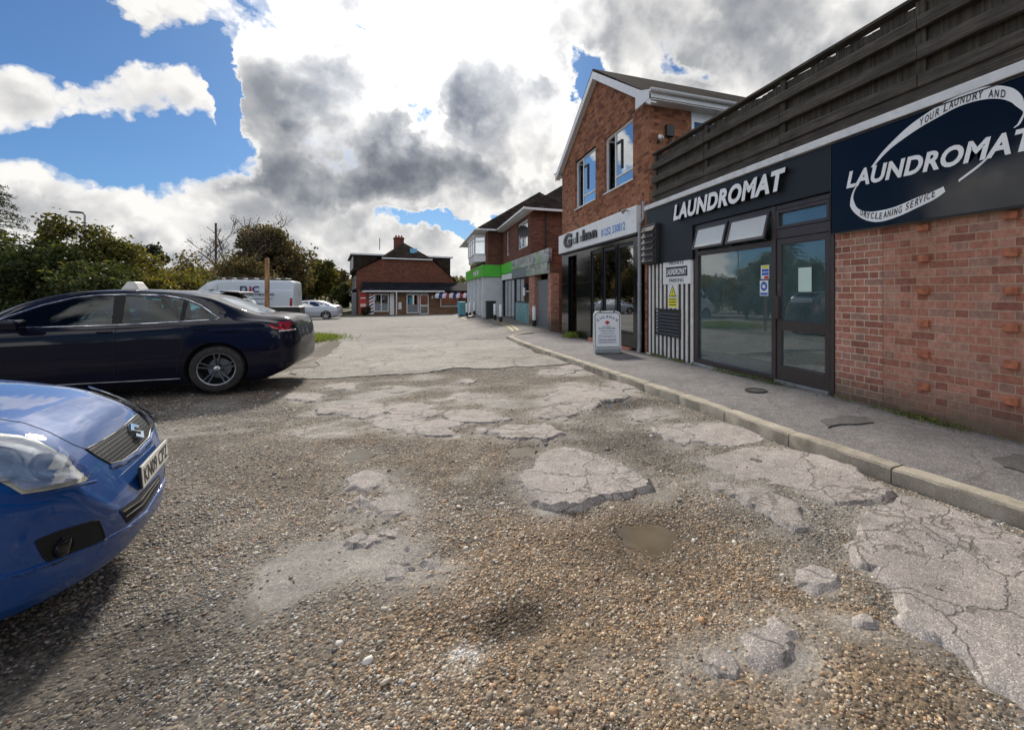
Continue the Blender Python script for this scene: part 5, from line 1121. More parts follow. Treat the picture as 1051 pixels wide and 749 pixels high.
def facet(p, q, z0, z1, n):
    p = Vector(p); q = Vector(q); d = (q-p); m_ = MB(); L_ = d.length; d.normalize(); nn = Vector((-d.y, d.x)); g_ = MB()
    def bar(s0, s1, za_, zb2, t=.05):
        A = p+d*s0; B = p+d*s1; m_.prism([(A.x-nn.x*t, A.y-nn.y*t, za_), (B.x-nn.x*t, B.y-nn.y*t, za_), (B.x+nn.x*t, B.y+nn.y*t, za_), (A.x+nn.x*t, A.y+nn.y*t, za_)], (0, 0, zb2-za_))
    for k in range(n+1): s = L_*k/n; bar(max(0, s-.05), min(L_, s+.05), z0, z1)
    bar(.05, L_-.05, z0, z0+.08, .045); bar(.05, L_-.05, z1-.08, z1, .045); bar(.05, L_-.05, z0+(z1-z0)*.7, z0+(z1-z0)*.7+.06, .04)
    o = pm(m_, 'bay_window', 'upvc', gsb); A, B = p+d*.05, p+d*(L_-.05); g_.prism([(A.x, A.y, z0+.05), (B.x, B.y, z0+.05), (B.x+nn.x*.01, B.y+nn.y*.01, z0+.05), (A.x+nn.x*.01, A.y+nn.y*.01, z0+.05)], (0, 0, z1-z0-.1)); sub(g_.build('pane', M['win_glass'], None), o)
for a, b, n in (((gu, by0), (bxo, by0+.55), 1), ((bxo, by0+.55), (bxo, by1-.55), 3), ((bxo, by1-.55), (gu, by1), 1)): facet(a, b, 3.85, 5.02, n)
pm(MB().prism([(gu-.001, by0-.1, 5.03), (bxo-.1, by0+.5, 5.03), (bxo-.1, by1-.5, 5.03), (gu-.001, by1+.1, 5.03)], (0, 0, .12)), 'bay_roof', 'upvc', gsb)
pm(hip(MB(), gu-.75, 12.3, 27.8, 39.2, 5.26, 8.5, 7.8, (31.3, 36)), 'roof', 'roof_tile', gsb); pb('gutter', 'upvc', gsb, gu-.85, gu-.76, 27.7, 39.2, 5.15, 5.25, bevel=.02); pb('gutter', 'upvc', gsb, gu-.75, X0-.5, 27.7, 27.79, 5.15, 5.25, bevel=.02)
pb('soffit', 'upvc', gsb, gu-.75, gu, 27.81, 39, 5.17, 5.20)
# bollards, bin, cabinet
def bollard_thing(px, py, h, label, first=None, r=.075):
    x, y = GP(px, py); z = gf(x, y)
    if first is None:
        t = thing('bollard', label, 'bollard', (x, y, z), 0, 'white bollards in front of the shops')
        o = MB().lathe([(r*1.1, .26), (r*1.1, h-.03), (r*.8, h), (0, h+.012)], 18, Matrix.Rotation(R(90), 4, 'X') @ Matrix.Scale(-1, 4, (0, 1, 0)) if False else Matrix(((1, 0, 0, 0), (0, 0, 1, 0), (0, 1, 0, 0), (0, 0, 0, 1))))  .build('post', M['upvc'], t, smooth=40)
        MB().lathe([(r*1.12, -.1), (r*1.12, .27), (r, .275)], 18, Matrix(((1, 0, 0, 0), (0, 0, 1, 0), (0, 1, 0, 0), (0, 0, 0, 1)))).build('base_collar', M['black'], t, smooth=40); return t
    t = copy_tree(first); t.location = (x, y, z); t['label'] = label; return t
b0 = bollard_thing(548.3, 335, .86, 'white bollard with black foot in front of the grey roller shutter')
bollard_thing(514, 330.5, .95, 'white bollard with black foot in front of the glazed shop door', b0); bollard_thing(508, 328.3, .95, 'white bollard beside the dark bin by the white side wall', b0)
bollard_thing(482.3, 325.2, .9, 'white bollard before the green fascia shop, nearest the light blue cabinet on its right', b0); bollard_thing(479.2, 324.6, .9, 'white bollard right behind the light blue cabinet', b0); bollard_thing(487, 323.2, .9, 'white bollard close to the pilasters of the green fascia shop', b0)
x, y = GP(503.6, 327.2); lb_ = thing('litter_bin', 'dark grey bin against the white side wall under the green fascia', 'bin', (x, y, gf(x, y))); MB().box(-.26, .26, -.24, .24, 0, .92).build('body', M['rubbish'], lb_, bevel=.04); MB().box(-.28, .28, -.26, .26, .925, 1.0).build('lid', M['black'], lb_, bevel=.03)
x, y = GP(474, 324.2); ib = thing('blue_cabinet', 'light blue cabinet standing outside the green fascia shop', 'cabinet', (x, y, gf(x, y)), R(10)); MB().box(-.24, .24, -.2, .2, .06, 1.0).build('body', M['ice_blue'], ib, bevel=.02)
for k in range(3): MB().box(-.2, .2, -.215, -.202, .12+k*.29, .38+k*.29).build('shelf_front', M['pale_blue'], ib, bevel=.01)
MB().box(-.22, .22, -.18, .18, 0, .06).build('plinth', M['black'], ib)
x, y = GP(484, 326); mt_ = thing('dark_mat', 'low dark sack lying at the foot of the white bollards', 'sack', (x, y, gf(x, y)))
MB().lathe([(0, .13), (.15, .12), (.28, .07), (.32, 0)], 14, Matrix(((1, 0, 0, 0), (0, 0, 1, 0), (0, 1, 0, 0), (0, 0, 0, 1)))).build('sack', M['black'], mt_, smooth=60)
# ================================================================== barber's building at the end of the street
BX, BY, BZ = AX(366, 54), 54., -.80; RZ = R(9)
bbd = thing('end_building', 'brick building with half hipped roof, dormers and chimney at the end of the street', 'building', (BX, BY, BZ), RZ)
def lm(m_, name, mat, parent=bbd, **k): return m_.build(name, M[mat], parent, **k)
lm(MB().prism([(0, 0, -.3), (10, 0, -.3), (10, 0, 3.75), (9.4, 0, 4.45), (7.5, 0, 6.05), (2.55, 0, 6.05), (0, 0, 4.6)], (0, 14, 0)), 'wall', 'brick_far')
rf_ = MB(); zr = 8.05
rf_.add([(-.35, -.2, 4.45), (2.35, -.2, 6.08), (4.95, 2.6, zr), (4.95, 14.2, zr), (-.35, 14.2, 4.45)], [(0, 1, 2, 3, 4)]); rf_.add([(10.35, -.2, 3.6), (7.65, -.2, 6.08), (4.95, 2.6, zr), (4.95, 14.2, zr), (10.35, 14.2, 3.6)], [(0, 4, 3, 2, 1)]); rf_.add([(2.35, -.25, 6.08), (7.65, -.25, 6.08), (4.95, 2.6, zr)], [(0, 1, 2)])
rf_.add([(2.35, -.25, 5.98), (7.65, -.25, 5.98), (7.65, -.25, 6.08), (2.35, -.25, 6.08)], [(0, 1, 2, 3)]); roof = lm(rf_, 'roof', 'roof_tile')
MB().box(2.4, 7.6, -.33, -.255, 5.93, 6.06).build('eave_board', M['white_trim'], roof)
ch = MB().box(4.0, 5.0, 2.9, 3.8, 7.3, 8.7).box(3.93, 5.07, 2.83, 3.87, 8.5, 8.62).build('chimney', M['brick_far'], roof)
for k in range(3): MB().cyl((4.2+k*.3, 3.3, 8.69), (4.2+k*.3, 3.3, 8.95), .11, .09).build('chimney_pot', M['brick_orange'], bbd, smooth=40)
MB().cyl((2.5, 3.5, 7.2), (2.5, 3.5, 8.5), .04).build('aerial_pole', M['black'], bbd)
MB().box(5.35, 6.1, .95, 1.05, 6.75, 7.25, Matrix.Translation((0, -.35, 0))).build('roof_light', M['win_glass'], bbd)
for sgn, x0, x1, z0, z1 in ((-1, -.25, 3.4, 4.55, 6.35), (1, 7.0, 9.9, 4.3, 6.35)):
    d = lm(MB().box(x0, x1, 1.2, 12.5, z0, z1), 'dormer', 'roof_tile'); MB().box(x0-.25, x1+.25, .9, 12.8, z1+.002, z1+.16).build('dormer_roof', M['slat_dark'], d); MB().box(x0-.26, x1+.26, .87, .9, z1+.0, z1+.17).build('dormer_edge', M['white_trim'], d)
    if sgn < 0:
        for k in range(4): MB().box(x0-.04, x0-.001, 1.7+k*2.7, 2.7+k*2.7, z0+.35, z1-.1).build('dormer_window', M['upvc'], d)
for k in range(4):
    w = lm(MB().box(-.05, -.001, 1.4+k*3, 2.9+k*3, 2.75, 4.1), 'window', 'upvc'); MB().box(-.058, -.051, 1.5+k*3, 2.8+k*3, 2.85, 4.0).build('pane', M['dark_glass'], w)
lm(MB().prism([(-.9, .4, 2.2), (-.9, 13.5, 2.2), (0, 13.5, 2.7), (0, .4, 2.7)], (0, 0, .08)), 'canopy', 'slat_dark'); lm(MB().box(-.04, -.001, .6, 13.4, 0, 2.1), 'shop_glazing', 'tile_black'); lm(MB().box(-.45, -.02, .05, .5, -.3, 2.3), 'porch_pier', 'shutter')
# single storey barber shop in front of it
brb = thing('barber_shop', 'low buff brick shop with dark lean-to roof and white framed windows under the gable wall', 'shop', (BX, BY, BZ), RZ); D = -3.
lm(MB().box(.15, 13.2, D, D+.2, -.3, 2.5).box(.15, .35, D+.2, -.01, -.3, 2.6).box(13.0, 13.2, D+.2, -.01, -.3, 2.5), 'wall', 'brick_low', brb)
lm(MB().prism([(.5, D-.75, 2.42), (.5, -.01, 3.35), (.5, -.01, 3.43), (.5, D-.75, 2.50)], (13.2, 0, 0)).add([(.05, D-.75, 2.42), (.5, D-.75, 2.5), (.9, -.01, 3.4)], [(0, 1, 2)]), 'roof', 'slate', brb)
lm(MB().box(.4, 8.2, D-.80, D-.74, 2.36, 2.50), 'gutter', 'white_trim', brb)
def bwin(name, x0, x1, z0, z1, bars, low=0):
    f_ = MB(); w = .09; y0, y1 = D-.05, D+.02
    f_.box(x0, x0+w, y0, y1, z0, z1).box(x1-w, x1, y0, y1, z0, z1).box(x0+w, x1-w, y0, y1, z1-w, z1).box(x0+w, x1-w, y0, y1, z0, z0+w)
    for k in range(1, bars+1): c = x0+(x1-x0)*k/(bars+1); f_.box(c-.045, c+.045, y0, y1, z0+w, z1-w)
    o = lm(f_, name, 'upvc', brb); MB().box(x0+w, x1-w, D-.03, D-.02, z0+w, z1-w).build('pane', M['dark_glass'], o)
    if low: MB().box(x0+w, x1-w, D-.036, D-.031, z0+w, z0+w+(z1-z0)*.4).build('frosted_panel', M['shutter'], o)
    return o
def LX(px):                                     # local x of an image column on the barber's front wall
    best = None
    for k in range(-20, 160):
        x = k*.1; X = BX+x*math.cos(RZ)-D*math.sin(RZ); Y = BY+x*math.sin(RZ)+D*math.cos(RZ)
        p = PX+F*(X*CT-Y*ST)/(Y*CT+X*ST)
        if best is None or abs(p-px) < best[0]: best = (abs(p-px), x)
    return best[1]
bwin('window', LX(383.5), LX(399.5), .35, 2.15, 1, 1); bwin('window', LX(417), LX(430), .12, 2.1, 0, 1)
dr = bwin('door', LX(430.5), LX(439.5), .02, 2.1, 0); MB().box(LX(430.5)+.09, LX(439.5)-.09, D-.052, D-.02, .85, .98).build('mid_rail', M['upvc'], dr)
bwin('window', LX(451.5), LX(470), .75, 2.0, 0); lm(MB().box(LX(417), LX(439), D-.06, D-.01, 2.12, 2.34), 'name_board', 'shutter', brb)
lm(MB().box(LX(405.5), LX(407), D-.8, D-.7, -.1, 2.4), 'post', 'render_white', brb); lm(MB().box(LX(400), LX(404), D-.03, D+.01, -.2, 2.2), 'pale_pier', 'white_trim', brb); lm(MB().box(LX(408.5), LX(412), D-.14, D-.001, .55, 1.3), 'meter_box', 'upvc', brb)
for a, b in ((443, 445), (447, 451)): lm(MB().box(LX(a), LX(b), D-.02, D-.001, 1.65, 2.0), 'small_notice', 'sign_white', brb)
pole = thing('barber_stripe_panel', 'red, white and navy striped barber panel beside the left window of the low shop', 'sign', (BX, BY, BZ), RZ); x0, x1 = LX(379), LX(383); lm(MB().box(x0, x1, D-.06, D-.001, .1, 2.15), 'panel', 'sign_white', pole)
for k in range(6): z = .15+k*.34; MB().prism([(x0+.002, D-.062, z), (x1-.002, D-.062, z+.22), (x1-.002, D-.062, z+.38), (x0+.002, D-.062, z+.16)], (0, -.004, 0)).build('stripe', M['red_ink' if k % 2 else 'navy_ink'], pole)
rsn = thing('red_sign', 'tall dark red sign on the left corner of the low shop', 'sign', (BX, BY, BZ), RZ); lm(MB().box(.16, .72, D-.05, D-.001, .3, 2.3), 'board', 'red_ink', rsn); 
for z in (.9, 1.05, 1.7): lm(MB().box(.2, .68, D-.055, D-.051, z, z+.1), 'lettering', 'sign_white', rsn)
lm(MB().box(.3, .7, D-.05, D-.001, 2.31, 2.6), 'plaque', 'sign_white', rsn)
aw = thing('striped_awning', 'navy, white and red striped awning over the right window of the low shop', 'awning', (BX, BY, BZ), RZ); a0, a1 = LX(444), LX(482); n = 11; w = (a1-a0)/n
for k in range(n):
    c = ('awn_white', 'awn_blue', 'awn_white', 'awn_red')[k % 4]; x = a0+k*w
    lm(MB().prism([(x, D-1.3, 1.95), (x+w, D-1.3, 1.95), (x+w+.45, D-.2, 2.36), (x+.45, D-.2, 2.36)], (0, 0, .03)), 'stripe', c, aw); lm(MB().prism([(x, D-1.31, 1.72), (x+w, D-1.31, 1.72), (x+w, D-1.31, 1.95), (x, D-1.31, 1.95)], (0, -.02, 0)), 'valance', c, aw)
lm(MB().cyl((a0, D-1.28, 1.95), (a1, D-1.28, 1.95), .03), 'front_bar', 'grey_metal', aw)
# ================================================================== vehicles (built as volumes in their own coordinates: x forward, y left, z up)
def pchip(xc, yc, x):
    xc = np.asarray(xc, float); yc = np.asarray(yc, float); h = np.diff(xc); dl = np.diff(yc)/h; m = np.zeros(len(xc))
    for i in range(1, len(xc)-1):
        if dl[i-1]*dl[i] > 0: w1 = 2*h[i]+h[i-1]; w2 = h[i]+2*h[i-1]; m[i] = (w1+w2)/(w1/dl[i-1]+w2/dl[i])
    m[0] = dl[0]; m[-1] = dl[-1]; k = np.clip(np.searchsorted(xc, x)-1, 0, len(h)-1); t = (x-xc[k])/h[k]
    return yc[k]*(1+2*t)*(1-t)**2+h[k]*m[k]*t*(1-t)**2+yc[k+1]*t*t*(3-2*t)+h[k]*m[k+1]*t*t*(t-1)
def car_shell(ctrl, nst=90):
    ctrl = sorted(ctrl); A = np.array(ctrl, float); xs_ = A[:, 0]
    # stations are packed towards both ends
    u = np.linspace(0, 1, nst); s = .5-.5*np.cos(u*math.pi); X = xs_[0]+(xs_[-1]-xs_[0])*(.55*s+.45*u)
    ZB, ZS, ZT, Wd, WT = [pchip(xs_, A[:, k], X) for k in range(1, 6)]
    rows = []
    for x, zb, zs, zt, w, wt in zip(X, ZB, ZS, ZT, Wd, WT):
        zm = zb+.5*(zs-zb); g_ = zt-zs; crown = min(.06, g_*.35)
        half = [(0, zb), (w*.80, zb), (w*.945, zb+.035), (w*.985, zb+.13*(zs-zb)+.03), (w, zm), (w*.992, zs-.30*(zs-zm)), (w*.975, zs-.04), (w*.945, zs+.012*min(1, g_*8)),
                (w*.945+(wt-w*.945)*.5+.012*min(1, g_*3), zs+(zt-crown-zs)*.5), (wt, zt-crown), (wt*.86, zt-crown*.38), (wt*.5, zt-crown*.08), (0, zt)]
        c = catmull([np.array(p) for p in half], 4); ring = [(x, p[0], p[1]) for p in c]+[(x, -p[0], p[1]) for p in c[-2:0:-1]]; rows.append(ring)
    n = len(rows[0]); vs = [p for r in rows for p in r]; fs = [(i*n+k, i*n+(k+1) % n, (i+1)*n+(k+1) % n, (i+1)*n+k) for i in range(nst-1) for k in range(n)]
    fs += [tuple(range(n))[::-1], tuple((nst-1)*n+k for k in range(n))]
    return MB().add(vs, fs)
def boolcut(o, cutter):
    b = o.modifiers.new('cut', 'BOOLEAN'); b.operation = 'DIFFERENCE'; b.solver = 'EXACT'; b.object = cutter; b.material_mode = 'TRANSFER'
    dg = bpy.context.evaluated_depsgraph_get(); dg.update(); me = bpy.data.meshes.new_from_object(o.evaluated_get(dg)); o.modifiers.clear(); old = o.data; o.data = me; bpy.data.objects.remove(cutter); me.name = old.name
def bvh_of(o): 
    me = o.data; return BVHTree.FromPolygons([v.co.copy() for v in me.vertices], [tuple(p.vertices) for p in me.polygons])
def skin_patch(name, bvh, poly, mat, parent, direc, frame, off=.004, step=.05, thick=0):
    # poly in (u,v); frame(u,v) gives a start point outside the body; the patch is draped on the body along direc
    D = Vector(direc).normalized(); bad = []
    def fn(u, v):
        p = Vector(frame(u, v)); h = bvh.ray_cast(p, D)
        if h[0] is None: bad.append((u, v)); return None
        return h[0]-D*off
    V, Fc, nb = cdt_patch(poly, step, fn)
    ok = [i for i, v in enumerate(V) if v is not None]; mp = {i: k for k, i in enumerate(ok)}
    m_ = MB(); m_.add([V[i] for i in ok], [tuple(mp[i] for i in f) for f in Fc if all(i in mp for i in f)])
    return m_.build(name, M[mat], parent, smooth=50)
def wheel(parent, x, y, r, side, style, wdt=.21):
    w = bpy.data.objects.new('wheel', None); w.empty_display_size = .1; w.location = (x, y, r); w.rotation_euler = (0, 0, 0 if side > 0 else math.pi); link(w, parent)
    rr = r*.70; h = wdt/2
    MB().lathe([(rr, -h), (rr, -h*.2), (rr, h*.86), (rr+.012, h*.98), (r*.86, h), (r*.96, h*.9), (r, h*.62), (r, -h*.62), (r*.96, -h*.9), (r*.86, -h), (rr, -h)], 44).build('tyre', M['tyre'], w, smooth=35)
    MB().lathe([(rr*1.0, h*.9), (rr*.965, h*.86), (rr*.93, h*.55), (rr*.92, -h*.6), (0, -h*.6)], 44).build('rim', M['alloy' if style != 'taxi' else 'alloy_dark'], w, smooth=35)
    MB().lathe([(rr*1.015, h*.90), (rr*1.0, h*1.0), (rr*.95, h*.94)], 44).build('rim_edge', M['alloy' if style != 'taxi' else 'grey_metal'], w, smooth=35)
    MB().lathe([(rr*.62, -h*.2), (rr*.62, -h*.3), (.05, -h*.3)], 32).build('brake_disc', M['grey_metal'], w)
    mat = M['alloy'] if style != 'taxi' else M['alloy_mid']; n = 5
    for k in range(n):
        a = 2*math.pi*k/n+math.pi/2
        offs = (-.16, .16) if style == 'taxi' else (0,)
        for o_ in offs:
            wd0, wd1 = (.022, .030) if style == 'taxi' else (.05, .06)
            def pt(rad, ang, hh): return (rad*math.cos(ang), hh, rad*math.sin(ang))
            m_ = MB(); q = []
            for rad, aa, half, hy in ((rr*.14, a+o_*1.6, wd0/2, h*.72), (rr*.98, a+o_*.98, wd1/2, h*.92)):
                t = Vector((-math.sin(aa), 0, math.cos(aa))); c = Vector(pt(rad, aa, 0)); q.append((c, t, half, hy))
            vs = []
            for c, t, half, hy in q: vs += [c-t*half+Vector((0, hy-.03, 0)), c+t*half+Vector((0, hy-.03, 0)), c+t*half*.7+Vector((0, hy, 0)), c-t*half*.7+Vector((0, hy, 0))]
            m_.add(vs, [(0, 1, 5, 4), (1, 2, 6, 5), (2, 3, 7, 6), (3, 0, 4, 7), (4, 5, 6, 7), (3, 2, 1, 0)]).build('spoke', mat, w)
    MB().lathe([(rr*.17, h*.4), (rr*.17, h*.78), (rr*.13, h*.83), (0, h*.84)], 24).build('hub_cap', M['alloy'], w, smooth=40)
    return w
def make_car(t, ctrl, paint_m, axles, wr, track, style, cavity=None, windows=(), thin=True):
    # body
    body = car_shell(ctrl).build('body', [M[paint_m], M['underbody'], M['seat']], t, smooth=38); bv = bvh_of(body)
    for ax in axles:
        for sgn in (-1, 1):
            c = MB().mat(1).cyl((ax, sgn*(track-.16), wr+.01), (ax, sgn*1.3, wr+.01), wr+.045, n=40).build('c', [M[paint_m], M['underbody']], None); c.parent = None; c.matrix_world = t.matrix_basis; boolcut(body, c)
    if cavity:
        c = MB().mat(1).prism([(x, -cavity[1], z) for x, z in cavity[0]], (0, 2*cavity[1], 0)).build('c', [M[paint_m], M['seat']], None); c.matrix_world = t.matrix_basis; boolcut(body, c)
        for poly in windows:
            c = MB().mat(1).prism([(x, -1.4, z) for x, z in poly], (0, 2.8, 0)).build('c', [M[paint_m], M['underbody']], None); c.matrix_world = t.matrix_basis; boolcut(body, c)
    me = body.data; me.polygons.foreach_set('use_smooth', [True]*len(me.polygons)); me.set_sharp_from_angle(angle=R(38))
    for ax in axles:
        for sgn in (-1, 1): wheel(t, ax, sgn*(track-.10), wr, sgn, style)
    return body, bv
def side(bv, t, name, poly, mat, sgn, off=.003, step=.06): return skin_patch(name, bv, poly, mat, t, (0, -sgn, 0), lambda x, z: (x, sgn*1.6, z), off, step)
def trim_line(bv, t, name, pts, r, mat, sgn, closed=False):
    P_ = []
    for i in range(len(pts)-(0 if closed else 1)):
        a = Vector(pts[i]); b = Vector(pts[(i+1) % len(pts)]); k = max(2, int((b-a).length/.05)); P_ += [a+(b-a)*j/k for j in range(k)]
    if not closed: P_.append(Vector(pts[-1]))
    Q = []
    for p in P_:
        h = bv.ray_cast(Vector((p.x, sgn*1.6, p.y)), Vector((0, -sgn, 0)))
        if h[0]: Q.append(h[0]+Vector((0, sgn*.003, 0)))
    return MB().tube(Q, r, 6, closed).build(name, M[mat], t, smooth=60)
# ------------------------------------------------------------------ the dark saloon with the roof sign
TX = thing('taxi', 'very dark navy saloon with white roof sign, parked side-on behind the blue car', 'car', (-4.197, 9.09, -.015), math.pi); bpy.context.view_layer.update()
CT_TAXI = [(-2.40, .42, .62, .66, .55, .40), (-2.375, .36, .70, .90, .72, .58), (-2.325, .31, .80, 1.035, .82, .66), (-2.22, .24, .93, 1.085, .885, .70), (-1.90, .125, 1.0, 1.12, .915, .70), (-1.60, .125, 1.005, 1.235, .925, .66), (-1.20, .125, 1.0, 1.40, .93, .60), (-.70, .125, .985, 1.48, .93, .58),
           (-.2, .125, .97, 1.50, .93, .575), (.3, .125, .955, 1.47, .93, .58), (.75, .125, .94, 1.345, .925, .62), (1.1, .125, .925, 1.16, .925, .68), (1.35, .125, .905, 1.02, .92, .72), (1.8, .125, .85, .93, .91, .68), (2.15, .17, .74, .84, .865, .62), (2.32, .25, .62, .74, .75, .5), (2.40, .3, .52, .60, .55, .4)]
TW = [[(.60, 1.0), (.98, .99), (.80, 1.12), (.52, 1.265), (.22, 1.36), (-.05, 1.39), (-.16, 1.395), (-.26, 1.01)],
      [(-.36, 1.015), (-.29, 1.393), (-.62, 1.39), (-.86, 1.36), (-.95, 1.335), (-.99, 1.045)],
      [(-1.04, 1.05), (-1.01, 1.31), (-1.16, 1.24), (-1.30, 1.135), (-1.38, 1.07), (-1.36, 1.06)]]
cav = ([(-1.45, .80), (-1.28, 1.12), (-.95, 1.36), (-.6, 1.425), (0, 1.43), (.3, 1.39), (.7, 1.235), (1.0, 1.06), (1.02, .80)], .60)
tb, tbv = make_car(TX, CT_TAXI, 'navy_paint', (-1.437, 1.437), .335, .915, 'taxi', cav, TW)
for sgn in (1, -1):
    for i, p in enumerate(TW): side(tbv, TX, ('window', 'window', 'quarter_window')[i], p, 'car_glass', sgn, -.004)
    side(tbv, TX, 'pillar_cover', [(-.255, 1.02), (-.165, 1.39), (-.285, 1.388), (-.355, 1.022)], 'underbody', sgn, .003, .04); side(tbv, TX, 'pillar_cover', [(-.992, 1.05), (-.955, 1.332), (-1.008, 1.306), (-1.036, 1.052)], 'underbody', sgn, .003, .03)
    trim_line(tbv, TX, 'window_trim', [(1.02, .975), (.8, .985), (-.3, 1.0), (-1.0, 1.03), (-1.40, 1.052), (-1.455, 1.062), (-1.36, 1.125), (-1.18, 1.255), (-.98, 1.35), (-.72, 1.403), (-.3, 1.418), (.0, 1.412), (.25, 1.377), (.55, 1.278), (.85, 1.13), (1.06, .995)], .0075, 'chrome', sgn, True)
    trim_line(tbv, TX, 'sill_trim', [(1.0, .225), (0, .225), (-1.02, .225)], .007, 'grey_metal', sgn)
    for x0 in (.98, -.315, -1.06): trim_line(tbv, TX, 'door_gap', [(x0 if x0 < .9 else .98, .98 if x0 < .9 else .95), (x0, .65), (x0 if x0 > -1 else -.98, .32)], .0035, 'underbody', sgn)
    for x0 in (-.12, -1.17): trim_line(tbv, TX, 'door_handle', [(x0, .905), (x0-.16, .91)], .013, 'navy_paint', sgn)
    side(tbv, TX, 'tail_lamp', [(-2.06, .965), (-2.12, .905), (-2.27, .865), (-2.36, .87), (-2.36, .985), (-2.30, 1.0), (-2.2, 1.0)], 'red_lens', sgn, .006, .04)
    trim_line(tbv, TX, 'tail_lamp_strip', [(-2.20, .862), (-2.36, .868)], .010, 'upvc', sgn)
    m_ = MB().tube([(.64, sgn*.86, 1.0), (.62, sgn*.97, 1.01)], [.03, .025], 8).build('mirror_stalk', M['navy_paint'], TX, smooth=60)
    bm_ = MB(); S = [Vector((.72, sgn*.93, .955)), Vector((.72, sgn*1.12, .955)), Vector((.72, sgn*1.14, 1.09)), Vector((.72, sgn*.95, 1.10))]; bm_.prism(S, (-.19, 0, 0)); mr = bm_.build('mirror', M['navy_paint'], TX, bevel=.03)
# rear window, windscreen and the far things on the body's skin
skin_patch('rear_window', tbv, [(-1.92, -.52), (-1.92, .52), (-1.30, .46), (-1.30, -.46)], 'dark_glass', TX, (0, 0, -1), lambda x, y: (x, y, 2.5), .004, .08)
skin_patch('windscreen', tbv, [(1.30, -.60), (1.30, .60), (.55, .46), (.55, -.46)], 'dark_glass', TX, (0, 0, -1), lambda x, y: (x, y, 2.5), .004, .08)
for sgn in (1, -1): skin_patch('headlamp', tbv, [(sgn*.50, .55), (sgn*.80, .60), (sgn*.84, .74), (sgn*.55, .70)], 'reflector', TX, (-1, 0, 0), lambda y, z: (3.2, y, z), .006, .05)
skin_patch('grille', tbv, [(-.38, .42), (.38, .42), (.42, .68), (-.42, .68)], 'black', TX, (-1, 0, 0), lambda y, z: (3.2, y, z), .006, .06)
for x0, zz in ((.05, .46), (-.62, .46)):
    for yy_ in (-.36, .36):
        s_ = MB().box(x0-.5, x0, yy_-.24, yy_+.24, .80, .86).box(x0-.62, x0-.48, yy_-.23, yy_+.23, .82, 1.20).box(x0-.60, x0-.52, yy_-.12, yy_+.12, 1.205, 1.33).build('seat', M['seat'], TX, bevel=.03)
MB().lathe([(.17, -.012), (.185, 0), (.17, .012), (.155, 0), (.17, -.012)], 24, Matrix.Translation((.50, -.36, 1.0)) @ Matrix.Rotation(R(68), 4, 'Z')).build('steering_wheel', M['black'], TX, smooth=60)
sx = -.28+ .0; zr_ = 1.472
rs_ = thing('taxi_roof_sign', 'white wedge shaped sign on the roof of the dark navy saloon', 'roof sign', (-4.08, 9.09, 1.47), math.pi)
MB().add([(-.11, -.15, .0), (.11, -.15, .0), (.11, .15, .0), (-.11, .15, .0), (-.045, -.12, .125), (.045, -.12, .125), (.045, .12, .125), (-.045, .12, .125)], [(0, 1, 5, 4), (1, 2, 6, 5), (2, 3, 7, 6), (3, 0, 4, 7), (4, 5, 6, 7), (3, 2, 1, 0)]).build('housing', M['taxi_sign'], rs_, bevel=.015)
# ------------------------------------------------------------------ the blue hatchback in the foreground
SW = thing('blue_hatchback', 'metallic blue hatchback in the left foreground, nose out with a white number plate', 'car', (-3.137, 2.735, 0), R(10)); bpy.context.view_layer.update()
CT_SW = [(-1.845, .42, .66, .78, .55, .42), (-1.81, .34, .80, 1.08, .74, .55), (-1.70, .28, .92, 1.32, .80, .60), (-1.5, .24, .97, 1.43, .825, .62), (-1.0, .21, .97, 1.495, .845, .60), (-.3, .20, .95, 1.51, .845, .59), (.2, .2, .93, 1.48, .845, .59), (.55, .2, .92, 1.34, .845, .62), (.88, .2, .90, 1.075, .845, .66), (1.03, .2, .885, .985, .845, .655),
         (1.25, .2, .835, .945, .83, .60), (1.45, .2, .775, .90, .79, .54), (1.58, .2, .715, .845, .735, .48), (1.67, .205, .665, .775, .665, .47), (1.73, .21, .645, .69, .585, .43), (1.78, .215, .55, .59, .50, .38), (1.815, .225, .47, .50, .42, .32), (1.84, .235, .41, .44, .33, .26), (1.855, .255, .36, .385, .20, .14)]
SWW = [[(.55, .99), (.80, .97), (.50, 1.22), (.20, 1.365), (-.10, 1.40), (-.16, 1.0)], [(-.26, 1.0), (-.20, 1.405), (-.7, 1.40), (-1.0, 1.37), (-1.10, 1.04)]]
cavs = ([(-1.5, .8), (-1.4, 1.2), (-1.0, 1.42), (-.2, 1.44), (.2, 1.40), (.5, 1.27), (.78, 1.04), (.8, .8)], .56)
sbdy, sbv = make_car(SW, CT_SW, 'blue_paint', (-1.30, 1.09), .295, .83, 'plain', cavs, SWW)
for sgn in (1, -1):
    for p in SWW: side(sbv, SW, 'window', p, 'car_glass', sgn, -.004)
skin_patch('windscreen', sbv, [(.86, -.60), (.86, .60), (.32, .48), (.32, -.48)], 'dark_glass', SW, (0, 0, -1), lambda x, y: (x, y, 2.5), .004, .08)
skin_patch('rear_window', sbv, [(-.50, .98), (.50, .98), (.46, 1.33), (-.46, 1.33)], 'dark_glass', SW, (1, 0, 0), lambda y, z: (-3, y, z), .004, .06)
for sgn in (1, -1): skin_patch('tail_lamp', sbv, [(sgn*.60, .75), (sgn*.78, .75), (sgn*.74, 1.05), (sgn*.60, 1.05)], 'red_lens', SW, (1, 0, 0), lambda y, z: (-3, y, z), .004, .05)

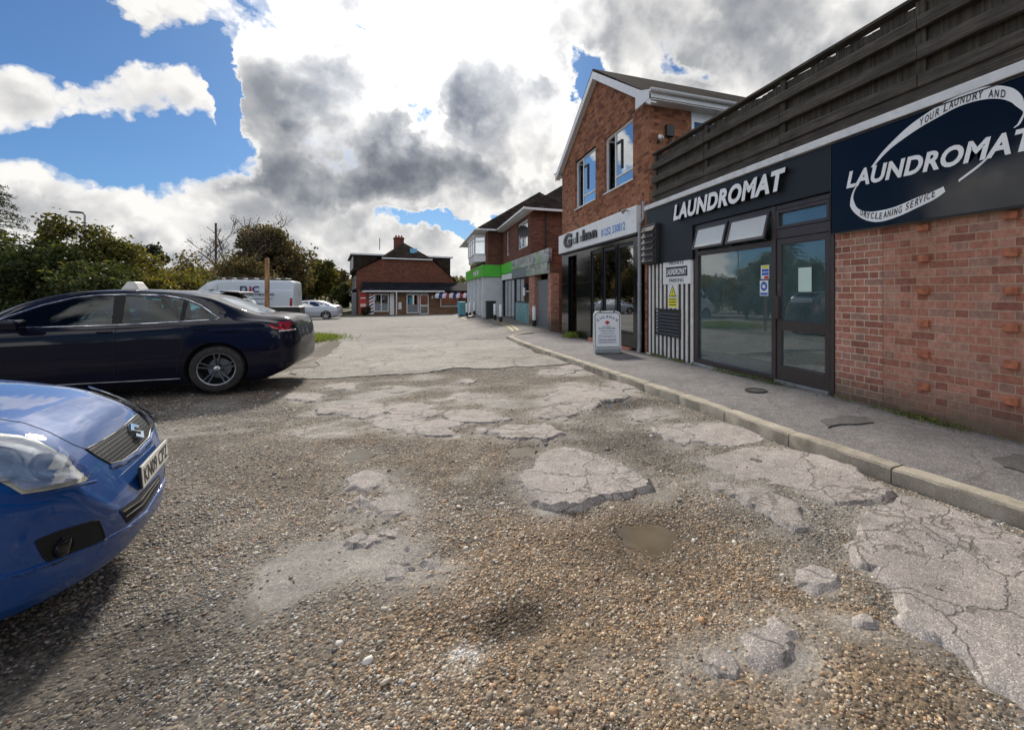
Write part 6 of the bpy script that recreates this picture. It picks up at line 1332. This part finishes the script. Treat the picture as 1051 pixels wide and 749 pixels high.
SWI = SW.matrix_basis.inverted(); SO_ = SWI @ Vector((0, 0, H))
def pdir(px, py): r = (px-PX)/F; return (SWI.to_3x3() @ Vector((r*CT+ST, CT-r*ST, (PY-py)/F))).normalized()
def phit(px, py, off=.004):
    d = pdir(px, py); h = sbv.ray_cast(SO_, d); return None if h[0] is None else h[0]+h[1]*(off if h[1].dot(d) < 0 else -off)
MIR = Matrix.Diagonal((1, -1, 1, 1))
def ppatch(name, poly, mat, off=.004, step=4., mirror=True, extra=None):
    V, Fc, nb = cdt_patch(poly, step, lambda u, v: phit(u, v, off)); ok = [i for i, v in enumerate(V) if v is not None]; mp = {i: k for k, i in enumerate(ok)}
    fs = [tuple(mp[i] for i in f) for f in Fc if all(i in mp for i in f)]; o = MB().add([V[i] for i in ok], fs).build(name, M[mat], SW, smooth=60)
    if mirror: MB().add([MIR @ V[i] for i in ok], [f[::-1] for f in fs]).build(name, M[mat], SW, smooth=60)
    return o
def pline(name, pts, r, mat, mirror=True, off=.0):
    Q = []
    for a, b in zip(pts, pts[1:]):
        k = max(1, int(math.hypot(b[0]-a[0], b[1]-a[1])/4)); Q += [(a[0]+(b[0]-a[0])*j/k, a[1]+(b[1]-a[1])*j/k) for j in range(k)]
    Q = [phit(*q, off) for q in Q+[pts[-1]]]; Q = [q for q in Q if q is not None]
    if len(Q) < 2: return
    MB().tube(Q, r, 6).build(name, M[mat], SW, smooth=60)
    if mirror: MB().tube([MIR @ q for q in Q], r, 6).build(name, M[mat], SW, smooth=60)
def meshmat():
    m, nt, bs = newmat('honeycomb_grille'); tc = N(nt, 'ShaderNodeTexCoord').outputs['Object']; s = N(nt, 'ShaderNodeSeparateXYZ'); L(nt, tc, s.inputs[0]); c = N(nt, 'ShaderNodeCombineXYZ'); L(nt, s.outputs[1], c.inputs[0]); L(nt, s.outputs[2], c.inputs[1])
    b = N(nt, 'ShaderNodeTexBrick'); b.offset = .5
    for k, v in (('Scale', 1.), ('Mortar Size', .0019), ('Mortar Smooth', .3), ('Brick Width', .030), ('Row Height', .0165)): b.inputs[k].default_value = v
    L(nt, c.outputs[0], b.inputs['Vector']); L(nt, mixc(nt, b.outputs['Fac'], (.005, .005, .006), (.13, .13, .128)), bs.inputs['Base Color']); bs.inputs['Roughness'].default_value = .4; bump(nt, bs, b.outputs['Fac'], .8, .01); return m
M['mesh'] = meshmat()
HL = [(-52, 462), (-30, 448), (0, 445), (20, 447), (38, 452), (55, 461), (70, 473), (82, 485), (90, 491), (87, 494), (70, 499), (45, 504), (22, 507), (8, 499), (-20, 486)]
ppatch('headlamp_edge', HL, 'lamp_cream', .002, 2.5)
def inset(poly, k): c = Vector((sum(p[0] for p in poly)/len(poly), sum(p[1] for p in poly)/len(poly))); return [tuple(c+(Vector(p)-c)*k) for p in poly]
ppatch('headlamp_reflector', inset(HL, .88), 'reflector', .006, 2.5)
def ell(cx, cy, rx, ry, n=20): return [(cx+rx*math.cos(2*math.pi*k/n), cy+ry*math.sin(2*math.pi*k/n)) for k in range(n)]
for cx, cy, rx, ry in ((50, 480, 22, 15), (0, 478, 24, 18)):
    ppatch('headlamp_bowl', ell(cx, cy, rx, ry), 'bowl', .010, 2.5); ppatch('headlamp_bowl', ell(cx, cy, rx*.84, ry*.84), 'bowl_light', .014, 2.5); ppatch('bulb_shield', ell(cx+2, cy+1, rx*.34, ry*.42), 'bowl', .018, 2.)
ppatch('headlamp_lens', HL, 'clear', .024, 2.5)
GRL = [(88, 461), (100, 455), (120, 443), (142, 424), (149, 430), (154, 440), (152, 449), (140, 462), (125, 473), (113, 476), (100, 469)]

ppatch('grille', GRL, 'mesh', .003, 3., False); pline('grille_edge', GRL+[GRL[0]], .005, 'black', False)
pline('bonnet_gap', [(-20, 428), (0, 430), (25, 434), (50, 443), (75, 456), (88, 461)], .0018, 'underbody', False); pline('bonnet_gap', [(88, 461), (100, 454.5), (120, 442.5), (142, 423.5)], .003, 'underbody', False)
pline('grille_lip', [(113, 479), (126, 475), (142, 464), (154, 451), (157, 441)], .013, 'blue_paint', False, off=-.004)
pline('bumper_crease', [(26, 509), (60, 503), (99, 493)], .004, 'blue_paint')
ppatch('lower_intake', [(122, 523), (140, 511), (163, 487), (164, 495), (149, 520), (130, 537)], 'underbody', .003, 3., False)
for k in range(2): pline('intake_slat', [(125+k*2.5, 526+k*5), (143+k*2, 514+k*4), (161+k*.5, 491+k*2.5)], .004, 'tyre', False, off=.006)
pline('bumper_lip', [(-10, 597), (30, 585), (70, 571), (108, 555), (132, 541), (150, 526), (164, 503), (169, 492)], .014, 'blue_paint', False, off=-.006)
FOG = [(37, 555), (62, 545), (100, 534), (104, 543), (107, 552), (85, 564), (54, 579), (45, 571)]
ppatch('fog_lamp_recess', FOG, 'underbody', .003, 3.); pline('fog_lamp_rim', FOG+[FOG[0]], .006, 'underbody')
h = phit(66, 560, .006)
for sg in (1, -1): MB().lathe([(0, .012), (.03, .008), (.04, 0), (.04, -.02)], 20, Matrix.Translation((h.x, h.y*sg, h.z)) @ Matrix.Rotation(R(-90-15*sg), 4, 'Z')).build('fog_lamp', M['tile_black'], SW, smooth=50)
# number plate, carried by the middle of the bumper
h = phit(155, 474, .0); pc = Vector((h.x+.020, h.y-.01, h.z)); print('plate', pc)
PM_ = Matrix.Translation(pc) @ Matrix.Rotation(R(2), 4, 'Z') @ Matrix.Rotation(R(-4), 4, 'Y')
MB().box(-.012, .0, -.262, .262, -.056, .056, PM_).build('plate_backing', M['black'], SW, bevel=.004); npl = MB().box(.0005, .004, -.26, .26, -.0555, .0555, PM_).build('number_plate', M['plate'], SW, bevel=.003)
TM_ = PM_ @ Matrix(((0, 0, 1, .0045), (1, 0, 0, -.235), (0, 1, 0, -.038), (0, 0, 0, 1))); o = txt('plate_lettering', 'KN09 CPZ', TM_, .47, .077, M['dark_ink'], npl, .001, .015)
# emblem on the grille: a stylised S of two hooked bars
d_ = pdir(137, 444); hc, nn, *_ = sbv.ray_cast(SO_, d_); zz = (Vector((0, 0, 1))-nn*nn.z).normalized(); xx = zz.cross(nn) if False else nn.cross(zz)*-1
S_ = [(0, 1), (.95, .35), (.55, .12), (0, .50), (-.38, .24), (.95, -.38), (0, -1), (-.95, -.35), (-.55, -.12), (0, -.50), (.38, -.24), (-.95, .38)]
MB().prism([hc+nn*.006+xx*(u*.062)+zz*(v*.052) for u, v in S_], nn*.014).build('emblem', M['chrome'], SW, bevel=.002)
nz = MB().cyl((1.02, -.2, .985), (1.02, -.2, 1.0), .012, .008).build('washer_jet', M['black'], SW)
for sgn in (1, -1):
    trim_line(sbv, SW, 'door_gap', [(.78, .93), (.72, .6), (.70, .3)], .003, 'underbody', sgn); trim_line(sbv, SW, 'door_gap', [(-.22, .96), (-.22, .3)], .003, 'underbody', sgn)
    bm_ = MB(); S = [Vector((.70, sgn*.86, .93)), Vector((.70, sgn*1.02, .93)), Vector((.70, sgn*1.04, 1.05)), Vector((.70, sgn*.86, 1.06))]; bm_.prism(S, (-.10, 0, 0)); bm_.build('mirror', M['blue_paint'], SW, bevel=.03)

# ------------------------------------------------------------------ vehicles further away
def place(px, Y, z=None): x = AX(px, Y); return (x, Y, gf(x, Y) if z is None else z)
VY = 30.; xr = AX(301.5, VY); VN = thing('white_van', 'white high roofed van with roof rack and DJC decorating lettering on its side', 'van', (xr-2.76, VY+1.0, gf(-8, VY)-.02), math.pi); bpy.context.view_layer.update()
CT_VAN = [(-2.76, .45, 1.9, 2.42, .90, .78), (-2.72, .35, 2.0, 2.53, .97, .84), (-2.4, .32, 2.05, 2.60, .99, .85), (0, .3, 2.05, 2.62, .99, .85), (.8, .3, 2.0, 2.60, .99, .84), (1.1, .3, 1.85, 2.52, .99, .82), (1.5, .3, 1.5, 2.22, .985, .78), (1.95, .3, 1.32, 1.72, .97, .78), (2.15, .3, 1.2, 1.42, .96, .78), (2.5, .32, 1.05, 1.15, .92, .7), (2.68, .34, .8, .95, .82, .6), (2.75, .42, .65, .75, .6, .5)]
vb, vbv = make_car(VN, CT_VAN, 'white_paint', (-1.75, 1.75), .34, .97, 'plain')
for sgn in (1, -1):
    side(vbv, VN, 'cab_window', [(.85, 1.55), (1.75, 1.5), (1.70, 1.62), (1.42, 2.02), (.88, 2.08)], 'dark_glass', sgn, .008); side(vbv, VN, 'tail_lamp', [(-2.55, 1.05), (-2.68, 1.05), (-2.70, 1.6), (-2.58, 1.6)], 'red_lens', sgn, .01, .04)
    for x0 in (.75, -.55): trim_line(vbv, VN, 'door_gap', [(x0, .5), (x0, 2.3)], .012, 'shutter', sgn)
    trim_line(vbv, VN, 'rubbing_strip', [(-2.6, .72), (1.2, .72)], .03, 'shutter', sgn)
    bm_ = MB(); bm_.box(1.50, 1.68, sgn*.98, sgn*1.22, 1.45, 1.80); bm_.build('mirror', M['black'], VN, bevel=.04)
skin_patch('windscreen', vbv, [(2.1, -.72), (2.1, .72), (1.25, .66), (1.25, -.66)], 'dark_glass', VN, (0, 0, -1), lambda x, y: (x, y, 4), .008, .12)
VT = Matrix(((-1, 0, 0, 0), (0, 0, 1, 0), (0, 1, 0, 0), (0, 0, 0, 1)))
def vtxt(b, x, z, w, h, m, bold=.02): txt('lettering', b, Matrix.Translation((x, 1.0, z)) @ VT, w, h, M[m], VN, .006, bold)
vtxt('D', -.28, 1.92, .32, .34, 'navy_ink', .03); vtxt('J', -.62, 1.92, .16, .34, 'red_ink', .03); vtxt('C', -.82, 1.92, .32, .34, 'navy_ink', .03); vtxt('INTERIOR DECORATING', .36, 1.74, 2.2, .13, 'dark_ink'); 
MB().box(-1.75, -.25, .998, 1.004, 1.55, 1.575).build('lettering', M['navy_ink'], VN); MB().box(-1.4, -.5, .998, 1.004, 1.28, 1.32).build('lettering', M['shutter'], VN)
MB().prism([(.62, 1.0, 1.78), (.50, 1.0, 1.95), (.34, 1.0, 1.86), (.38, 1.0, 1.76)], (0, .005, 0)).build('emblem', M['red_ink'], VN)
rk_ = MB()
for yy_ in (-.75, .75): rk_.tube([(-2.3, yy_, 2.72), (1.0, yy_, 2.70)], .02, 6)
for k in range(7): rk_.tube([(-2.25+k*.53, -.78, 2.70), (-2.25+k*.53, .78, 2.70)], .016, 6)
for x0 in (-2.2, -.6, .9):
    for yy_ in (-.75, .75): rk_.tube([(x0, yy_, 2.5), (x0, yy_, 2.72)], .018, 6)
rk_.build('roof_rack', M['black'], VN, smooth=60)
# silver saloon, seen past the back of the van
sp_ = place(349.5, 40.9); SS = thing('silver_saloon', 'silver saloon car half hidden behind the white van', 'car', (sp_[0]-2.45, 41.8, gf(-8, 41)), math.pi); bpy.context.view_layer.update()
ss, ssv = make_car(SS, CT_TAXI, 'silver_paint', (-1.437, 1.437), .32, .915, 'plain')
for sgn in (1, -1):
    for p in TW: side(ssv, SS, 'window', p, 'dark_glass', sgn, .006)
    side(ssv, SS, 'tail_lamp', [(-2.12, .905), (-2.36, .87), (-2.36, .985), (-2.2, 1.0)], 'red_lens', sgn, .008, .04)
    trim_line(ssv, SS, 'rubbing_strip', [(1.9, .55), (-2.2, .58)], .02, 'shutter', sgn)
skin_patch('rear_window', ssv, [(-1.92, -.52), (-1.92, .52), (-1.30, .46), (-1.30, -.46)], 'dark_glass', SS, (0, 0, -1), lambda x, y: (x, y, 2.5), .006, .08); skin_patch('windscreen', ssv, [(1.30, -.60), (1.30, .60), (.55, .46), (.55, -.46)], 'dark_glass', SS, (0, 0, -1), lambda x, y: (x, y, 2.5), .006, .08)
# dark grey hatchback parked beyond the taxi
hx = AX(247, 12.6); DH = thing('grey_hatchback', 'dark grey hatchback behind the navy saloon, its rear window above the saloon boot', 'car', (hx-1.80, 13.3, gf(-5, 13)), math.pi); DH.scale = (1, 1, 1.08); bpy.context.view_layer.update()
dh, dhv = make_car(DH, [tuple([c[0], c[1], c[2]*1.0, c[3]*1.0]+list(c[4:])) for c in CT_SW], 'grey_paint', (-1.30, 1.09), .30, .83, 'plain')
for sgn in (1, -1):
    for p in SWW: side(dhv, DH, 'window', p, 'dark_glass', sgn, .006)
    skin_patch('tail_lamp', dhv, [(sgn*.60, .75), (sgn*.78, .75), (sgn*.74, 1.05), (sgn*.60, 1.05)], 'red_lens', DH, (1, 0, 0), lambda y, z: (-3, y, z), .006, .05)
skin_patch('rear_window', dhv, [(-.54, 1.0), (.54, 1.0), (.50, 1.36), (-.50, 1.36)], 'win_glass', DH, (1, 0, 0), lambda y, z: (-3, y, z), .008, .06); skin_patch('windscreen', dhv, [(.86, -.60), (.86, .60), (.32, .48), (.32, -.48)], 'dark_glass', DH, (0, 0, -1), lambda x, y: (x, y, 2.5), .006, .08)
MB().prism([(-1.35, -.52, 1.46), (-1.72, -.50, 1.43), (-1.72, .50, 1.43), (-1.35, .52, 1.46)], (0, 0, .035)).build('spoiler', M['black'], DH, bevel=.012)
# covered trailer by the van
tp = place(292, 26.); tp = (tp[0], tp[1], tp[2]+.16); TR = thing('covered_trailer', 'low black covered trailer in front of the rear of the white van', 'trailer', tp, 0)
MB().prism([(-.95, -.55, .42), (.75, -.55, .42), (.75, -.55, .98), (-.45, -.55, .98), (-.95, -.55, .72)], (0, 1.1, 0)).build('cover', M['black'], TR, bevel=.05); MB().box(-.9, .7, -.5, .5, .30, .42).build('chassis', M['underbody'], TR); MB().tube([(-.9, 0, .38), (-1.6, 0, .40)], .04, 8).build('drawbar', M['grey_metal'], TR)
for sgn in (-1, 1): wheel(TR, .05, sgn*.62, .26, sgn, 'plain', .16)
# timber post
pp = place(274.2, 15.5); PO = thing('timber_post', 'tall square tan timber post standing in front of the white van', 'post', pp); bpy.context.view_layer.update()
ptop = H+(PY-264.5)/F*(15.5*CT+pp[0]*ST)-pp[2]; MB().box(-.05, .05, -.05, .05, -.3, ptop-.03).build('shaft', M['post'], PO, bevel=.008); MB().add([(-.05, -.05, ptop-.03), (.05, -.05, ptop-.03), (.05, .05, ptop-.03), (-.05, .05, ptop-.03), (0, 0, ptop)], [(0, 1, 4), (1, 2, 4), (2, 3, 4), (3, 0, 4)]).build('cap', M['post'], PO)
# ================================================================== trees and shrubs
def rand_dirs(n):
    v = RNG.normal(size=(n, 3)); return v/np.linalg.norm(v, axis=1)[:, None]
def leaf_mesh(name, C, size, cols, parent, mat='leaf', flat=.0, aspect=.6):
    n = len(C); nrm = rand_dirs(n); nrm[:, 2] = np.abs(nrm[:, 2])+flat; nrm /= np.linalg.norm(nrm, axis=1)[:, None]
    t = np.cross(nrm, rand_dirs(n)); t /= np.linalg.norm(t, axis=1)[:, None]+1e-9; b = np.cross(nrm, t)
    s = (size*RNG.uniform(.6, 1.35, n))[:, None]; bend = nrm*s*.25
    V = np.stack([C-t*s, C-b*s*aspect+bend, C+t*s, C+b*s*aspect+bend], 1).reshape(-1, 3); Fc = np.arange(n*4).reshape(n, 4)
    return np_mesh(name, V, Fc, M[mat], parent, False, np.repeat(cols, 4, 0))
def tint(n, pal, C, key):
    pal = np.array(pal); k = RNG.integers(0, len(pal), n); c = pal[k]*RNG.uniform(.8, 2.0, (n, 1)); g_ = fbm(C[:, 0]*1.1+key, C[:, 2]*1.3+C[:, 1], 61, 3)[:, None]
    return np.clip(c*(.55+.9*g_), 0, 1)
GREEN = [(.035, .050, .016), (.045, .060, .018), (.028, .042, .015), (.060, .066, .020), (.05, .045, .02)]
OLIVE = [(.056, .072, .020), (.085, .082, .020), (.050, .056, .018), (.11, .095, .022), (.07, .055, .02)]
YELL = [(.095, .090, .020), (.13, .105, .022), (.075, .076, .02), (.16, .11, .025), (.06, .062, .02)]
BROWN = [(.075, .058, .030), (.095, .066, .030), (.06, .055, .026), (.11, .07, .035), (.05, .05, .024)]
DARK = [(.022, .032, .016), (.030, .040, .018), (.018, .026, .014), (.035, .04, .02)]
def limb_tree(trunk, base, height, r0, spread, n_limbs, seed, parent, name='trunk', lean=(0, 0), depth=3, up=.55, rmin=0):
    rg = random.Random(seed); mb_ = MB(); tips = []
    def grow(p, d, L_, r, lev):
        pts = [p]; q = p; dd = d
        for k in range(4): dd = (dd+Vector((rg.uniform(-.18, .18), rg.uniform(-.18, .18), rg.uniform(-.05, .14)))).normalized(); q = q+dd*L_/4; pts.append(q)
        mb_.tube(pts, [max(rmin, r*(1-.14*k)) for k in range(5)], 6 if lev < 2 else 4); tips.append(q)
        if lev < depth:
            for j in range(rg.randint(2, 3) if lev else n_limbs):
                i = rg.choice((2, 3, 4)) if lev else rg.choice((1, 2, 3, 4)); a = rg.uniform(0, 6.283); o_ = Vector((math.cos(a)*spread, math.sin(a)*spread, up)).normalized(); grow(pts[i], (dd*.5+o_).normalized(), L_*rg.uniform(.5, .75), r*(1-.14*i)*.62, lev+1)
    grow(Vector(base), Vector((lean[0], lean[1], 1)).normalized(), height*.55, r0, 0)
    return mb_.build(name, M['bark'], parent, smooth=60), tips
def tree(name, label, cat, px, d, top, width_px, pal, n=9000, leaf=.11, group=None, clumps=26, low=.25, seed=1, sparse=.0, trunk_r=.14):
    x, y = PD(px, d); z = gf(x, y); h = H+(PY-top)/F*d-z; rx = width_px/2/F*d
    t = thing(name, label, cat, (x, y, z), 0, group); rg = np.random.default_rng(seed)
    limb_tree('trunk', (0, 0, -.2), h*.8, trunk_r, .8, 5, seed, t, depth=2)
    zc = h*(low+1)/2; rz_ = h*(1-low)/2
    cd = rg.normal(size=(clumps, 3)); cd /= np.linalg.norm(cd, axis=1)[:, None]; rad = rg.uniform(.35, .86, clumps)[:, None]
    cc = cd*rad*np.array([rx, rx*.9, rz_])+np.array([0, 0, zc]); cr = rg.uniform(.22, .42, clumps)*min(rx, rz_)*1.05
    k = RNG.integers(0, clumps, n); dv = rand_dirs(n); rr_ = (RNG.random(n)**.45)[:, None]; C = cc[k]+dv*rr_*cr[k][:, None]*np.array([1, 1, .85])
    C = C[C[:, 2] > .05]
    # stray shoots on top
    m_ = n//14; ks = RNG.integers(0, clumps, m_); sh_ = cc[ks]+rand_dirs(m_)*cr[ks][:, None]*np.array([1.15, 1.15, 1.25]); sh_ = sh_[sh_[:, 2] > .05]; C = np.concatenate([C, sh_])
    leaf_mesh('crown', C, leaf, tint(len(C), pal, C, seed), t); return t
HG = 'shrubs along the left of the car park'
tree('shrub', 'tall dark green shrub at the left edge of the photograph', 'shrub', -28, 17, 222, 110, GREEN, 11000, .075, HG, 34, .02, 1)
tree('shrub', 'dark green shrub behind the bonnet end of the navy saloon', 'shrub', 32, 16.5, 238, 92, GREEN, 11000, .07, HG, 34, .02, 2)
tree('shrub', 'tallest loose leaved shrub behind the navy saloon, just left of the street lamp', 'shrub', 70, 18, 212, 74, OLIVE, 9000, .075, HG, 30, .05, 3)
tree('shrub', 'olive green shrub with thin upright shoots just right of the street lamp', 'shrub', 108, 18.5, 233, 66, OLIVE, 9000, .075, HG, 30, .03, 4)
tree('shrub', 'yellowing rounded shrub above the roof sign of the navy saloon', 'shrub', 140, 20, 254, 84, YELL, 10000, .08, HG, 34, .02, 5)
tree('shrub', 'low yellow green shrub left of the white van', 'shrub', 178, 25, 270, 66, YELL, 8000, .09, HG, 28, .02, 6)
tree('shrub', 'russet and green bush behind the cab of the white van', 'shrub', 205, 36, 258, 66, BROWN, 8000, .12, HG, 30, .02, 7)
tree('shrub', 'brownish bush behind the middle of the white van', 'shrub', 245, 42, 258, 74, BROWN, 8000, .13, HG, 30, .02, 8)
tree('shrub', 'dark shrub in shade under the yellowing shrub by the saloon roof sign', 'shrub', 95, 15.8, 262, 80, GREEN, 7000, .07, HG, 26, .02, 28)
TG = 'trees beyond the car park'
tree('oak_tree', 'large round brown green tree behind the white van', 'tree', 281, 50, 227, 72, BROWN, 22000, .17, TG, 60, .12, 9, trunk_r=.3)
tree('broadleaf_tree', 'dark distant tree seen between the shrubs and the bare tree', 'tree', 157, 62, 242, 36, DARK, 6000, .22, TG, 22, .2, 10, trunk_r=.3)
tree('broadleaf_tree', 'olive tree right of the large round tree, above the silver saloon', 'tree', 326, 58, 264, 40, OLIVE, 8000, .19, TG, 26, .1, 11, trunk_r=.25)
tree('broadleaf_tree', 'thin brown tree with sky gaps left of the end building', 'tree', 341, 66, 269, 32, BROWN, 4200, .2, TG, 20, .15, 12, trunk_r=.25)
tree('broadleaf_tree', 'small green tree beside the shopfront of the end building', 'tree', 349, 54, 288, 22, GREEN, 5000, .13, TG, 18, .05, 13)
tree('broadleaf_tree', 'low dark tree behind the silver saloon', 'tree', 306, 60, 282, 46, DARK, 6000, .2, TG, 22, .02, 14)
tree('shrub', 'round dark clipped bush beside the red sign of the low shop', 'shrub', 375.5, 45, 313.5, 9.5, DARK, 2500, .06, None, 16, .02, 15, trunk_r=.05)
# far hedge line closing the view at the back
def hedge(name, pts, h, w, n, pal, leaf, seed):
    C = []; pts = np.array(pts, float); sg_ = np.hypot(*np.diff(pts, axis=0).T); k = RNG.choice(len(sg_), n, p=sg_/sg_.sum()); t = RNG.random(n)[:, None]; P2 = pts[k]*(1-t)+pts[k+1]*t
    hh = h*(.6+.8*fbm(P2[:, 0]*.25, P2[:, 1]*.25, seed, 3)); C = np.stack([P2[:, 0]+RNG.normal(0, w, n), P2[:, 1]+RNG.normal(0, w, n), gz(P2[:, 0], P2[:, 1])+hh*np.sqrt(RNG.random(n))], 1)
    o = leaf_mesh(name, C, leaf, tint(n, pal, C, seed), None); return tag(o, kind='stuff')
hedge('woodland', [(-95, 60), (-60, 75), (-30, 82), (-12, 86), (20, 90), (45, 80)], 5.0, 1.5, 26000, OLIVE+BROWN, .28, 71)
hedge('hedge', [(-34, 2), (-30, 14), (-26, 24), (-20, 34), (-14.5, 46)], 3.4, .8, 30000, GREEN+OLIVE, .11, 72)
# bare tree
bx2, by2 = PD(234, 44); bt = thing('bare_tree', 'nearly leafless tree with spreading branches left of the large round tree', 'tree', (bx2, by2, gf(bx2, by2)), 0, TG)
_, tips = limb_tree('trunk', (0, 0, -.2), 10.2, .30, .9, 8, 23, bt, depth=4, up=.42, rmin=.026); T = np.array([tuple(v) for v in tips]); C = np.repeat(T, 5, 0)+RNG.normal(0, .2, (len(T)*5, 3)); C = C[C[:, 2] > 3]; leaf_mesh('crown', C, .06, tint(len(C), BROWN, C, 3), bt)
# conifer at the left edge
cx, cy = PD(-12, 20); ct_ = thing('conifer', 'dark conifer with drooping boughs at the top left edge of the photograph', 'tree', (cx, cy, 0), 0, None); hh = H+(PY-186)/F*20
mb_ = MB().tube([(0, 0, -.2), (0.05, 0, hh*.5), (0, 0, hh)], [.14, .09, .02], 8); LC = []; rg = random.Random(4)
for k in range(70):
    z = hh*(.25+.74*k/70); a = k*2.4+rg.uniform(-.3, .3); Lb = 1.75*(1-z/hh)**.6+.35; d_ = Vector((math.cos(a), math.sin(a), .25)); pts = [Vector((0, 0, z))+d_*Lb*t+Vector((0, 0, -.35*Lb*t*t)) for t in (0, .35, .7, 1)]; mb_.tube(pts, [.022, .016, .01, .004], 4)
    for t in np.linspace(.15, 1, 26): p = pts[0]+d_*Lb*t+Vector((0, 0, -.35*Lb*t*t)); LC += [tuple(p+Vector((rg.gauss(0, .07), rg.gauss(0, .07), rg.gauss(-.03, .05)))) for _ in range(6)]
mb_.build('trunk', M['bark'], ct_, smooth=60); C = np.array(LC); leaf_mesh('crown', C, .055, tint(len(C), DARK, C, 8), ct_, aspect=.25)
# street lamp and telegraph pole
lx, ly = PD(87, 26); sl_ = thing('street_lamp', 'grey street lamp head rising behind the shrubs', 'street lamp', (lx, ly, gf(lx, ly))); zt_ = H+(PY-219)/F*26-gf(lx, ly)
MB().tube([(0, 0, 0), (0, 0, zt_*.6), (0, 0, zt_-.1), (-.08, -.03, zt_)], [.075, .06, .045, .04], 10).build('column', M['grey_pipe'], sl_, smooth=60)
MB().lathe([(0, .055), (.10, .05), (.13, .0), (.10, -.04), (0, -.05)], 16, Matrix.Translation((-.30, -.1, zt_+.02)) @ Matrix.Rotation(R(18), 4, 'Z') @ Matrix(((2.6, 0, 0, 0), (0, 0, 1.2, 0), (0, 1, 0, 0), (0, 0, 0, 1)))).build('lamp_head', M['louvre'], sl_, smooth=50)
tx_, ty_ = PD(221.5, 46); tpz = gf(tx_, ty_); tpl = thing('telegraph_pole', 'dark wooden pole standing in front of the bare tree', 'pole', (tx_, ty_, tpz)); zt_ = H+(PY-229)/F*46-tpz
MB().cyl((0, 0, -.2), (0, 0, zt_), .11, .09, 12).build('shaft', M['pole_wood'], tpl, smooth=50)
# grass and weeds
def blades(name, C, h, pal, wid=.006):
    n = len(C); a = RNG.uniform(0, 6.283, n); hh = h*RNG.uniform(.4, 1.2, n); t = np.stack([np.cos(a), np.sin(a), np.zeros(n)], 1); ln = RNG.normal(0, .45, (n, 2)); tipv = C+np.stack([ln[:, 0]*hh, ln[:, 1]*hh, hh], 1)
    V = np.stack([C-t*wid, C+t*wid, tipv], 1).reshape(-1, 3); return tag(np_mesh(name, V, np.arange(n*3).reshape(n, 3), M['leaf'], None, False, np.repeat(tint(n, pal, C, 1), 3, 0)), kind='stuff')
n = 16000; u = RNG.normal(0, .45, (n, 2)); X_ = -4.3+u[:, 0]*1.35; Y_ = 18.6+u[:, 1]*1.7; C = np.stack([X_, Y_, gz(X_, Y_)+.02+.10*np.exp(-(u**2).sum(1)*1.5)], 1); blades('grass', C, .16, [(.10, .14, .025), (.13, .17, .03), (.08, .11, .03), (.16, .16, .06)], .012)
n = 9000; Y_ = RNG.uniform(-2, 8.9, n); dens = fbm(Y_*1.3, Y_*0, 81, 3); keep = RNG.random(n) < np.clip((dens-.38)*4, .05, 1); Y_ = Y_[keep]; X_ = FX-.01-np.abs(RNG.normal(0, .06, len(Y_))); C = np.stack([X_, Y_, road(Y_)+.145+0*X_], 1)
leaf_mesh('weeds', C+np.stack([0*X_, 0*X_, RNG.uniform(0, .05, len(X_))], 1), .012, tint(len(C), [(.07, .10, .025), (.10, .13, .03), (.05, .07, .02), (.12, .11, .05)], C, 2), None, flat=.3); bpy.data.objects['weeds']['kind'] = 'stuff'
n = 1500; Y_ = 14.2+RNG.normal(0, .18, n); X_ = FX-.05-np.abs(RNG.normal(0, .12, n)); C = np.stack([X_, Y_, road(Y_)+.15], 1); blades('weed_tuft', C, .16, [(.10, .14, .03), (.14, .16, .04)], .01)
